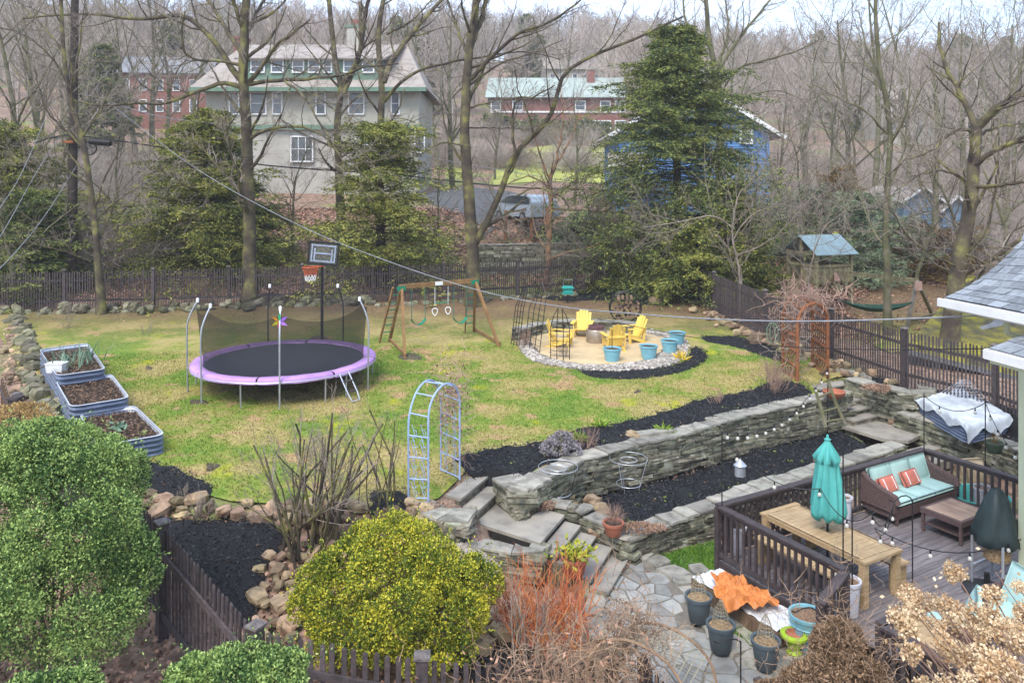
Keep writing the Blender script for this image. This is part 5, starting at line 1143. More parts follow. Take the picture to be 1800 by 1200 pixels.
# wind spinner
ws = thing('wind_spinner', 'rainbow flower wind spinner tied to a trampoline pole', 'wind spinner', (tc_[0]+(TR-.1)*math.cos(pang[0]), tc_[1]+(TR-.1)*math.sin(pang[0])-.07, tc_[2]+1.55))
for k, c in enumerate([(.7,.03,.15),(.35,.15,.5),(.2,.08,.4),(.03,.35,.12),(.8,.3,.02),(.75,.65,.05)]):
    a = k*PI/3-PI/2; MB().add([(0,0,0),(.12*math.cos(a-.4),0,.12*math.sin(a-.4)),(.24*math.cos(a),.03,.24*math.sin(a)),(.12*math.cos(a+.4),.05,.12*math.sin(a+.4))], [(0,1,2,3)]).out('petal', M_('petal_%s' % ['red','violet','purple','green','orange','yellow'][k], c, bump=0, rand=0), ws)
# basketball hoop
hb = G(566,628); ho = thing('basketball_hoop', 'free-standing basketball hoop with clear backboard behind the trampoline', 'basketball hoop', hb); D_ = hb[1]
zt_ = CZ-(468-YH)*D_/F-hb[2]; sx = D_/F
MB().tube([(0,0,0),(0,0,zt_+.1)], .05, 8).out('pole', m_black, ho); MB().box((0,.3,.1), (.8,1.1,.2)).out('base', m_black, ho)
bbz = CZ-(445-YH)*D_/F-hb[2]; bw, bh = 50*sx, 38*sx; bx = 4*sx; tl = .10
hf = MB()
Rb = np.array(Matrix.Rotation(.15, 3, 'Z')@Matrix.Rotation(.10, 3, 'Y'))
def bbx(name, x, z, w_, h_, d, m, y=0): MB().box(np.array((bx,-.12,bbz))+Rb@np.array((x,y,z)), (w_,d,h_), M=Rb).out(name, m, ho)
m_poly = M_('clear_backboard', (.16,.18,.17), rough=.1, bump=0, rand=0, alpha=.35); m_ppaint = M_('backboard_stripe', (.35,.40,.50), bump=0, rand=0)
for s_ in (-1,1): bbx('frame', s_*bw/2, 0, .06, bh+.06, .05, m_black); bbx('frame', 0, s_*bh/2, bw, .06, .048, m_black); bbx('stripe', s_*(bw/2-.10), 0, .05, bh-.14, .02, m_ppaint, -.02); bbx('stripe', 0, s_*(bh/2-.10), bw-.25, .05, .021, m_ppaint, -.02); bbx('stripe', s_*.28, -.05, .05, bh-.3, .02, m_ppaint, -.021)
bbx('panel', 0,0,bw-.05,bh-.05,.012,m_poly); bbx('stripe', 0, .0, .5,.05,.02,m_ppaint,-.02)
m_or = M_('orange_rim', (.55,.10,.03), rough=.4, bump=0, rand=0); rz_ = CZ-(467-YH)*D_/F-hb[2]; rx = -14*sx
MB().tube([(rx+.26*math.cos(a), -.45+.26*math.sin(a), rz_) for a in np.linspace(0,2*PI,25)], .018, 6).bar((rx+.1,-.2,rz_),(rx+.35,-.05,rz_),.12,.03).out('rim', m_or, ho)
b = MB(); bR = MB()
for k in range(12):
    for sg in (1,-1):
        P_ = [(rx+(.25-.1*t)*math.cos(k*PI/6+sg*t*1.6), -.45+(.25-.1*t)*math.sin(k*PI/6+sg*t*1.6), rz_-t*.45) for t in np.linspace(0,1,6)]; (bR).tube(P_[:4], .009, 3); b.tube(P_[3:], .009, 3)
bR.out('upper_net', m_or, ho); b.out('lower_net', m_white, ho)
# swing set
m_swood = M_('swing_timber', (.30,.17,.07), (.19,.105,.045), scale=3, bump=.3, rand=.1); m_green = M_('green_plastic', (.02,.25,.14), rough=.4, bump=0, rand=.05)
fl, fr_ = [G(712,631), G(684,601)], [G(879,611), G(833,584)]
TL, TRt = At(706,504,(fl[0][1]+fl[1][1])/2), At(835,493,(fr_[0][1]+fr_[1][1])/2)
sw = thing('swing_set', 'wooden A-frame swing set with green ladder rungs', 'swing set', G(775,610)); MB().bar(TL-(TRt-TL)*.03, TRt+(TRt-TL)*.03, .09, .16).out('beam', m_swood, sw, world=True)
for tp0, ft in ((TL, fl), (TRt, fr_)):
    ax = (TRt-TL)/np.linalg.norm(TRt-TL)
    for q, f_ in enumerate(ft): MB().bar(tp0, f_-(0,0,.05), .09, .09).out('leg', m_swood, sw, world=True)
    f_ = ft[0]+(ft[1]-ft[0])*(.92 if tp0 is TL else .0); off = ax*(-.42 if tp0 is TL else .0)
    a1, a2 = tp0+ax*(-.32), (ft[1]+ax*(-.38)); MB().bar(a1, a2, .05, .09).out('ladder_rail', m_swood, sw, world=True)
    for k in range(1,7): t = k/7.5; MB().tube([a1+(a2-a1)*t, tp0+(ft[1]-tp0)*t], .02, 6).out('rung', m_green, sw, world=True)
    MB().bar(ft[0]+(0,0,.15), ft[1]+(0,0,.15), .06, .08).out('foot_brace', m_swood, sw, world=True)
    MB().box(tuple(tp0+(0,-.06,-.05)), (.3,.05,.16), rz=math.atan2(ax[1],ax[0])).out('bracket', m_green, sw, world=True)
MB().box(tuple((TL+TRt)/2+(0,-.09,.02)), (.3,.01,.13), rz=math.atan2(ax[1],ax[0])).out('name_plate', m_white, sw, world=True)
m_rope = M_('swing_chain', (.03,.20,.14), bump=0, rand=0)
def swing(t0, t1, py, kind, label):
    a, b_ = TL+(TRt-TL)*t0-(0,0,.08), TL+(TRt-TL)*t1-(0,0,.08); m_ = (a+b_)/2; zs = CZ-(py-YH)*m_[1]/F; o = thing(kind, label, 'swing', (m_[0], m_[1], zs))
    if kind == 'swing':
        MB().tube([a, (a[0],a[1],zs+.18)], .012, 4).out('chain', m_rope, o, world=True); MB().tube([b_, (b_[0],b_[1],zs+.18)], .012, 4).out('chain', m_rope, o, world=True)
        V = []; 
        for k in range(9):
            t = k/8; p = a+(b_-a)*t; z = zs+.18-.26*4*t*(1-t)*.7; nn = np.cross(ax, (0,0,1)); V += [(*(p+nn*.09)[:2],z),(*(p-nn*.09)[:2],z),(*(p+nn*.09)[:2],z-.02),(*(p-nn*.09)[:2],z-.02)]
        MB().add(V, [(4*k,4*k+1,4*k+5,4*k+4) for k in range(8)]+[(4*k+3,4*k+2,4*k+6,4*k+7) for k in range(8)]+[(4*k+2,4*k,4*k+4,4*k+6) for k in range(8)]+[(4*k+1,4*k+3,4*k+7,4*k+5) for k in range(8)]).out('seat', m_green, o, world=True)
    else:
        for p in (a,b_):
            MB().tube([p, (p[0],p[1],zs+.2)], .01, 4).out('rope', m_white, o, world=True); MB().tube([(p[0]+.1*math.sin(q)*(1+.4*math.cos(q))*.9, p[1], zs-.02+.13*math.cos(q)) for q in np.linspace(0,2*PI,13)], .018, 5).out('ring', m_white, o, world=True)
        MB().tube([(a[0],a[1],zs+.28),(b_[0],b_[1],zs+.28)], .018, 6).out('bar', m_green, o, world=True)
swing(.13,.31,570,'swing','green sling swing nearest the trampoline'); swing(.44,.62,546,'trapeze_bar','trapeze bar with white triangular rings on the swing set'); swing(.70,.88,567,'swing','green sling swing at the right end of the beam')
# arches ----------------------------------------------------------
def tube_path(b, pts, r=.012, n=5): return b.tube(pts, r, n)
m_blue = M_('pale_blue_metal', (.36,.46,.68), (.26,.35,.56), scale=5, rough=.5, bump=.1, rand=0)
aL, aR = Pz(718,879,1.05), Pz(775,829,1.1); bL, bR2 = Pz(753,880,1.06), Pz(808,843,1.1)
def arch(name, label, f0, f1, g0, g1, h, m, r=.02, rad=None, scroll=True, cat='garden arch', rungs=7, fine=.006):
    """f0,f1 = near-side feet of the two legs' frames; g0,g1 = their partners across the walkway"""
    o = thing(name, label, cat, (f0+f1+g0+g1)/4); f0,f1,g0,g1 = [np.array(p) for p in (f0,f1,g0,g1)]
    def rib(a, b_):
        w_ = np.linalg.norm((b_-a)[:2]); hr = w_/2; hs = h-hr*.95; P_ = [a, a+(0,0,hs*.5), a+(0,0,hs)]
        for t in np.linspace(0,PI,13)[1:-1]: P_.append(a+(b_-a)*(1-math.cos(t))/2+(0,0,hs+hr*.95*math.sin(t)))
        return P_+[b_+(0,0,hs), b_+(0,0,hs*.5), b_]
    r1_, r2_ = rib(f0,g0), rib(f1,g1)
    for rb_ in (r1_, r2_): MB().tube(resample(rb_, 40), r, 6).out('hoop', m, o, world=True)
    A_, B_ = resample(r1_, 25), resample(r2_, 25)
    for k in (0,2,4,6,8,10,12,14,16,18,20,22,24): MB().tube([A_[k]+(0,0,.05 if k in (0,24) else 0), B_[k]+(0,0,.05 if k in (0,24) else 0)], r*.75, 5).out('crossbar', m, o, world=True)
    b = MB()
    if scroll:
        for a0, a1 in ((f0,f1),(g0,g1)):
            dd = a1-a0
            for lvl in range(7):
                for t in (.28,.72):
                    c = a0+dd*t+(0,0,.16+lvl*(h-.75)/7); sg = 1 if (lvl+int(t*3))%2 else -1
                    b.tube([c+dd/np.linalg.norm(dd)*(.022*q)*math.cos(q*1.3)*sg+np.array((0,0,.03*q*math.sin(q*1.3))) for q in np.linspace(0,4.4,14)], fine, 3)
                    b.tube([c-(0,0,.12)+dd*.1, c, c+(0,0,.14)-dd*.1], fine, 3)
        b.out('scrollwork', m, o, world=True)
    return o
arch('blue_garden_arch', 'pale blue metal garden arch with scrollwork at the top of the left steps', aL, bL, aR, bR2, 2.12, m_blue, .02)
def vine_mass(name, label, c, rad, n, seed, m, ln=.3, w_=.008, cat='vine', leaves=None, curl=.4, squash=1.):
    r = R_(seed); o = thing(name, label, cat, c); P0 = r.normal(size=(n,3))*np.array(rad)*.5; d = r.normal(size=(n,3)); P = [P0]
    for k in range(5): d = d+r.normal(size=d.shape)*curl; d[:,2] *= squash; d /= np.linalg.norm(d,axis=1,keepdims=True); P.append(P[-1]+d*ln/5*r.uniform(.6,1.4,(n,1)))
    v, f = tubes(np.stack(P,1), np.full((n,6), w_)*np.linspace(1,.4,6), 3); arr('stems', v, f, m, o)['kind'] = 'stuff'
    if leaves: c2 = r.normal(size=(leaves,3))*np.array(rad)*.5; v, f = blades(c2, r.normal(size=(leaves,3))-(0,0,.6), r.uniform(.06,.12,leaves), .035, r); arr('dry_leaves', v, f, m_leafs, o)
    return o
vine_mass('dry_vine', 'brown dried vine clinging to the right side of the blue arch', (aR+bR2)/2+(0,0,1.55), (.35,.3,.9), 170, 1, m_dry, .6, .007, leaves=160)
vine_mass('dry_vine', 'tangle of dry vine around the foot of the blue arch', (aR+bR2)/2+(.15,-.05,.5), (.25,.2,.8), 45, 2, m_dry, .6, .005, leaves=20)
m_rusta = M_('rusty_timber', (.32,.12,.045), (.19,.07,.03), scale=6, bump=.4, rand=.08)
q = [Pz(1376,652,1.35), Pz(1402,672,1.3), Pz(1428,643,1.35), Pz(1455,664,1.3)]
ab = arch('rusty_arbour', 'rust brown timber arbour with lattice sides over the far steps', q[0], q[1], q[2], q[3], 2.3, m_rusta, .05, scroll=False, cat='arbour')
for a0, a1 in ((q[0],q[1]),(q[2],q[3])): dd = (a1-a0)[:2]; Lx = np.linalg.norm(dd); lattice(a0[:2], dd/Lx, Lx, 1.35, 2.9, m_rusta, np.array((dd[1],-dd[0]))/Lx, parent=ab, sp=.2, w_=.03)
vine_mass('arbour_vine', 'mass of bare pinkish vine heaped on top of the rusty arbour', (q[0]+q[1]+q[2]+q[3])/4+(0,0,2.35), (1.1,.9,.30), 200, 3, m_dry, .8, .011)
vine_mass('arbour_vine', 'bare vine stems climbing the left side of the rusty arbour', (q[0]+q[1])/2+(-.1,0,1.0), (.4,.3,1.5), 60, 4, m_twig, .9, .014, squash=1)
m_blk = m_black
for k, (a_, b_, h_, lb) in enumerate([((898,607),(912,610),2.3,'black wire obelisk trellis leftmost by the fire pit'),((922,612),(948,622),2.35,'tall black wire arch trellis second from the left by the fire pit'),((968,634),(1001,636),1.85,'black wire trellis with a gothic top at the front of the fire pit')]):
    A_, B_ = G(*a_), G(*b_); o = thing('wire_trellis', lb, 'trellis', (A_+B_)/2); top = np.array((.35 if k < 2 else 0, .3 if k < 2 else 0, 0))
    for t in (0,.33,.67,1): p = A_+(B_-A_)*t; m_ = 4*t*(1-t)*.35; MB().tube([p, p+top*.5+(0,0,h_*.6), p+top+((B_+A_)/2-p)*.35+(0,0,h_*.82+m_*.6)], .014, 4).out('upright', m_blk, o, world=True)
    MB().tube([A_+top+((B_+A_)/2-A_)*.35*1+(0,0,h_*.82), (A_+B_)/2+top+(0,0,h_), B_+top+((B_+A_)/2-B_)*.35+(0,0,h_*.82)], .014, 4).out('top_arch', m_blk, o, world=True)
    for z in np.linspace(.1,.78,9): MB().tube([A_+top*z+(0,0,h_*z), B_+top*z+(0,0,h_*z)], .009, 4).out('cross_wire', m_blk, o, world=True)
# fire pit, chairs, blue pots, log rack, feeder -------------------
fp = G(1048,604); m_stst = M_('stainless', (.42,.34,.26), (.30,.25,.20), scale=5, rough=.3, metal=.5, bump=.05)
o = thing('fire_pit', 'round stainless smokeless fire pit in the middle of the chairs', 'fire pit', fp); MB().lathe([(.36,0),(.37,.02),(.37,.50),(.35,.53),(.30,.53)], 32, cap=False).out('body', m_stst, o); MB().lathe([(.30,.50),(.28,.58),(.29,.64),(.24,.66),(.22,.60),(.2,.2),(.001,.18)], 32, cap=False).out('rim', M_('purple_brown_ring', (.16,.08,.08), bump=0), o)
m_cy = M_('yellow_chair_plastic', (.83,.58,.13), (.76,.51,.10), scale=2, rough=.5, bump=0, rand=.03)
def adir(px, py, rz, label):
    c = thing('garden_chair', label, 'chair', G(px,py), rz, 'yellow chairs around the fire pit')     # faces -y locally
    for k in range(5): w_ = .105; x = (k-2)*w_; hh = 1.0-.022*(k-2)**2*1.3; MB().bar((x*.95,.18,.22),(x*1.1,.46,hh+.0), w_-.006, .016).out('back_slat', m_cy, c); c.children[-1].rotation_euler = (0,0,0)
    for k in range(5): MB().box((0,-.32+k*.11,.37-.028*k), (.5,.1,.02)).out('seat_slat', m_cy, c)
    for s_ in (-1,1):
        MB().bar((s_*.25,-.36,.34),(s_*.25,.52,.02), .03, .11).out('side_rail', m_cy, c); MB().box((s_*.29,-.33,.29), (.03,.1,.58)).out('front_leg', m_cy, c); MB().box((s_*.33,-.05,.595), (.14,.74,.025)).out('armrest', m_cy, c); MB().bar((s_*.30,.24,.05),(s_*.30,.33,.59),.03,.08).out('rear_support', m_cy, c)
    MB().box((0,.33,.56), (.62,.03,.08)).out('back_brace', m_cy, c)
    return c
adir(985,612,math.radians(75),'yellow garden chair at the left behind the wire trellis'); adir(1024,594,math.radians(-12),'yellow garden chair facing the camera behind the fire pit'); adir(1079,617,math.radians(190),'yellow garden chair with its back to the camera'); adir(1112,604,math.radians(-62),'yellow garden chair at the right side of the sand patio')
for k, (px, py, r1, lb) in enumerate([(1076,638,.30,'blue pot with a stick standing in it, leftmost of four'),(1140,633,.30,'blue pot of soil right of the yellow chairs'),(1177,623,.30,'blue pot second from the right at the patio edge'),(1190,608,.30,'blue pot farthest back at the right patio edge')]):
    p = pot('blue_pot', lb, G(px,py)+np.array((0,0,.03)), r1, r1*.68, .47, m_bpot, m_soil, 'blue pots edging the fire pit patio')
    if k == 0: MB().tube([(0,0,.4),(0,.02,1.05)], .012, 5).out('stick', m_black, p)
lr = G(1099,570); o = thing('log_rack', 'round black hoop rack filled with firewood', 'log rack', lr); Rr_ = .62
for y in (-.15,.15): MB().tube([(Rr_*math.sin(a), y, .68+Rr_*math.cos(a)) for a in np.linspace(0,2*PI,33)], .025, 6).out('hoop', m_black, o)
MB().box((0,0,.04), (.6,.4,.05)).out('base', m_black, o)
m_log = M_('log_bark', (.16,.11,.08), (.05,.035,.03), scale=8, bump=.5, rand=.3); m_loge = M_('cut_log', (.26,.16,.10), (.10,.065,.045), scale=8, bump=.2, rand=.2)
r = R_(3); lg_ = []
for k in range(60):
    x, z = r.uniform(-.52,.52), r.uniform(.12,1.0)
    if x*x+(z-.68)**2 < .29 and all((x-a)**2+(z-c)**2 > .0105 for a, c in lg_): lg_.append((x,z)); lo = MB().tube([(x,-.24,z),(x+r.uniform(-.02,.02),.24,z)], .062, 6).out('log', m_log, o); MB().lathe([(.058,0),(.001,.001)], 6).out('log_end', m_loge, lo, loc=(x,-.245,z), rot=(PI/2,0,0))
for k in range(4): MB().bar((-.3+k*.17,-.25,1.02+.05*(k%2)),(-.25+k*.17,.2,1.1), .1,.09).out('log', m_loge, o)
bf = G(998,534); D_ = bf[1]; o = thing('bird_feeder', 'green bird feeder with a wire loop on a pole by the back fence', 'bird feeder', bf); zf_ = CZ-(515-YH)*D_/F-bf[2]; m_bf = M_('teal_green_metal', (.03,.32,.27), bump=0)
MB().tube([(0,0,0),(0,0,zf_)], .02, 5).out('pole', m_black, o); MB().box((0,0,zf_+.12), (.42,.28,.2)).box((0,0,zf_-.02), (.52,.4,.03)).out('hopper', m_bf, o); MB().prism([(-.28,-.22),(.28,-.22),(.28,.22),(-.28,.22)], zf_+.23, zf_+.33, top=.7).out('roof', m_bf, o); MB().tube([(-.2,0,zf_+.3),(-.2,0,zf_+.62),(.2,0,zf_+.62),(.2,0,zf_+.3)], .012, 4).out('wire_loop', m_steel, o)
# yellow spiky plant, small perennials
def spiky(name, label, p, n, ln, m, seed, w_=.04, up=.6, cat='plant'):
    r = R_(seed); o = thing(name, label, cat, p); d = r.normal(size=(n,3)); d[:,2] = np.abs(d[:,2])*.5+up; v, f = blades(r.normal(size=(n,3))*(.05,.05,.01), d, r.uniform(.6,1.1,n)*ln, w_, r); arr('leaves', v, f, m, o); return o
m_ysp = M_('yellow_blade', (.75,.50,.06), (.55,.42,.05), bump=0, island=.5); m_ygn = M_('fresh_green_leaf', (.30,.42,.05), (.15,.25,.03), bump=0, island=.5, back=.2)
spiky('yellow_yucca', 'small spiky yellow plant beside the blue pots', G(1197,634), 40, .42, m_ysp, 1, .05)
for k, (px, py, lb) in enumerate([(1054,753,'fresh green clump at the lawn edge of the upper bed'),(1165,764,'tiny green sprout in the middle of the upper bed'),(1015,778,'pale green shoots beside the lavender mound'),(640,622,'x')][:3]):
    spiky('perennial_clump', lb, G(px,py)+np.array((0,0,.06)), 50, .3, m_ygn, k+3, .05, .3)
# wire plant supports
for k, (px, py, s_, lb) in enumerate([(981,882,.42,'double-ring wire plant support standing at the left end of the middle bed'),(1105,865,.42,'wire plant support with rings in the middle bed near the upper wall')]):
    g = G(px,py); o = thing('plant_support', lb, 'plant support', g); 
    for j in range(3): a = j*2*PI/3; MB().tube([(s_*.5*math.cos(a), s_*.5*math.sin(a), 0),(s_*math.cos(a), s_*math.sin(a), .75)], .008, 4).out('stake', m_steel if k else m_black, o)
    for z, rr in ((.75,s_),(.72,s_*.45),(.2,s_*.65)): MB().tube([(rr*math.cos(a), rr*math.sin(a), z) for a in np.linspace(0,2*PI,25)], .007, 4).out('ring', m_steel, o)
# leaning rustic ladder
o = thing('rustic_ladder', 'two leaning branch poles of a rustic ladder against the end of the upper wall', 'ladder', Pz(1460,750,.5)); A1, A2, B1, B2 = At(1432,682,20.0), At(1452,752,19.4), At(1455,668,20.1), At(1487,748,19.6)
MB().tube([A1,(A1+A2)/2+(.02,0,0),A2], .045, 6).out('pole', m_bark, o, world=True); MB().tube([B1,(B1+B2)/2+(-.03,0,0),B2], .045, 6).out('pole', m_bark, o, world=True)
for t in (.25,.6,.85): MB().tube([A1+(A2-A1)*t, B1+(B2-B1)*t], .03, 5).out('rung', m_bark, o, world=True)
gl = thing('wire_globe', 'pale green wire lantern hanging on the right fence', 'lantern', At(1358,585,27)); b = MB()
for k in range(8): a = k*PI/4; b.tube([(.2*math.cos(a)*s_, .2*math.sin(a)*s_, z) for s_, z in ((.3,-.35),(1,-.25),(1,.15),(.5,.32),(.1,.36))], .012, 4)
b.out('cage', m_leek, gl)

# ================================================================ NEIGHBOUR PLAY FORT
m_fw = M_('mossy_timber', (.27,.24,.13), (.12,.10,.06), scale=5, bump=.4, rand=.15); m_tarpg = M_('grey_blue_roof_tarp', (.20,.28,.30), (.15,.21,.23), rough=.4, bump=.1)
pf = G(1440,537); fz = pf[2]; o = thing('play_fort', 'raised timber play fort with grey-blue peaked roof beyond the right fence', 'play fort', pf, -1.25); W2 = .95
for sx_ in (-1,1):
    for sy in (-1,1): MB().box((sx_*W2,sy*W2,1.3), (.12,.12,2.6)).out('post', m_fw, o)
for k in range(12): MB().box((-W2+.08+k*.16,0,1.15), (.15,2*W2,.04)).out('floor_board', m_fw, o)
for s_, ax_ in ((-1,0),(1,0),(-1,1),(1,1)):
    for k in range(11):
        t_ = -W2+.1+k*.17
        if ax_ == 0 and s_ == -1 and t_ < -.1: continue
        MB().box(((t_, s_*W2, 1.5) if ax_ == 0 else (s_*W2, t_, 1.5)), ((.15,.03,.75) if ax_ == 0 else (.03,.15,.75))).out('wall_board', m_fw, o)
    MB().box(((0,s_*(W2+.03),1.92) if ax_ == 0 else (s_*(W2+.03),0,1.92)), ((2*W2,.04,.12) if ax_ == 0 else (.04,2*W2,.12))).out('rail', m_fw, o)
for s_ in (-1,1): MB().add([(0,-1.15,3.25),(0,1.15,3.25),(s_*1.2,1.15,2.45),(s_*1.2,-1.15,2.45),(0,-1.15,3.22),(0,1.15,3.22),(s_*1.2,1.15,2.42),(s_*1.2,-1.15,2.42)], [(0,1,2,3),(7,6,5,4),(0,3,7,4),(3,2,6,7),(2,1,5,6)]).out('roof_panel', m_tarpg, o)
for s_ in (-1,1): MB().bar((0,s_*1.0,2.5),(0,s_*1.0,3.2),.1,.1).bar((-1,s_*1.0,2.45),(1,s_*1.0,2.45),.08,.1).out('gable_frame', m_fw, o)
for s_ in (-.6,-.1): MB().bar((s_,-W2,1.15),(s_,-W2-.7,0),.06,.12).out('ladder_rail', m_fw, o)
for k in range(1,5): MB().bar((-.6,-W2-.7+.14*k*1.15,.24*k),(-.1,-W2-.7+.14*k*1.15,.24*k),.05,.04).out('rung', m_fw, o)
s1, s2 = At(1470,478,34), At(1612,493,30); o = thing('fort_swing_frame', 'long timber swing beam with splayed legs next to the play fort', 'swing set', (s1+s2)/2-(0,0,2)); MB().bar(s1, s2, .12, .16).out('beam', m_fw, o, world=True)
m_pink = M_('faded_bracket', (.45,.28,.22), bump=0)
for p, fe in ((s1,[G(1446,532),G(1497,530)]),(s2,[G(1594,578),G(1640,556)])):
    for q_, f_ in enumerate(fe): MB().bar(p, f_, .11, .11).out('leg', m_fw if q_ or p is s1 else M_('grey_timber', (.30,.27,.23)), o, world=True)
    MB().box(tuple(p-(0,.1,.2)), (.3,.04,.35), rz=.3).out('bracket', m_pink, o, world=True)
MB().bar(G(1594,575)+(0,0,.2), G(1645,565)+(0,0,.3), .06,.14).out('brace', m_fw, o, world=True)
h0, h2 = At(1478,528,32), At(1604,532,29.5); V = []; n = 17
for k in range(n):
    t = k/(n-1); c = h0+(h2-h0)*t; c[2] -= .75*4*t*(1-t)*.55; w_ = .12+.75*math.sin(PI*t); 
    for j in range(5): q_ = (j/4-.5)*2; V.append(c+np.array((.1*q_*w_, q_*w_*.6, .25*w_*q_*q_)))
m_ham = M_('green_net', (.03,.09,.06), bump=.5, bscale=60); hm = arr('hammock', V, [(k*5+j,k*5+j+1,(k+1)*5+j+1,(k+1)*5+j) for k in range(n-1) for j in range(4)], m_ham, smooth=True); tag(hm, 'dark green net hammock slung beside the play fort', 'hammock')
# ================================================================ HOUSES BEHIND
m_tansh = M_('tan_shingle_wall', (.42,.40,.33), (.34,.32,.26), scale=1.5, rough=.8, bump=.3, bscale=18, rand=0)
m_stucco = M_('pale_stucco', (.42,.40,.35), (.33,.31,.27), scale=1, bump=.2, rand=0)
m_roofb = M_('brown_grey_roof', (.36,.32,.29), (.21,.19,.17), (.32,.275,.235), scale=1.2, bump=.5, bscale=16, rand=0, pos=(.3,.7))
m_trimg = M_('green_trim', (.16,.25,.18), (.12,.19,.14), bump=0, rand=0)
m_roofg = M_('pale_green_roof', (.36,.42,.38), (.28,.33,.30), scale=1, bump=.3, bscale=10, rand=0)
m_brickh = M_('red_brick_wall', (.26,.11,.085), (.17,.075,.06), scale=3, bump=.3, bscale=12, rand=0)
m_bluew = M_('blue_clapboard', (.11,.24,.47), (.085,.19,.39), scale=2, rough=.7, bump=.1, rand=.05)
m_blueg = M_('grey_blue_board', (.15,.24,.34), (.11,.18,.26), scale=2, bump=.1, rand=.05)
def house(name, label, px, D, rz=0, cat='house', base=None):
    p = At(px, YH, D); z = base if base is not None else h1(p[0], p[1]); return thing(name, label, cat, (p[0], p[1], z), rz)
def win(o, x, z, w_, h_, y=-.03, mull=(0,1), m=m_white, nm='window', dxy=None, fr=.09):
    b = MB(); b.box((x-w_/2,y,z),(fr,.12,h_+fr)).box((x+w_/2,y,z),(fr,.12,h_+fr)).box((x,y,z+h_/2),(w_-fr,.12,fr)).box((x,y-.02,z-h_/2),(w_+.1,.16,fr))
    f = b.out(nm, m, o); q = MB()
    for k in range(mull[0]): q.box((x-w_/2+w_*(k+1)/(mull[0]+1),y+.0,z),(.045,.07,h_-fr))
    for k in range(mull[1]): q.box((x,y+.005,z-h_/2+h_*(k+1)/(mull[1]+1)),(w_-fr,.06,.045))
    if q.v: q.out('muntins', m, f)
    MB().box((x,y+.03,z),(w_-fr,.02,h_-fr)).out('pane', m_glass, f); return f
def roofmesh(o, quads, m, name='roof', th=.12):
    b = MB()
    for q in quads:
        q = [np.array(p, float) for p in q]; n = np.cross(q[1]-q[0], q[-1]-q[0]); n /= np.linalg.norm(n); k = len(q)
        if n[2] < 0: n = -n; q = q[::-1]
        b.add([*q, *[p-n*th for p in q]], [list(range(k))], [list(range(k, 2*k))[::-1]], [(i, i+k, (i+1)%k+k, (i+1)%k) for i in range(k)])
    return b.out(name, m, o)
def Zp(py, D, base): return CZ-(py-YH)*D/F-base
D = 57.; hs_ = house('grey_shingled_house', 'large tan shingled house with a broad clipped roof and a long dormer', 355, D, 0.0, base=5.2); B = 5.2; X = lambda px: (px-355)*D/F
ez, rz2 = Zp(157,D,B), Zp(80,D+5,B); x0, x1 = X(342), X(752); wx0, wx1 = X(362), X(736)
MB().box(((wx0+wx1)/2,5,(Zp(228,D,B)+ez)/2), (wx1-wx0,10,ez-Zp(228,D,B))).out('upper_wall', m_tansh, hs_)
MB().box(((wx0+wx1)/2,5.1,Zp(228,D,B)/2-1), (wx1-wx0-.2,10,Zp(228,D,B)+2)).out('lower_wall', m_stucco, hs_)
MB().box(((wx0+wx1)/2,-.1,Zp(224,D,B)), (wx1-wx0+.2,.25,.35)).out('belt_trim', m_trimg, hs_)
rx0, rx1 = X(385), X(700)
roofmesh(hs_, [[(x0,-1.0,ez),(x1,-1.0,ez),(rx1,5,rz2),(rx0,5,rz2)],[(x0,11,ez),(x1,11,ez),(rx1,5,rz2),(rx0,5,rz2)],[(x0,-1,ez),(rx0,5,rz2),(x0,11,ez)],[(x1,-1,ez),(rx1,5,rz2),(x1,11,ez)]], m_roofb)
MB().box(((x0+x1)/2,-1.02,ez-.12), (x1-x0,.12,.3)).out('eave_trim', m_trimg, hs_)
dz0, dz1 = Zp(133,D,B), Zp(104,D,B); dx0, dx1 = X(425), X(668)
MB().box(((dx0+dx1)/2,2.6,(dz0+dz1)/2-.4), (dx1-dx0,5.2,dz1-dz0+.8)).out('dormer_wall', m_trimg, hs_)
roofmesh(hs_, [[(dx0-.4,-.5,dz1),(dx1+.4,-.5,dz1),(rx1,5,rz2+.05),(rx0+.5,5,rz2+.05)]], m_roofb, 'dormer_roof')
for a, b_ in ((440,467),(476,500),(513,536),(541,564),(567,585),(603,626),(636,659)): win(hs_, X((a+b_)/2), (dz0+dz1)/2+.05, X(b_)-X(a)-.15, (dz1-dz0)*.72, -.05)
for a, b_ in ((404,420),(441,468),(480,496),(556,572),(613,640),(688,702)): win(hs_, X((a+b_)/2), Zp(182,D,B), X(b_)-X(a), Zp(163,D,B)-Zp(201,D,B))
win(hs_, X(531), Zp(262,D,B), X(550)-X(512), Zp(240,D,B)-Zp(284,D,B), mull=(2,1)); win(hs_, X(655), Zp(255,D,B), 1.2, 1.4); win(hs_, X(745)-.3, Zp(250,D,B), .7, 1.5, mull=(0,1))
MB().prism([(X(500)+ (X(562)-X(500))*(.5-.5*math.cos(a)), 0+0) for a in (0,)]+[(0,0)]*2, 0, 0) if False else None
for px_, w_, zt_c, m_c in ((602,38,52,m_stucco),(383,26,72,m_brickh)):
    zt2 = Zp(zt_c,D+5,B); MB().box((X(px_)*1.0,5,zt2-2), (w_*D/F*.8,1.1,4.2)).out('chimney', m_c, hs_); MB().box((X(px_),5,zt2+.15), (w_*D/F,1.3,.18)).out('chimney_cap', m_trimg if px_ > 500 else m_brickh, hs_)
MB().box((X(602),5,Zp(46,D+5,B)), (.7,.7,.9)).out('chimney_pot', m_brickh, hs_)
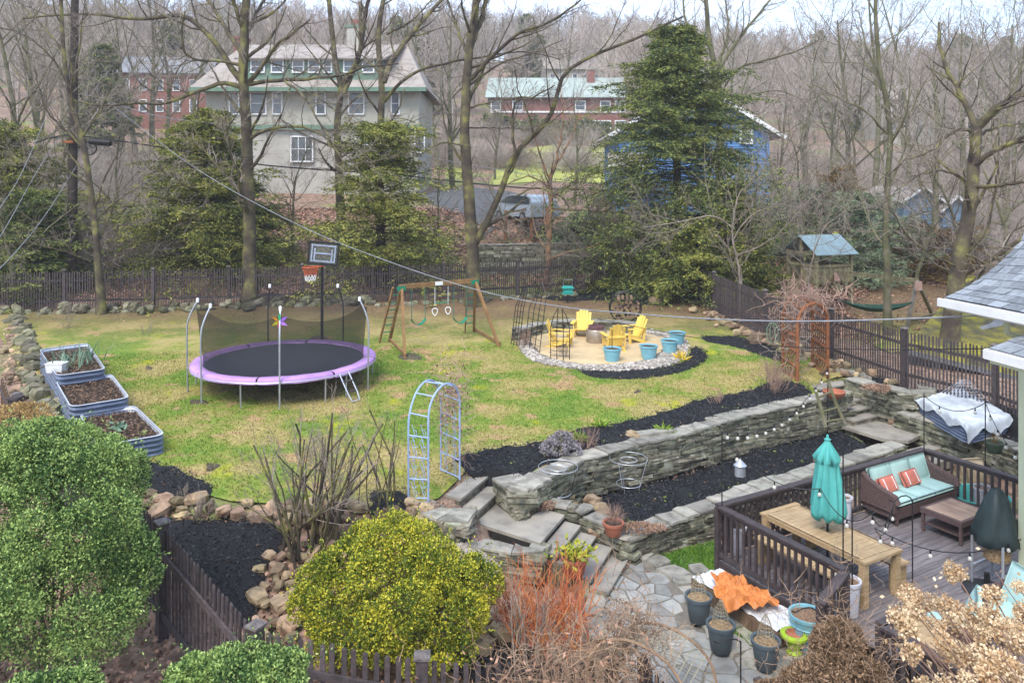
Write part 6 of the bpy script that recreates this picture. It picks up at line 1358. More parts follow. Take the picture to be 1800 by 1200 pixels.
# brick house
D = 120.; B = h1(*At(862,YH,D)[:2])-.5; hb_ = house('brick_house', 'distant red brick house with pale green roof above the sloping lawn', 862, D, base=B); X = lambda px: (px-862)*D/F
ez, rz2 = Zp(172,D,B), Zp(137,D+5,B); W3 = X(1100); MB().box((W3/2,5,ez/2-1), (W3,10,ez+2)).out('wall', m_brickh, hb_)
roofmesh(hb_, [[(-.8,-.9,ez),(W3+.8,-.9,ez),(W3+.4,5,rz2),(-.4,5,rz2)],[(-.8,10.9,ez),(W3+.8,10.9,ez),(W3+.4,5,rz2),(-.4,5,rz2)]], m_roofg)
for px_ in (872,910,1020,1064,1090): win(hb_, X(px_), Zp(186,D,B), 1.5, Zp(178,D,B)-Zp(194,D,B), -.05, fr=.16)
for px_, w_ in ((880,1.3),(915,3.2),(945,1.2),(988,1.3),(1012,1.4),(1030,4.2),(1064,1.6),(1090,1.5)): win(hb_, X(px_), Zp(221,D,B), w_, Zp(213,D,B)-Zp(230,D,B), -.05, fr=.16)
MB().box((X(1043),4,Zp(140,D,B)), (1.2,1.2,3.6)).out('chimney', m_brickh, hb_); MB().box((W3/2,-.1,Zp(197,D,B)), (W3,.2,.25)).out('string_course', m_white, hb_)
bl = MB(); 
for k in range(40): bl.box((X(985)+k*.35,-4,Zp(236,D-4,B)), (.12,.12,.8))
bl.box((X(985)+7,-4,Zp(232,D-4,B)), (14.4,.25,.15)); o = bl.out('balustrade', m_white, hb_)
for k, (px_, D, B_, lb, w_, h_) in enumerate([(205,105,13.5,'dark brick house barely seen through the trees at upper left',12,8.5),(1560,130,15,'small pale house deep in the bare woods at right',9,6),(960,150,22,'roof of a white house high on the wooded hill',12,7)]):
    o = house('distant_house', lb, px_, D, .1, base=B_); mw = [m_brickh, m_stucco, m_stucco][k]
    MB().box((w_/2,4,h_/2-1.5), (w_,8,h_+3)).out('wall', mw, o); roofmesh(o, [[(-.5,-.6,h_),(w_+.5,-.6,h_),(w_+.3,4,h_+2.8),(-.3,4,h_+2.8)],[(-.5,8.6,h_),(w_+.5,8.6,h_),(w_+.3,4,h_+2.8),(-.3,4,h_+2.8)]], m_roofb if k else m_gwall)
    MB().add([(0,-.0,h_),(0,8,h_),(0,4,h_+2.7),(w_,0,h_),(w_,8,h_),(w_,4,h_+2.7)], [(0,2,1),(3,4,5)]).out('gable', mw, o)
    for x in np.arange(1.2, w_-.5, 2.2): win(o, x, h_-1.6, .9, 1.5); win(o, x, h_-4.4, .9, 1.6)
# blue house (gable end)
D = 58.; B = 3.6; bh_ = house('blue_house', 'blue clapboard house with white trim behind the big spruce', 1072, D, base=B); X = lambda px: (px-1072)*D/F
xa, xb, xc = X(1088), X(1352), X(1222); ze, za = Zp(230,D,B), Zp(150,D,B)
z = 0.; 
MB().add([(xa,0,-1),(xb,0,-1),(xb,0,ze),(xc,0,za),(xa,0,ze),(xa,9,-1),(xb,9,-1),(xb,9,ze),(xc,9,za),(xa,9,ze)], [(0,1,2,3,4),(9,8,7,6,5)], [(1,6,7,2),(5,0,4,9)]).out('wall', m_bluew, bh_)
while z < za-.2:
    l_ = xa if z < ze else xa+(xc-xa)*(z-ze)/(za-ze); r_ = xb if z < ze else xb-(xb-xc)*(z-ze)/(za-ze)
    MB().add([(l_,-.045,z),(r_,-.045,z),(r_,-.012,z+.2),(l_,-.012,z+.2),(l_,-.0,z),(r_,-.0,z)], [(0,1,2,3),(4,5,1,0)]).out('clapboard', m_bluew, bh_); z += .21
sl2 = (za-ze)/(xb-xc)
roofmesh(bh_, [[(xc,-.7,za+.12),(xb+1,-.7,ze-sl2+.12),(xb+1,9.5,ze-sl2+.12),(xc,9.5,za+.12)],[(xc,-.7,za+.12),(xa-1,-.7,ze-sl2+.12),(xa-1,9.5,ze-sl2+.12),(xc,9.5,za+.12)]], m_roofb)
for s_, xe in ((1,xb+1),(-1,xa-1)): MB().bar((xc,-.75,za+.05),(xe,-.75,ze-sl2+.05),.08,.28).out('rake_board', m_white, bh_)
win(bh_, X(1311), Zp(236,D,B), .85, 1.35, -.09, mull=(0,1), fr=.14); win(bh_, X(1195), Zp(235,D,B), .85, 1.35, -.09, mull=(0,1), fr=.14); win(bh_, X(1270), Zp(300,D,B), .9, 1.4, -.09, mull=(0,1), fr=.14)
MB().box((X(1330),-.06,ze/2), (.12,.06,ze)).out('corner_board', m_bluew, bh_)
zq = Zp(290,D,B); MB().box((X(1096),-1.4,zq/2-.7), (X(1120)-X(1074),2.6,zq+1.2)).out('porch_wall', m_bluew, bh_); roofmesh(bh_, [[(X(1060),-3.2,zq),(X(1135),-3.2,zq),(X(1130),0,zq+.9),(X(1068),0,zq+.9)]], m_roofb, 'porch_roof'); MB().bar((X(1060),-3.2,zq-.1),(X(1135),-3.2,zq-.1),.1,.2).out('gutter', m_white, bh_); win(bh_, X(1105), zq-1.4, .7, 1.9, -2.75, mull=(0,1))
MB().box((X(1250),-.4,Zp(203,D,B)), (2.4,.8,.18)).out('window_hood', m_roofb, bh_)
# shed
D = 50.; B = h1(*At(1620,YH,D)[:2]); bs = house('blue_shed', 'grey-blue gabled shed among the trees at right', 1588, D, base=B-.3, cat='shed'); X = lambda px: (px-1588)*D/F
for (a_, b_, pa, pe, y0, nm) in ((1588,1652,330,352,0,''),(1648,1692,345,368,-.6,'')):
    xa, xb = X(a_), X(b_); ze, za = Zp(pe,D,B-.3), Zp(pa,D,B-.3); xc = (xa+xb)/2
    MB().add([(xa,y0,-1),(xb,y0,-1),(xb,y0,ze),(xc,y0,za),(xa,y0,ze),(xa,6,-1),(xb,6,-1),(xb,6,ze),(xc,6,za),(xa,6,ze)], [(0,1,2,3,4),(9,8,7,6,5)], [(1,6,7,2),(5,0,4,9)]).out('wall', m_blueg, bs)
    for z in np.arange(0, ze, .2): MB().add([(xa,y0-.04,z),(xb,y0-.04,z),(xb,y0-.01,z+.19),(xa,y0-.01,z+.19),(xa,y0-.003,z),(xb,y0-.003,z)], [(0,1,2,3),(4,5,1,0)]).out('clapboard', m_blueg, bs)
    roofmesh(bs, [[(xc,y0-.3,za+.08),(xb+.3,y0-.3,ze-.1),(xb+.3,6.2,ze-.1),(xc,6.2,za+.08)],[(xc,y0-.3,za+.08),(xa-.3,y0-.3,ze-.1),(xa-.3,6.2,ze-.1),(xc,6.2,za+.08)]], m_roofb, 'roof', .08)
    for xe in (xa-.3, xb+.3): MB().bar((xc,y0-.33,za+.02),(xe,y0-.33,ze-.16),.05,.14).out('rake_board', m_white, bs)
MB().box((X(1612),-.06,1.2), (1.1,.06,2.1)).out('door', M_('dark_door', (.04,.04,.045), bump=0), bs)
o = thing('board_fence', 'grey board fence by the blue shed', 'fence', At(1690,450,42)); 
for k in range(26): MB().box((k*.19,0,.3), (.17,.03,1.7)).out('board', M_('grey_board', (.19,.165,.15), scale=3, bump=.3, rand=.2), o)
# post and rail fence in front of the car
o = thing('rail_fence', 'weathered post and rail fence in front of the parked car', 'fence', At(935,400,42))
pp = [At(889,378,42.5), At(934,372,42.5), At(962,372,42.5), At(1080,378,42)]
for p in pp: MB().box((p[0],p[1],p[2]-.6), (.16,.16,1.7)).out('post', m_rusta, o, world=True)
for a_, b_ in zip(pp[:-1], pp[1:]):
    for dz in (.15,-.35): MB().bar(a_+(0,0,dz), b_+(0,0,dz), .06, .12).out('rail', m_cedar, o, world=True)
# parked car -----------------------------------------------------
m_car = M_('silver_car_paint', (.42,.48,.53), (.40,.46,.51), rough=.25, metal=.5, bump=0, rand=0); m_cg = M_('car_glass', (.03,.04,.045), rough=.08, bump=0, rand=0, spec=.8)
cp = At(922,376,44.5); cp[2] = h1(cp[0],cp[1])+.1; car = thing('parked_car', 'silver estate car parked on the driveway behind the bare trees', 'car', cp, math.radians(-62))
prof_ = [(-2.3,.35),(-2.35,.8),(-2.2,1.0),(-1.35,1.1),(-.75,1.5),(-.2,1.6),(1.5,1.58),(2.05,1.45),(2.3,1.0),(2.35,.4)]
def loft(prof, w0, w1, zsplit): 
    V = []; n = len(prof)
    for s_ in (-1,1):
        for x, z in prof: V.append((x, s_*(w0 if z < zsplit else w1), z))
    return V, [(i, i+1, n+i+1, n+i) for i in range(n-1)]+[(n-1,0,n,2*n-1)], [list(range(n))[::-1], list(range(n,2*n))]
V, f1, f2 = loft(prof_, .9, .72, 1.15); MB().add(V, f1, f2).out('body', m_car, car, smooth=False)
gl_ = [(-1.3,1.12),(-.75,1.45),(-.2,1.54),(1.5,1.52),(1.95,1.4),(2.15,1.1)]
for s_ in (-1,1): MB().add([(x, s_*(.92-(z-1.1)*.42), z) for x, z in gl_], [list(range(6)) if s_ < 0 else list(range(6))[::-1]]).out('side_window', m_cg, car)
MB().add([(-1.36,-.74,1.12),(-1.36,.74,1.12),(-.78,.66,1.5),(-.78,-.66,1.5)], [(0,1,2,3)]).out('windscreen', m_cg, car)
for x in (-1.45,1.4):
    for s_ in (-1,1): wh = MB().tube([(x,s_*.78,.34),(x,s_*.93,.34)], .34, 18, cap=True).out('wheel', m_black, car); MB().tube([(x,s_*.90,.34),(x,s_*.945,.34)], .2, 12, cap=True).out('rim', m_steel, wh)
for s_ in (-1,1): MB().box((-2.28,s_*.66,.85), (.14,.4,.18)).out('headlight', m_white, car)
MB().box((-2.35,0,.6), (.06,1.1,.16)).out('grille', m_black, car); MB().box((-2.38,0,.48), (.04,.5,.12)).out('number_plate', m_white, car)
c2 = dup(car, At(1562,352,60)*(1,1,0)+np.array((0,0,h1(*At(1562,352,60)[:2])+.05)), .4, 'second silver car glimpsed past the bare branches near the blue house')
c2.location = (At(1385,345,56)[0], 56, h1(At(1385,345,56)[0],56)+.1)

# ================================================================ UTILITY POLE & WIRES
pb_ = At(126,466,35.5); pb_[2] = h1(pb_[0], pb_[1]); up_ = thing('utility_pole', 'dark brown wooden utility pole at upper left', 'utility pole', pb_)
MB().tube([(0,0,-.3),(.05,0,6),(.15,0,13.5)], [.23,.2,.16], 10).out('pole', m_darkbark, up_); MB().box((0,-.3,Zp(250,35.5,pb_[2])), (.5,.12,.12)).out('bracket', m_rusta, up_)
def Wp(px, py, D): return At(px, py, D)
sp = thing('cable_splice_box', 'black cable splice case with coiled loop hanging beside the utility pole', 'cable box', Wp(176,250,34)); MB().tube([(-.45,0,.03),(.45,0,-.05)], .14, 10, cap=True).out('case', m_black, sp)
for k in range(3): MB().tube([(-.5+.33*math.cos(a), .03*k, -.27+.28*math.sin(a)) for a in np.linspace(0,2*PI,21)], .02, 4).out('coil', m_black, sp)
def wire(label, pts, r, m=m_black, K=40):
    P = resample(np.array([Wp(*p) for p in pts]), K); o = thing('overhead_cable', label, 'cable', P[0]); MB().tube(P-P[0], r, 5).out('wire', m, o)
m_gw = M_('grey_cable', (.30,.31,.33), bump=0, rand=0)
wire('thick grey service cable sagging across the yard to the pale house', [(190,180,35.5),(350,300,33),(530,398,30),(690,462,27),(840,510,24),(980,538,21),(1100,550,18.5),(1240,560,16.5),(1400,565,15),(1600,560,13.8),(1790,551,13.1)], .015, m_gw)
wire('black communication cable running right from the splice box', [(60,252,36),(130,238,35.5),(300,262,36.5),(460,290,38),(700,308,40),(900,329,42),(1060,335,44),(1250,345,46)], .035)
wire('thin cable above the splice box crossing the hemlock', [(150,165,35.5),(280,205,36),(420,222,37),(600,250,38),(800,285,40),(1000,318,42),(1150,330,44)], .018, m_gw)
wire('pale wire descending at far left from the pole', [(84,198,35.5),(40,300,27),(0,365,22),(-60,450,18)], .009, m_gw); wire('second pale wire descending at far left', [(105,238,35.5),(60,310,27),(10,400,20),(-50,490,16)], .008, m_gw)
wire('third thin wire at far left sloping down', [(135,290,35.5),(85,370,27),(30,440,20),(-50,520,16)], .01, m_gw)
wire('thin wire above the fire pit running to the house', [(1050,560,22),(1250,598,18),(1450,612,15),(1600,614,14),(1760,612,13)], .009)
wire('thin wire from the blue house across the woods', [(1355,303,58),(1450,290,55),(1560,272,50),(1700,240,44)], .02, m_gw)

# ================================================================ BARE TREES
def hero(name, label, D, base, limbs, seed, trunk_m=m_moss, n=(10,8,6), ratio=(.5,.5,.5), dspread=3.5, twigr=.006, tmin=.2, group=None, lift=.10, lmax=3.2):
    """limbs: (px polyline, r0, r1, depth offset at end)"""
    r = R_(seed); b0_ = At(*base, D); zb_ = h1(b0_[0], b0_[1]); root = thing(name, label, 'tree', (b0_[0], b0_[1], zb_)); q0 = np.array(root.location); PP, RR = [], []
    for k, L_ in enumerate(limbs):
        pts, r0, r1 = L_[:3]; dd = L_[3] if len(L_) > 3 else (0 if k == 0 else r.uniform(-dspread, dspread)); d0 = L_[4] if len(L_) > 4 else 0
        P = np.array([At(p[0], p[1], D+d0+(dd-d0)*i/max(len(pts)-1,1)) for i, p in enumerate(pts)])
        if k == 0: P[0] = (b0_[0], b0_[1], zb_-.15)
        P = resample(P, 16); s_ = np.linspace(0,1,16); Rr = r0+(r1-r0)*s_**.8
        if k == 0: Rr[0] *= 1.45; Rr[1] *= 1.12
        P[1:-1] += r.normal(size=(14,3))*.02
        Pf = resample(P, 28, True); Rf = np.interp(np.linspace(0,1,28), s_, Rr); MB().tube(Pf-q0, Rf, 10 if r0 > .12 else 7).out('trunk' if k == 0 else 'limb', trunk_m, root, smooth=True); PP.append(P); RR.append(Rr)
    P = np.stack(PP); Rr = np.stack(RR); b = MB(); bt = MB()
    Q, q = grow(P, Rr, n[0], ratio[0], 48, 7, r, tmin=tmin, wig=.13, up=lift, rr=.5, rmin=.012, lmax=lmax); v, f = tubes(Q-q0, q, 5); b.add(v, f)
    Q2, q2 = grow(Q, q, n[1], ratio[1], 42, 6, r, tmin=.15, wig=.16, up=lift*.6, rr=.5, rmin=twigr*1.4); v, f = tubes(Q2-q0, q2, 4); bt.add(v, f)
    Q3, q3 = grow(Q2, q2, n[2], ratio[2], 40, 4, r, tmin=.2, wig=.16, up=lift*.4, rr=.6, rmin=twigr); v, f = tubes(Q3-q0, q3, 3); bt.add(v, f)
    b.out('branches', trunk_m, root, smooth=True); bt.out('twigs', m_twig, root); return root
hero('bare_tree', 'tall bare mossy tree directly behind the trampoline', 34.5, (440,522), [
 ([(440,522),(438,400),(436,300),(431,200),(428,140),(430,60),(434,0),(440,-70)],.33,.16,0),
 ([(428,155),(395,147),(350,160),(290,182),(235,182),(180,186),(120,175)],.12,.03,-2),
 ([(428,145),(405,118),(385,85),(355,50),(330,31),(300,28),(240,33),(160,25),(40,33)],.15,.04,1.5),
 ([(425,95),(400,55),(375,15),(345,-30)],.12,.06,2),([(430,60),(415,20),(405,-20)],.10,.07,-1),([(432,70),(450,25),(480,-20)],.10,.05,1),
 ([(436,150),(460,118),(485,80),(510,62),(545,35)],.12,.04,-2),
 ([(440,148),(480,142),(540,140),(600,132),(640,118),(700,112)],.11,.03,-2.5),
 ([(500,141),(530,165),(555,205),(575,235),(610,300)],.06,.02,-3,-1),
 ([(440,245),(470,228),(520,222),(560,235),(605,270),(660,330)],.09,.02,-3),
 ([(425,115),(390,108),(350,107),(325,92),(320,55),(325,20)],.08,.03,-2),([(435,330),(410,280),(400,230),(425,190)],.04,.02,-1.5),
 ([(436,300),(380,320),(330,330),(280,300),(230,330)],.05,.015,-3)], 1)
hero('bare_tree', 'forked bare tree rising behind the hemlock in front of the shingled house', 40, (602,480), [
 ([(604,480),(598,350),(594,250),(594,200),(600,150),(590,110),(584,60),(578,0),(575,-60)],.27,.10,0),
 ([(600,150),(625,115),(637,65),(645,10),(660,-40)],.16,.08,-.5),([(605,165),(618,130),(632,100),(634,30),(632,5)],.14,.09,1),
 ([(594,200),(560,170),(520,150),(470,100)],.05,.02,2),([(632,90),(670,60),(700,20)],.05,.02,-1.5),([(596,280),(640,250),(690,210),(730,215)],.05,.02,-2)], 2, n=(7,6,4))
hero('bare_tree', 'leaning three-stemmed bare tree to the right of the forked tree', 39, (672,480), [
 ([(674,480),(668,350),(668,240),(672,160),(666,100),(668,40),(680,-30)],.27,.11,0),
 ([(674,145),(697,95),(740,40),(785,-10)],.17,.08,1),([(676,178),(705,145),(750,119),(842,101),(927,92),(985,105)],.10,.02,-3),
 ([(680,60),(720,40),(760,0)],.06,.03,-1),([(672,230),(640,215),(600,225),(560,270)],.05,.015,-2)], 3, n=(8,6,4))
hero('bare_tree', 'straight mossy tree behind the right end of the swing set', 34.5, (832,512), [
 ([(832,512),(830,420),(822,320),(816,220),(820,150),(826,90),(833,30),(840,-50)],.33,.15,0),
 ([(828,85),(843,40),(853,0),(862,-40)],.13,.08,1),
 ([(836,425),(862,380),(885,325),(903,275),(930,245),(958,220),(975,185),(985,145),(1005,118),(1060,92),(1130,62),(1200,30)],.17,.04,-2),
 ([(905,268),(902,225),(906,180),(935,172),(975,150)],.07,.03,-1.5,-1),
 ([(828,140),(850,115),(880,85),(915,58),(960,42),(1010,10),(1040,-25)],.11,.03,-2),([(824,105),(800,40),(780,-20)],.08,.04,1.5),
 ([(825,150),(880,112),(940,92),(990,70)],.06,.02,2),([(822,190),(870,178),(930,170),(960,182)],.05,.02,-1),([(820,225),(880,225),(930,228)],.04,.015,1),([(905,345),(940,330),(985,345),(1010,380)],.05,.015,-2,-1),
 ([(828,260),(780,250),(740,270),(700,265)],.05,.015,-2)], 4, n=(9,7,5))
hero('bare_tree', 'mossy bare tree standing over the covered garage roof at right', 26, (1665,615), [
 ([(1664,615),(1684,480),(1702,380),(1711,300),(1716,225)],.33,.17,0),
 ([(1716,225),(1700,190),(1678,145),(1655,100),(1650,40)],.12,.04,1),([(1716,225),(1750,190),(1800,165),(1860,130)],.13,.06,-1),
 ([(1711,290),(1745,268),(1800,240),(1850,225)],.10,.05,-2),([(1706,330),(1760,325),(1830,315)],.08,.04,-1.5),([(1712,232),(1680,228),(1640,262),(1600,280)],.06,.02,-2),
 ([(1700,320),(1660,300),(1610,310),(1560,350)],.05,.015,-2),([(1692,395),(1720,432),(1745,452),(1795,470)],.07,.025,-1),([(1690,440),(1740,465),(1790,462)],.05,.02,-2),([(1685,470),(1640,450),(1600,420),(1560,360)],.04,.012,-2),([(1714,240),(1760,222),(1820,218)],.06,.03,1)], 5, n=(8,6,5))
hero('slender_bare_tree', 'slender bare tree between the play fort and the garage', 29, (1562,572), [
 ([(1560,572),(1558,450),(1560,330),(1563,240),(1556,170),(1543,100),(1540,0),(1536,-50)],.15,.06,0),
 ([(1560,235),(1520,195),(1480,175),(1430,150)],.05,.015,-1),([(1552,150),(1535,110),(1520,75),(1510,20)],.05,.02,1),([(1563,330),(1590,260),(1600,200),(1640,120)],.05,.015,-1),([(1560,300),(1530,330),(1490,340),(1440,390)],.03,.01,-2),([(1560,420),(1600,380),(1650,370)],.03,.01,-2)], 6, n=(8,6,5), trunk_m=m_bark)
hero('curved_bare_tree', 'thin curved mossy tree beside the utility pole', 32.5, (178,540), [
 ([(178,540),(172,450),(165,380),(152,280),(135,210),(118,140),(110,60),(106,-30)],.17,.07,0),
 ([(150,262),(110,225),(80,190),(60,120)],.06,.02,-1),([(135,210),(128,150),(140,80),(150,0)],.06,.02,1),([(160,330),(120,300),(60,290),(10,260)],.05,.015,-2),([(125,160),(90,100),(40,60),(0,50)],.06,.02,-1),([(165,390),(210,350),(250,330),(300,350)],.03,.01,-2),([(112,90),(60,30),(20,-10)],.05,.02,1),([(160,460),(110,440),(50,430),(0,460)],.03,.01,-2.5)], 7, n=(10,7,5))
hero('broken_bare_tree', 'small bare tree with a broken orange trunk in front of the car', 38.5, (960,500), [
 ([(960,500),(965,430),(968,370),(966,320),(975,295)],.17,.10,0),([(975,295),(985,250),(990,200),(985,150)],.07,.02,.5),([(968,320),(945,260),(930,200)],.06,.02,-1),([(970,300),(1000,250),(1020,200)],.06,.02,1),([(968,350),(1000,330),(1050,340)],.05,.015,-1),([(966,330),(930,310),(880,330)],.05,.015,-1)], 8, trunk_m=M_('orange_bark', (.36,.20,.10),(.10,.07,.05),scale=3,bump=.5), n=(8,6,5))
hero('spreading_bare_tree', 'dark spreading bare tree behind the top of the spruce', 46, (1262,330), [
 ([(1262,330),(1265,250),(1262,180),(1258,120),(1245,60),(1240,-10)],.28,.12,0),([(1262,160),(1230,100),(1205,40),(1200,-20)],.14,.05,1),([(1260,130),(1290,80),(1330,30),(1370,-20)],.14,.05,-1),([(1264,150),(1300,120),(1350,105),(1400,90),(1440,70)],.10,.03,-2),([(1262,115),(1280,60),(1275,0)],.10,.05,1),
 ([(1268,200),(1310,170),(1370,160),(1420,180)],.07,.02,2),([(1268,240),(1320,225),(1370,235),(1410,215)],.07,.02,-2),([(1258,170),(1210,140),(1160,130),(1110,90)],.07,.02,2)], 9, trunk_m=m_bark, n=(10,8,5))
hero('thicket_tree', 'multi-stemmed bare thicket against the corner of the back fence', 37.5, (1118,515), [
 ([(1118,515),(1110,440),(1085,380),(1060,340)],.07,.03,0),([(1112,510),(1080,430),(1020,400),(960,395)],.05,.012,-1),([(1120,510),(1140,430),(1150,370)],.06,.02,1),([(1115,500),(1070,450),(1030,440),(990,470)],.04,.012,-1),([(1122,505),(1160,440),(1200,420),(1250,380)],.04,.012,-1),([(1118,505),(1100,420),(1110,350)],.05,.02,-1)], 10, trunk_m=m_bark, n=(10,7,5), ratio=(.7,.5,.5))
hero('arching_bare_shrub', 'pale arching bare tree overhanging the right fence', 33, (1300,545), [
 ([(1302,545),(1300,480),(1288,420),(1290,370)],.07,.03,0),([(1290,420),(1320,380),(1370,360),(1420,370)],.04,.012,-2),([(1290,400),(1250,380),(1200,390),(1130,400)],.04,.012,-1),([(1290,380),(1300,340),(1340,310)],.04,.012,1),([(1420,530),(1425,470),(1450,400),(1500,360)],.05,.012,-1),([(1295,450),(1340,430),(1380,400),(1440,330)],.04,.012,-2)], 11, trunk_m=m_twig, n=(11,8,5), ratio=(.7,.5,.5))
tw = []
for i in range(3):
    rr = R_(400+i); P = [np.zeros(3)]; d = np.array((0,0,1.))
    for k in range(9): d = d+rr.normal(size=3)*.12; d[2] = max(d[2], .7); d /= np.linalg.norm(d); P.append(P[-1]+d*8.5/9)
    P = np.array(P)[None]; q = np.linspace(.11,.03,10)[None]; t_ = MB(); v, f = tubes(P, q, 7); t_.add(v, f); b = MB()
    P, q = grow(P, q, 22, .55, 55, 8, rr, tmin=.12, wig=.16, up=.05, rmin=.018); v, f = tubes(P, q, 5); t_.add(v, f)
    for nn in (8,5,3): P, q = grow(P, q, nn, .52, 42, 5, rr, tmin=.15, wig=.18, up=.03, rmin=.0055); v, f = tubes(P, q, 3); b.add(v, f)
    ta, tb2 = t_.mesh('trunk'), b.mesh('twigs'); ta.materials.append(m_bark); tb2.materials.append(m_twig); tw.append((ta, tb2))
r = R_(41)
for k, (px, D, sc, lb) in enumerate([(30,33.8,1.0,'twiggy small tree in the far left back corner of the yard'),(95,36.5,1.1,'twiggy small tree left of the utility pole'),(215,37,.95,'twiggy small tree between the utility pole and the left hemlock'),(300,41,.9,'twiggy small tree on the bank left of the tall mossy tree'),(520,40.5,.75,'twiggy small tree between the two hemlocks'),(775,40,.7,'twiggy small tree right of the drooping hemlock'),(900,41,.6,'twiggy small tree in front of the parked car'),(1030,39,.65,'twiggy small tree behind the back fence left of the spruce'),(1345,42,.8,'twiggy small tree beside the play fort roof'),(1410,41,.9,'twiggy small tree behind the play fort'),(1500,43,.8,'twiggy small tree beyond the fort swing beam'),(1610,40,.95,'twiggy small tree in front of the blue shed door'),(1700,38,1.0,'twiggy small tree behind the mossy garage roof'),(1770,34,1.0,'twiggy small tree at the right edge above the house roof'),(1460,47,1.1,'twiggy taller tree left of the blue shed roof')]):
    x = (px-CX)/F*D; o = thing('twiggy_tree', lb, 'tree', (x, D, h1(x,D)-.1), r.uniform(0,6), 'small twiggy trees behind the fences'); o.scale = (sc,)*3; link('trunk', tw[k%3][0], None, o); link('twigs', tw[k%3][1], None, o)
# prototypes for the woods ----------------------------------------
def bare_proto(seed, h, levels, tr, spread=1., twigr=.012, k1=16, sides=(8,5,3,3), crook=.05):
    r = R_(seed); P = [np.zeros(3)]; d = np.array((0,0,1.))
    for k in range(9): d = d+r.normal(size=3)*crook; d[2] = max(d[2], .8); d /= np.linalg.norm(d); P.append(P[-1]+d*h*.92/9)
    P = np.array(P)[None]; Rr = np.linspace(tr, tr*.18, 10)[None]; t = MB(); v, f = tubes(P, Rr, sides[0]); t.add(v, f); b = MB()
    Q, q = grow(P, Rr, k1, .52*spread, 46, 7, r, tmin=.22, wig=.14, up=.13, rr=.55, rmin=.03); v, f = tubes(Q, q, sides[1]); t.add(v, f)
    for i, nn in enumerate(levels): Q, q = grow(Q, q, nn, .52, 40, 5 if i == 0 else 4, r, tmin=.15, wig=.17, up=.07, rr=.55, rmin=twigr); v, f = tubes(Q, q, 3); b.add(v, f)
    return t.mesh('trunk'), b.mesh('branches')
midp = [bare_proto(100+i, 15+i*1.2, (7,5,3), .26, 1+.15*(i%2), .011) for i in range(4)]
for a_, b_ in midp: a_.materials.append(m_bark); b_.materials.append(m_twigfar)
def place_tree(k, x, y, sc, rz, label, group, tilt=0):
    o = thing('woodland_tree', label, 'tree', (x, y, h1(x, y)-.2), rz, group); o.scale = (sc, sc, sc); o.rotation_euler = (tilt, 0, rz)
    link('trunk', midp[k%4][0], None, o); link('branches', midp[k%4][1], None, o)
r = R_(77); cnt = 0
named = [(215,75,1.15,'thick bare tree standing left of the shingled house'),(268,80,1.2,'bare tree leaning beside the left end of the shingled house'),(60,48,.95,'bare tree at the far left behind the evergreens'),(20,42,.85,'twiggy bare tree at the left edge'),(795,64,1.0,'grey bare tree between the shingled house and the lawn strip'),(770,80,1.1,'bare tree behind the right end of the shingled house'),(1480,52,.95,'bare tree left of the blue shed'),(1535,60,1.05,'bare tree directly behind the blue shed'),(1640,46,.9,'twiggy tree in front of the blue shed'),(1760,44,.95,'bare tree at the right edge beyond the garage'),(1420,66,1.0,'bare tree right of the blue house'),(1600,75,1.15,'tall bare tree above the blue shed'),(1700,60,1.1,'tall bare tree at upper right'),(330,90,1.1,'bare tree behind the left chimney'),(1380,48,.6,'small bare tree in front of the blue house corner'),(1125,70,.9,'bare tree between the brick house and the blue house'),(1790,70,1.2,'tall bare tree in the upper right corner'),(130,60,1.1,'bare tree behind the utility pole'),(870,74,.55,'small bare tree on the sloping lawn'),(1010,58,.5,'small bare tree at the foot of the sloping lawn')]
for k, (px, D, sc, lb) in enumerate(named): x = (px-CX)/F*D; place_tree(k, x, D, sc, r.uniform(0,6), lb, 'bare trees around the houses', r.uniform(-.05,.05))
for k in range(42):
    for _ in range(50):
        D = r.uniform(78,135); px = r.uniform(-40,1840)
        if 840 < px < 1110 and D < 128: continue
        if 300 < px < 800 and D < 95: continue
        break
    x = (px-CX)/F*D; sc_ = r.uniform(.85,1.2); lm_ = ['to the left of the utility pole','above the utility pole','behind the left end of the shingled house','behind the shingled house chimney','between the shingled house and the brick house','above the brick house roof','behind the top of the spruce','to the right of the blue house','above the play fort','above the blue shed','beyond the tree over the mossy garage','above the pale house roof at the right edge'][int(np.searchsorted([90,230,400,620,800,1080,1250,1370,1500,1640,1730], px))]
    place_tree(k, x, D, sc_, r.uniform(0,6), '%s %s bare woodland tree %s' % ('tall' if sc_ > 1.02 else 'smaller', 'nearer' if D < 100 else 'faraway' if D > 118 else 'middle-distance', lm_), 'bare woodland trees on the hillside')
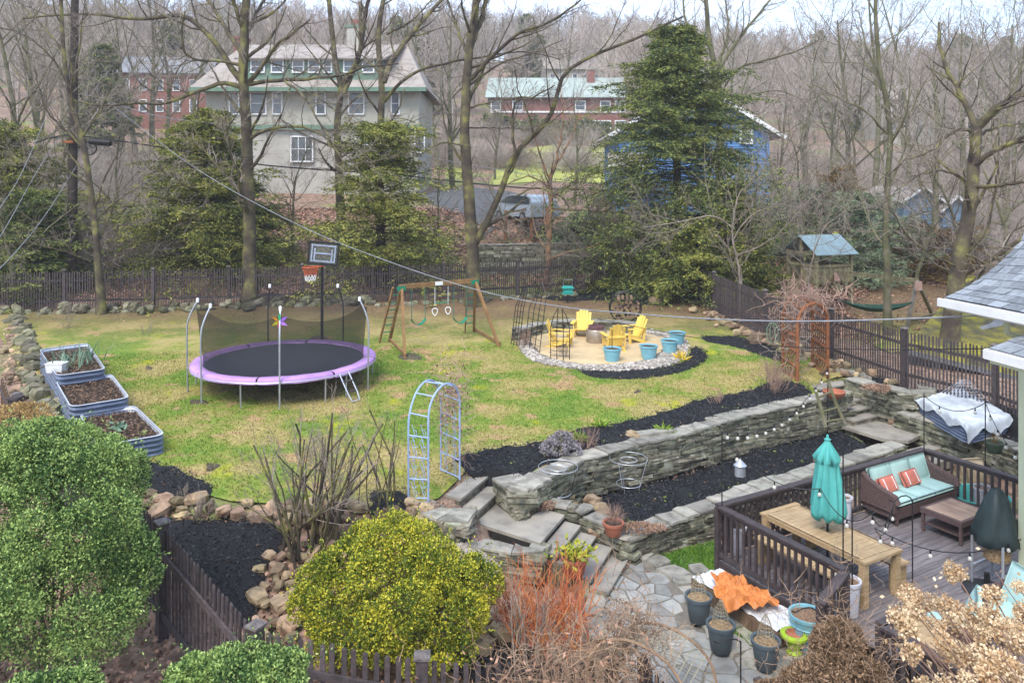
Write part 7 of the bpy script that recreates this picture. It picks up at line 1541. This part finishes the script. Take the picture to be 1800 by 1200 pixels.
# far wood: one mass
def proto_obj(name, meshes):
    c = bpy.data.collections.new(name)
    for i, me in enumerate(meshes): ob = bpy.data.objects.new('%s_%d' % (name, i), me); c.objects.link(ob)
    return c
def scatter(name, label, pts, sc, col, m_unused=None, seed=0):
    me = bpy.data.meshes.new(name); me.from_pydata([tuple(p) for p in pts], [], []); o = link(name, me)
    g = bpy.data.node_groups.new(name, 'GeometryNodeTree'); g.interface.new_socket('Geometry', in_out='INPUT', socket_type='NodeSocketGeometry'); g.interface.new_socket('Geometry', in_out='OUTPUT', socket_type='NodeSocketGeometry')
    N = g.nodes; K = g.links.new; gi = N.new('NodeGroupInput'); go = N.new('NodeGroupOutput'); ci = N.new('GeometryNodeCollectionInfo'); ci.inputs['Collection'].default_value = col; ci.inputs['Separate Children'].default_value = True; ci.inputs['Reset Children'].default_value = True
    ip = N.new('GeometryNodeInstanceOnPoints'); ip.inputs['Pick Instance'].default_value = True; K(gi.outputs[0], ip.inputs['Points']); K(ci.outputs[0], ip.inputs['Instance'])
    rr = N.new('FunctionNodeRandomValue'); rr.data_type = 'FLOAT_VECTOR'; rr.inputs[0].default_value = (-.06,-.06,0); rr.inputs[1].default_value = (.06,.06,6.28); rr.inputs['Seed'].default_value = seed; K(rr.outputs[0], ip.inputs['Rotation'])
    rs = N.new('FunctionNodeRandomValue'); rs.data_type = 'FLOAT'; rs.inputs[2].default_value = sc[0]; rs.inputs[3].default_value = sc[1]; rs.inputs['Seed'].default_value = seed+5; K(rs.outputs[1], ip.inputs['Scale'])
    K(ip.outputs[0], go.inputs[0]); md = o.modifiers.new('scatter', 'NODES'); md.node_group = g
    return stuff(o, label)
farp = []
for i in range(5):
    a_, b_ = bare_proto(200+i, 17, (8,5), .24, 1.1, .035, 18, (5,4,3,3)); bb = MB()
    for me in (a_, b_):
        co = np.zeros(len(me.vertices)*3); me.vertices.foreach_get('co', co); fl_ = np.zeros(len(me.loops), np.int32); me.loops.foreach_get('vertex_index', fl_); bb.add(co.reshape(-1,3), fl_.reshape(-1,4))
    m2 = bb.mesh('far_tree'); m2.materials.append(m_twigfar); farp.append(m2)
cfar = proto_obj('far_tree_kind', farp)
pts = []
for k in range(1150):
    D = 112+ (r.rand()**.8)*250; px = r.uniform(-120,1920); x = (px-CX)/F*D
    if 850 < px < 1110 and D < 135: continue
    pts.append((x, D, float(gz(np.array([x]), np.array([D]))[0])-.3))
scatter('distant_wood', 'dense bare woodland covering the far hillside', pts, (.74,1.15), cfar)
# thickets
thp = []
for i in range(3):
    rr = R_(300+i); n = 26; P = []
    for k in range(n):
        d = np.array((rr.normal()*.45, rr.normal()*.45, 1)); q = [np.array((rr.normal()*.35, rr.normal()*.35, 0))]; l = rr.uniform(1.6,3)
        for s_ in range(5): d = d+rr.normal(size=3)*.16; d /= np.linalg.norm(d); q.append(q[-1]+d*l/5)
        P.append(q)
    P = np.array(P); q = .016*np.linspace(1,.4,6)[None]*np.ones((n,1)); b = MB(); v, f = tubes(P, q, 3); b.add(v, f)
    for nn in (6,4): P, q = grow(P, q, nn, .55, 45, 4, rr, tmin=.2, up=.05, rmin=.007); v, f = tubes(P, q, 3); b.add(v, f)
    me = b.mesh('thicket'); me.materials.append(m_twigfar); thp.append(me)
cth = proto_obj('thicket_kind', thp); pts = []
for k in range(520):
    px = r.choice([r.uniform(1330,1900), r.uniform(1330,1900), r.uniform(-100,340), r.uniform(760,1100)]); D = r.uniform(40,105)
    if px < 340: D = r.uniform(37,70)
    if 760 <= px <= 1100: D = r.choice([r.uniform(80,90), r.uniform(104,112)]); 
    if 1560 < px < 1700 and D < 52: continue
    if 1330 < px < 1560 and D < 56 and r.rand() < .8: continue
    x = (px-CX)/F*D; pts.append((x, D, h1(x, D)-.1))
scatter('bare_thicket', 'bare pinkish brushwood filling the ground between the trees', pts, (.6,1.3), cth, seed=3)

# ================================================================ EVERGREENS
m_etrunk = m_darkbark
def conifer(name, label, p, h, rad, seed, m, nb=120, ns=13, droop=.12, blade=(.12,.24), bw=.05, z0=.04, prof=None, per=5, up=.0, cat='evergreen tree', tip=.0, parent_only=False):
    r = R_(seed); o = thing(name, label, cat, p); MB().tube([(0,0,-.2),(0,0,h*.5),(0,0,h*.97)], [h*.02+.04,h*.013+.02,.02], 8).out('trunk', m_etrunk, o)
    t = (np.arange(nb)+r.rand(nb))/nb; z = h*(z0+(1-z0)*t); t = np.clip(t, 0, 1); pr = prof or (lambda t: (1-t)**.8*(.75+.25*np.minimum(t*6,1))); az = r.uniform(0,2*PI,nb); Lb = rad*pr(t)*r.uniform(.55,1.1,nb)*(1+.16*np.sin(az*3+seed)+.10*np.sin(az*5+z*1.7))+.15
    K = 7; s_ = np.linspace(0,1,K); rise = (.55*t-.05+up)[:,None]
    X = Lb[:,None]*s_; Zz = z[:,None]+X*rise-droop*(X**1.6)*(.6 if True else 1)+.06*X*np.sin(s_*3); P = np.stack([X*np.cos(az)[:,None], X*np.sin(az)[:,None], Zz], -1)
    P[:,1:] += r.normal(size=(nb,K-1,3))*.05
    v, f = tubes(P, .03*np.linspace(1,.3,K)[None]*np.ones((nb,1)), 3); arr('boughs', v, f, m_etrunk, o)
    Q, q = grow(P, np.full((nb,K), .01), ns, .42, 52, 5, r, tmin=.12, wig=.10, up=-.05, flat=.75, lens=Lb+.4)
    A_ = np.concatenate([Q.reshape(-1,3), P[:,2:].reshape(-1,3)]); T = np.concatenate([np.gradient(Q,axis=1).reshape(-1,3), np.gradient(P,axis=1)[:,2:].reshape(-1,3)]); T /= np.linalg.norm(T,axis=1,keepdims=True)+1e-9
    A_ = np.repeat(A_, per, 0); T = np.repeat(T, per, 0); n = len(A_); A_ = A_+r.normal(size=(n,3))*(.06,.06,.045); d = T*.9+r.normal(size=(n,3))*(.5,.5,.28)+(0,0,-.18+tip); v, f = blades(A_, d, r.uniform(*blade,n), bw, r)
    arr('foliage', v, f, m, o); return o
def gp_(px, py, D): p = At(px, YH, D); return (p[0], p[1], h1(p[0], p[1])-.1)
conifer('hemlock', 'broad yellow-green hemlock left of the tall tree behind the trampoline', gp_(365,0,38), 7.9, 5.0, 1, m_hem, 190, 15, .12, prof=lambda t: (1-t)**.62)
conifer('hemlock', 'yellow-green hemlock with drooping boughs behind the basketball hoop', gp_(668,0,37.5), 7.8, 5.0, 2, m_hem, 150, 14, .16, prof=lambda t: (1-t)**.45*(.85+.2*np.sin(t*23)))
conifer('hemlock', 'lower dark hemlock skirt left of the tree trunk behind the fence', gp_(420,0,39.5), 4.6, 3.4, 12, m_yew, 90, 14, .08)
conifer('spruce', 'tall dark green spruce rising behind the back fence corner', gp_(1190,0,39), 13.0, 6.4, 3, m_spr, 340, 16, .24, (.12,.24), .05, prof=lambda t: (1-t)**.54*(1+.18*np.sin(t*19)+.1*np.sin(t*47)), z0=.05, per=6)
conifer('hemlock', 'dark green hemlock hanging over the right fence below the spruce', gp_(1290,0,36), 5.6, 2.6, 4, m_hem, 110, 13, .16)
conifer('hemlock', 'small green hemlock leaning over the right fence near the fire pit', gp_(1225,0,35.3), 3.9, 2.4, 5, m_hem, 80, 12, .2, z0=.15)
conifer('yew', 'large dull green evergreen at the far left edge behind the fence', gp_(15,0,37), 7.3, 4.0, 6, m_hem, 130, 14, .10, prof=lambda t: (1-t)**.5)
conifer('yew', 'grey-green evergreen below the utility pole at far left', gp_(60,0,35.2), 4.6, 2.8, 7, m_yew, 90, 13, .10, prof=lambda t: (1-t)**.5)
conifer('white_pine', 'pale blue-green pine beside the play fort', gp_(1520,0,41), 4.6, 3.1, 8, m_pine, 70, 13, .02, (.16,.3), .04, prof=lambda t: (1-t)**.45, up=.05)
conifer('white_pine', 'soft green pine behind the play fort roof', gp_(1415,0,46), 4.0, 3.0, 9, m_pine, 70, 12, .02, (.16,.3), .04, prof=lambda t: (1-t)**.45, up=.05)
conifer('rusty_evergreen', 'rust brown evergreen left of the blue shed', gp_(1480,0,46), 5.4, 2.3, 10, m_rust, 60, 12, .03, prof=lambda t: (1-t)**.4)
conifer('rusty_evergreen', 'rust brown hedge bush in front of the blue shed', gp_(1625,0,43), 2.3, 3.2, 15, m_rust, 60, 12, .03, prof=lambda t: (1-t)**.3)
conifer('rhododendron', 'low green shrub on the bank left of the hemlock', gp_(180,0,43), 2.2, 2.0, 11, m_hem, 60, 10, .05, prof=lambda t: (1-t)**.4, cat='shrub')
conifer('juniper', 'grey-green juniper right of the parked car', gp_(1015,0,42.6), 1.9, 2.3, 13, m_pine, 60, 11, .02, prof=lambda t: (1-t)**.4, cat='shrub')
conifer('juniper', 'grey-green shrub under the spruce on the bank', gp_(1075,0,43), 1.6, 2.0, 14, m_pine, 50, 11, .02, prof=lambda t: (1-t)**.4, cat='shrub')
conifer('ivy_column', 'small green ivy mound against the old stone wall', gp_(1100,0,38.8), 1.7, 1.6, 17, m_hem, 50, 10, .02, prof=lambda t: (1-t)**.4, cat='shrub')
for k, (px, D, h, rad, lb) in enumerate([(1505,150,17,5,'tall far evergreen above the woods at right'),(1440,170,19,5,'pale far pine poking above the wooded ridge'),(700,130,17,4.5,'far dark conifer behind the right end of the shingled house'),(740,140,17,5,'hazy conifer between the shingled house and the brick house'),(925,165,18,5,'hazy pine on the ridge above the brick house roof'),(1690,150,19,6,'broad far pine at upper right'),(310,120,16,5,'dark conifer behind the left chimney'),(180,75,11,3.5,'dark evergreen left of the shingled house'),(1770,150,19,6,'pale far pine in the upper right corner')]):
    conifer('far_conifer', lb, gp_(px,0,D), h, rad, 30+k, m_yew, 90, 9, .03, (.4,.8), .22, per=4, prof=lambda t: (1-t)**.6)
for k, (px, D, h, w_) in enumerate([(880,112,2.6,4.5),(950,110,2.4,5),(1005,109,2.8,5),(1050,110,2.6,4)]):
    conifer('hedge_bush', 'dark green %s hedge bush on the slope below the brick house' % ['leftmost','second','largest round','rightmost'][k], gp_(px,0,D), h, w_, 50+k, m_yew, 50, 9, .03, (.25,.5), .16, per=4, prof=lambda t: (1-t)**.35, cat='shrub')

# ================================================================ SHRUBS IN FRONT
def shrub(name, label, lumps, n, leaf, m, seed, wl=.55, stem=(0,0), cat='shrub', sub=16, subr=.42, jit=.17, mdark=None):
    r = R_(seed); L_ = np.array(lumps, float); c0 = L_[:,:3].mean(0); o = thing(name, label, cat, (c0[0], c0[1], h1(c0[0], c0[1]))); q0 = np.array(o.location)
    S_ = [];
    for x, y, z, rx_, ry_, rz_ in L_:
        for k in range(sub):
            d = r.normal(size=3); d /= np.linalg.norm(d); d[2] = abs(d[2])*.9-.15 if r.rand() < .8 else d[2]; d /= np.linalg.norm(d); s_ = r.uniform(.7,1.2)*subr
            S_.append((*(np.array((x,y,z))+d*np.array((rx_,ry_,rz_))*(1-s_*.55)), rx_*s_, ry_*s_, rz_*s_))
        S_.append((x,y,z,rx_*.8,ry_*.8,rz_*.8))
    S_ = np.array(S_); w_ = S_[:,3]*S_[:,5]; idx = r.choice(len(S_), n, p=w_/w_.sum()); d = r.normal(size=(n,3)); d[:,2] += .25; d /= np.linalg.norm(d,axis=1,keepdims=True)
    rad = 1-np.abs(r.normal(size=(n,1)))*jit; c = S_[idx,:3]+d*S_[idx,3:]*rad
    # keep outer leaves only
    e_ = (((c[:,None,:]-S_[None,:,:3])/S_[None,:,3:])**2).sum(2).min(1) if n*len(S_) < 6e6 else np.concatenate([(((c[i:i+20000,None,:]-S_[None,:,:3])/S_[None,:,3:])**2).sum(2).min(1) for i in range(0,n,20000)])
    k = (e_ > .42) & (c[:,2] > H(c[:,0], c[:,1])); c, d = c[k], d[k]
    ns_ = int(len(c)*.035) if n > 8000 else 0
    if ns_:
        j = r.choice(len(c), ns_); keep = e_[k][j] > .9; j = j[keep]; dr = d[j]+r.normal(size=(len(j),3))*.45+(0,0,.45); dr /= np.linalg.norm(dr,axis=1,keepdims=True); tl = r.uniform(.08,.34,(len(j),1,1)); st_p = (c[j][:,None]+dr[:,None]*tl*np.linspace(0,1,9)[None,:,None]+r.normal(size=(len(j),9,3))*.012).reshape(-1,3)
        c = np.vstack([c, st_p]); d = np.vstack([d, np.repeat(dr, 9, 0)])
    dd = d*.7+r.normal(size=c.shape)*.6; v, f = blades(c-q0, dd, r.uniform(.7,1.3,len(c))*leaf, leaf*wl, r); arr('foliage', v, f, m, o)
    g = MB(); 
    for k in range(14 if L_[:,5].max() > .12 else 0): a = r.uniform(0,6); t_ = L_[r.randint(len(L_))]; g.tube([(r.normal()*.1+c0[0]-q0[0], r.normal()*.1+c0[1]-q0[1], 0), ((c0[0]+t_[0])/2-q0[0], (c0[1]+t_[1])/2-q0[1], t_[2]*.45), tuple(t_[:3]-q0+(0,0,t_[5]*.3))], [.03,.02,.008], 5)
    if g.v: g.out('stems', m_bark, o)['kind'] = 'stuff'
    return o
def Lp(px, py, D, rpx, rpy=None, ry=None): p = At(px, py, D); s_ = D/F; return (*p, rpx*s_, (ry or rpx*s_), (rpy or rpx)*s_)
m_core_g = m_core
shrub('boxwood_shrub', 'big light green small-leaved shrub filling the lower left', [Lp(125,905,10.8,130,150),Lp(20,900,11,120,130),Lp(110,1050,10.4,150,130),Lp(190,830,11,60,55),Lp(230,1010,10.6,45,90),Lp(40,800,11.3,70,60),Lp(-60,1050,10.6,120,160),Lp(95,780,11.2,60,38)], 250000, .042, m_box, 1, sub=26, subr=.30)
shrub('low_hedge_shrub', 'low grey-green clipped shrub at the bottom edge left of centre', [Lp(420,1205,8.2,90,52),Lp(345,1195,8.2,50,35),Lp(490,1200,8.2,60,40)], 40000, .04, m_box, 2, sub=20, subr=.35)
shrub('low_hedge_shrub', 'small grey-green shrub in the bottom left corner', [Lp(110,1215,8,55,40),Lp(40,1225,8,40,30)], 12000, .04, m_box, 3, sub=16)
shrub('yellow_green_shrub', 'rounded yellow-green evergreen shrub below the stone steps', [Lp(690,1045,11.6,130,110),Lp(600,1060,11.5,85,80),Lp(790,1060,11.5,80,85),Lp(680,965,11.9,75,55),Lp(620,1110,11.2,90,55),Lp(750,1120,11.2,90,55),Lp(560,1050,11.4,45,45),Lp(835,1030,11.6,45,50)], 150000, .045, m_yel, 4, sub=26, subr=.30)
m_lav = M_('silver_foliage', (.36,.33,.34), (.20,.17,.18), bump=0, island=.5)
shrub('lavender_mound', 'silvery dried lavender mound in the upper black bed', [(*(G(986,800)+(0,0,.15)),.42,.38,.33)], 5000, .05, m_lav, 5, sub=14)
m_ochre = M_('ochre_dry_leaf', (.50,.34,.12), (.25,.15,.06), bump=0, island=.6)
shrub('dry_grass_clump', 'ochre dried ornamental clump at the left edge by the plank gate', [Lp(30,745,14.2,60,28)], 6000, .06, m_ochre, 6, wl=.3)
m_crust = M_('low_dry_groundcover', (.42,.26,.18), (.22,.14,.09), bump=0, island=.6)
for k, (px, py, z, a_, b_, lb) in enumerate([(745,893,1.0,.5,.22,'reddish dry sedum on the left stair pier'),(860,925,.5,1.0,.22,'dry brown groundcover in front of the stair landing'),(938,888,.72,.45,.14,'dry sedum on the edging wall behind the landing'),(1125,928,.6,.45,.15,'dry groundcover on the lower wall cap near the terracotta pot'),(1085,985,.05,.5,.25,'brown dry leaves piled at the foot of the lower wall'),(1545,682,1.5,.4,.3,'small reddish dry plants on the round planter')]):
    p = np.array(Pz(px, py, z)); shrub('dry_groundcover', lb, [(p[0],p[1],z,a_,b_,.07)], 1500, .06, m_crust, 10+k, wl=.35, cat='plant', sub=8)
# multi-stem bare shrubs
def stems(name, label, p, n, h, spread, m, seed, r0=.018, levels=((5,.45),(4,.5)), m2=None, pruned=0, base=.12, cat='shrub', up=.1, wig=.09, arc=0):
    r = R_(seed); o = thing(name, label, cat, p); P = []
    for k in range(n):
        a = r.uniform(0,2*PI); s_ = abs(r.normal())*spread; d = np.array((math.cos(a)*s_, math.sin(a)*s_, 1.)); d /= np.linalg.norm(d); q = [np.array((r.normal()*base, r.normal()*base, -.03))]; l = h*r.uniform(.55,1.05)
        for j in range(8): d = d+r.normal(size=3)*wig+np.array((0,0,-arc*j/8)); d /= np.linalg.norm(d); q.append(q[-1]+d*l/8)
        P.append(q)
    P = np.array(P); q = r0*r.uniform(.5,1.2,(n,1))*np.linspace(1,.45,9)[None]; v, f = tubes(P, q, 5); 
    for k in range(min(n,40)): MB().tube(P[k], q[k], 6).out('stem', m, o, smooth=True)
    b = MB(); 
    if n > 40: v, f = tubes(P[40:], q[40:], 5); b.add(v, f)
    for nn, ra in levels: P, q = grow(P, q, nn, ra, 35, 5, r, tmin=.35, wig=.12, up=up, rr=.5, rmin=.0035); v, f = tubes(P, q, 3); b.add(v, f)
    if b.v: b.out('twigs', m2 or m, o)
    return o
stems('bare_lilac', 'large multi-stemmed bare shrub with mossy stems in front of the lawn', G(548,968), 34, 2.6, .36, m_moss, 1, .032, m2=m_twig, base=.28, levels=((6,.5),(5,.5)))
stems('bare_shrub', 'smaller upright bare shrub left of the blue arch', G(670,888), 11, 1.9, .22, m_moss, 2, .022, m2=m_twig, base=.25, levels=((4,.4),(3,.5)))
m_dog = M_('red_twig', (.60,.17,.06), (.36,.05,.03), (.62,.30,.10), scale=3, bump=0, rand=0, island=.6)
stems('red_twig_dogwood', 'dense shrub of orange and red twigs right of the yellow-green shrub', Pz(955,1115,.25), 120, 1.1, .75, m_dog, 3, .010, levels=((6,.5),), base=.34, wig=.06)
stems('tan_twig_shrub', 'pale tan bare stems at the front of the red dogwood', Pz(945,1165,.3), 14, 1.2, .35, m_twig, 4, .012, levels=((5,.45),(3,.5)), base=.2)
stems('bare_rose', 'twiggy bare rose bush at the right end of the upper bed', G(1362,690), 46, .95, .5, m_dry, 5, .008, base=.14)
for k, (px, py, h, n, lb) in enumerate([(1262,712,.5,16,'small brown stub of a shrub in the upper bed'),(345,915,.55,22,'low bare hydrangea stems on the rocks at left'),(120,578,1.1,16,'pale bare shrub in the back left corner of the lawn'),(258,588,.5,8,'tiny bare sapling on the lawn near the back fence'),(352,528,1.4,26,'reddish bare bush against the back fence'),(1030,792,.55,18,'dry twigs beside the lavender mound'),(600,552,1.0,8,'thin bare sapling behind the trampoline net'),(325,868,.2,20,'dried perennial stub in the small black mulch patch'),(992,632,.6,20,'bare stems climbing the front wire trellis'),(925,612,.7,34,'tangle of dry stems inside the left wire trellises'),(1405,640,1.3,14,'bare stems at the foot of the rusty arbour'),(985,515,1.0,14,'pale bare twigs under the bird feeder')]):
    stems('bare_shrub', lb, G(px,py), n, h, .45, m_dry if k in (0,4,5,9) else m_twig, 20+k, .007, levels=((4,.5),(2,.5)), base=.08)
# vine-wrapped gate arch and dried masses at the bottom
m_hay = M_('dry_vine_stem', (.40,.27,.17), (.20,.125,.08), scale=2, bump=0, rand=0)
ga_ = thing('rustic_gate_arch', 'bent twig garden arch with wire lattice at the bottom centre', 'garden arch', Pz(1150,1200,1.2))
a1 = [At(*p) for p in [(1035,1215,9.7),(1034,1160,9.7),(1060,1128,9.7),(1100,1124,9.65),(1145,1143,9.6),(1180,1172,9.5),(1205,1215,9.4)]]; a2 = [At(*p) for p in [(1095,1160,10.3),(1098,1110,10.3),(1125,1094,10.3),(1170,1100,10.25),(1215,1125,10.2),(1250,1165,10.1),(1262,1215,10.1)]]
for a_ in (a1,a2): MB().tube(resample(a_,30), .018, 6).out('hoop', m_hay, ga_, world=True)
A_, B_ = resample(a1,22), resample(a2,22); b = MB()
for k in range(22):
    for dk_ in (-5,5):
        if 0 <= k+dk_ < 22: b.tube([A_[k], B_[k+dk_]], .006, 3)
b.out('lattice_wires', m_wire, ga_, world=True)
vine_mass('dried_vine', 'tangle of dry brown vine over the near fence at the bottom centre', At(985,1172,9.6), (1.2,.4,.35), 330, 5, m_hay, .5, .005, leaves=160)
vine_mass('dried_vine', 'curly brown vine bunched on the left foot of the twig arch', At(1092,1150,9.8), (.45,.4,.9), 420, 6, m_hay, .4, .005, leaves=120)
vine_mass('dried_vine', 'small brown curl of vine on top of the twig arch', At(1125,1100,10.2), (.5,.3,.22), 160, 7, m_hay, .35, .005)
m_bsh = M_('brown_dead_foliage', (.30,.19,.11), (.11,.07,.04), (.20,.13,.075), bump=0, island=.7)
shrub('brown_dead_shrub', 'brown dead conical shrub in front of the deck stairs', [Lp(1478,1172,9.0,50,72),Lp(1445,1215,8.8,62,55),Lp(1528,1220,8.9,45,55),Lp(1390,1250,8.8,60,45)], 50000, .05, m_bsh, 8, wl=.3, sub=20, subr=.35)
vine_mass('dead_brush', 'dead brown stems sticking out of the conical shrub', At(1475,1165,9.0), (.9,.6,.9), 420, 8, m_hay, .35, .004)
# dried hydrangea heads
m_hyd = M_('dried_hydrangea', (.86,.69,.45), (.52,.33,.17), scale=6, bump=0, island=.5, rand=.1, back=.25)
hyd = thing('dried_hydrangea', 'tall dried hydrangea with papery tan flower heads in the lower right corner', 'shrub', (5.2,7.1,0)); q0 = np.array(hyd.location)
heads = [(1678,1005,7.6,22),(1600,1045,7.3,22),(1625,1060,7.3,20),(1648,1058,7.4,16),(1605,1072,7.2,22),(1582,1085,7,24),(1595,1100,7,26),(1650,1100,7,17),(1672,1068,7.2,24),(1685,1095,7,26),(1710,1078,7.3,22),(1745,1045,7.4,22),(1740,1085,7,26),(1725,1115,6.8,20),(1762,1110,6.8,26),(1785,1105,6.9,24),(1790,1130,6.6,26),(1660,1130,6.8,26),(1675,1150,6.7,26),(1605,1145,6.8,22),(1718,1150,6.6,28),(1765,1165,6.4,28),(1735,1182,6.4,26),(1790,1185,6.3,28),(1700,1195,6.3,22),(1620,1205,6.4,20),(1660,1205,6.3,20),(1632,1090,7,11),(1790,1030,7.4,14),(1795,1075,7.2,20)]
hm_ = []
for i in range(4):
    r = R_(60+i); n = 420; d = r.normal(size=(n,3)); d /= np.linalg.norm(d,axis=1,keepdims=True); c = d*r.uniform(.55,1,(n,1))*(1,1,.85)*(1+.25*np.sin(d[:,:1]*4+i)); v, f = blades(c, r.normal(size=(n,3))+d*.3, .25, .24, r); me = new_mesh('flower_head', v, [f]); me.materials.append(m_hyd); hm_.append(me)
b = MB(); r = R_(9)
for k, (px, py, D, s_) in enumerate(heads):
    p = At(px, py, D); link('flower_head', hm_[k%4], None, hyd, loc=p-q0, scale=(s_*D/F*.86,)*3, rot=(r.uniform(-.5,.5), r.uniform(-.5,.5), r.uniform(0,6))); base_ = np.array((5.3+r.uniform(-.3,.6), 5.6+r.uniform(-.3,.6), .3)); mid = (p+base_)/2+np.array((.35,.2,-.1)); b.tube(resample([base_-q0, mid-q0, p-q0], 9), [.010]*4+[.007]*5, 4)
for k in range(60):
    px, py, D, s_ = heads[r.randint(len(heads))]; p = At(px+r.uniform(-60,60), py+r.uniform(-30,60), D-.2); base_ = np.array((5.3+r.uniform(-.4,.8), 5.6+r.uniform(-.3,.6), .3)); b.tube(resample([base_-q0, (p+base_)/2-q0+np.array((r.uniform(0,.5),.15,0)), p-q0], 8), .005, 3)
b.out('stalks', m_dry, hyd)
r = R_(12); v, f = blades(np.array([At(px+a, py+c, D) for (px,py,D,s_) in heads for a, c in r.uniform(-45,45,(4,2))])-q0, r.normal(size=(len(heads)*4,3)), .05, .03, r); arr('stray_petals', v, f, m_hyd, hyd)
# small leaves & ferns on left
stems('bare_shrub', 'bare twigs leaning at the left of the near picket fence', Pz(245,985,.9), 10, .7, .5, m_dry, 50, .006, base=.1)
# air
hz = MB().box((0,440,49.2), (1850,970,101.4)); ho_ = hz.out('haze', None); ho_['kind'] = 'stuff'; mh = bpy.data.materials.new('haze_air'); mh.use_nodes = True; N = mh.node_tree.nodes; N.remove(N['Principled BSDF']); pv = N.new('ShaderNodeVolumePrincipled'); pv.inputs['Color'].default_value = (.93,.95,1,1); pv.inputs['Density'].default_value = .0006; mh.node_tree.links.new(pv.outputs[0], N['Material Output'].inputs['Volume']); ho_.data.materials.append(mh)
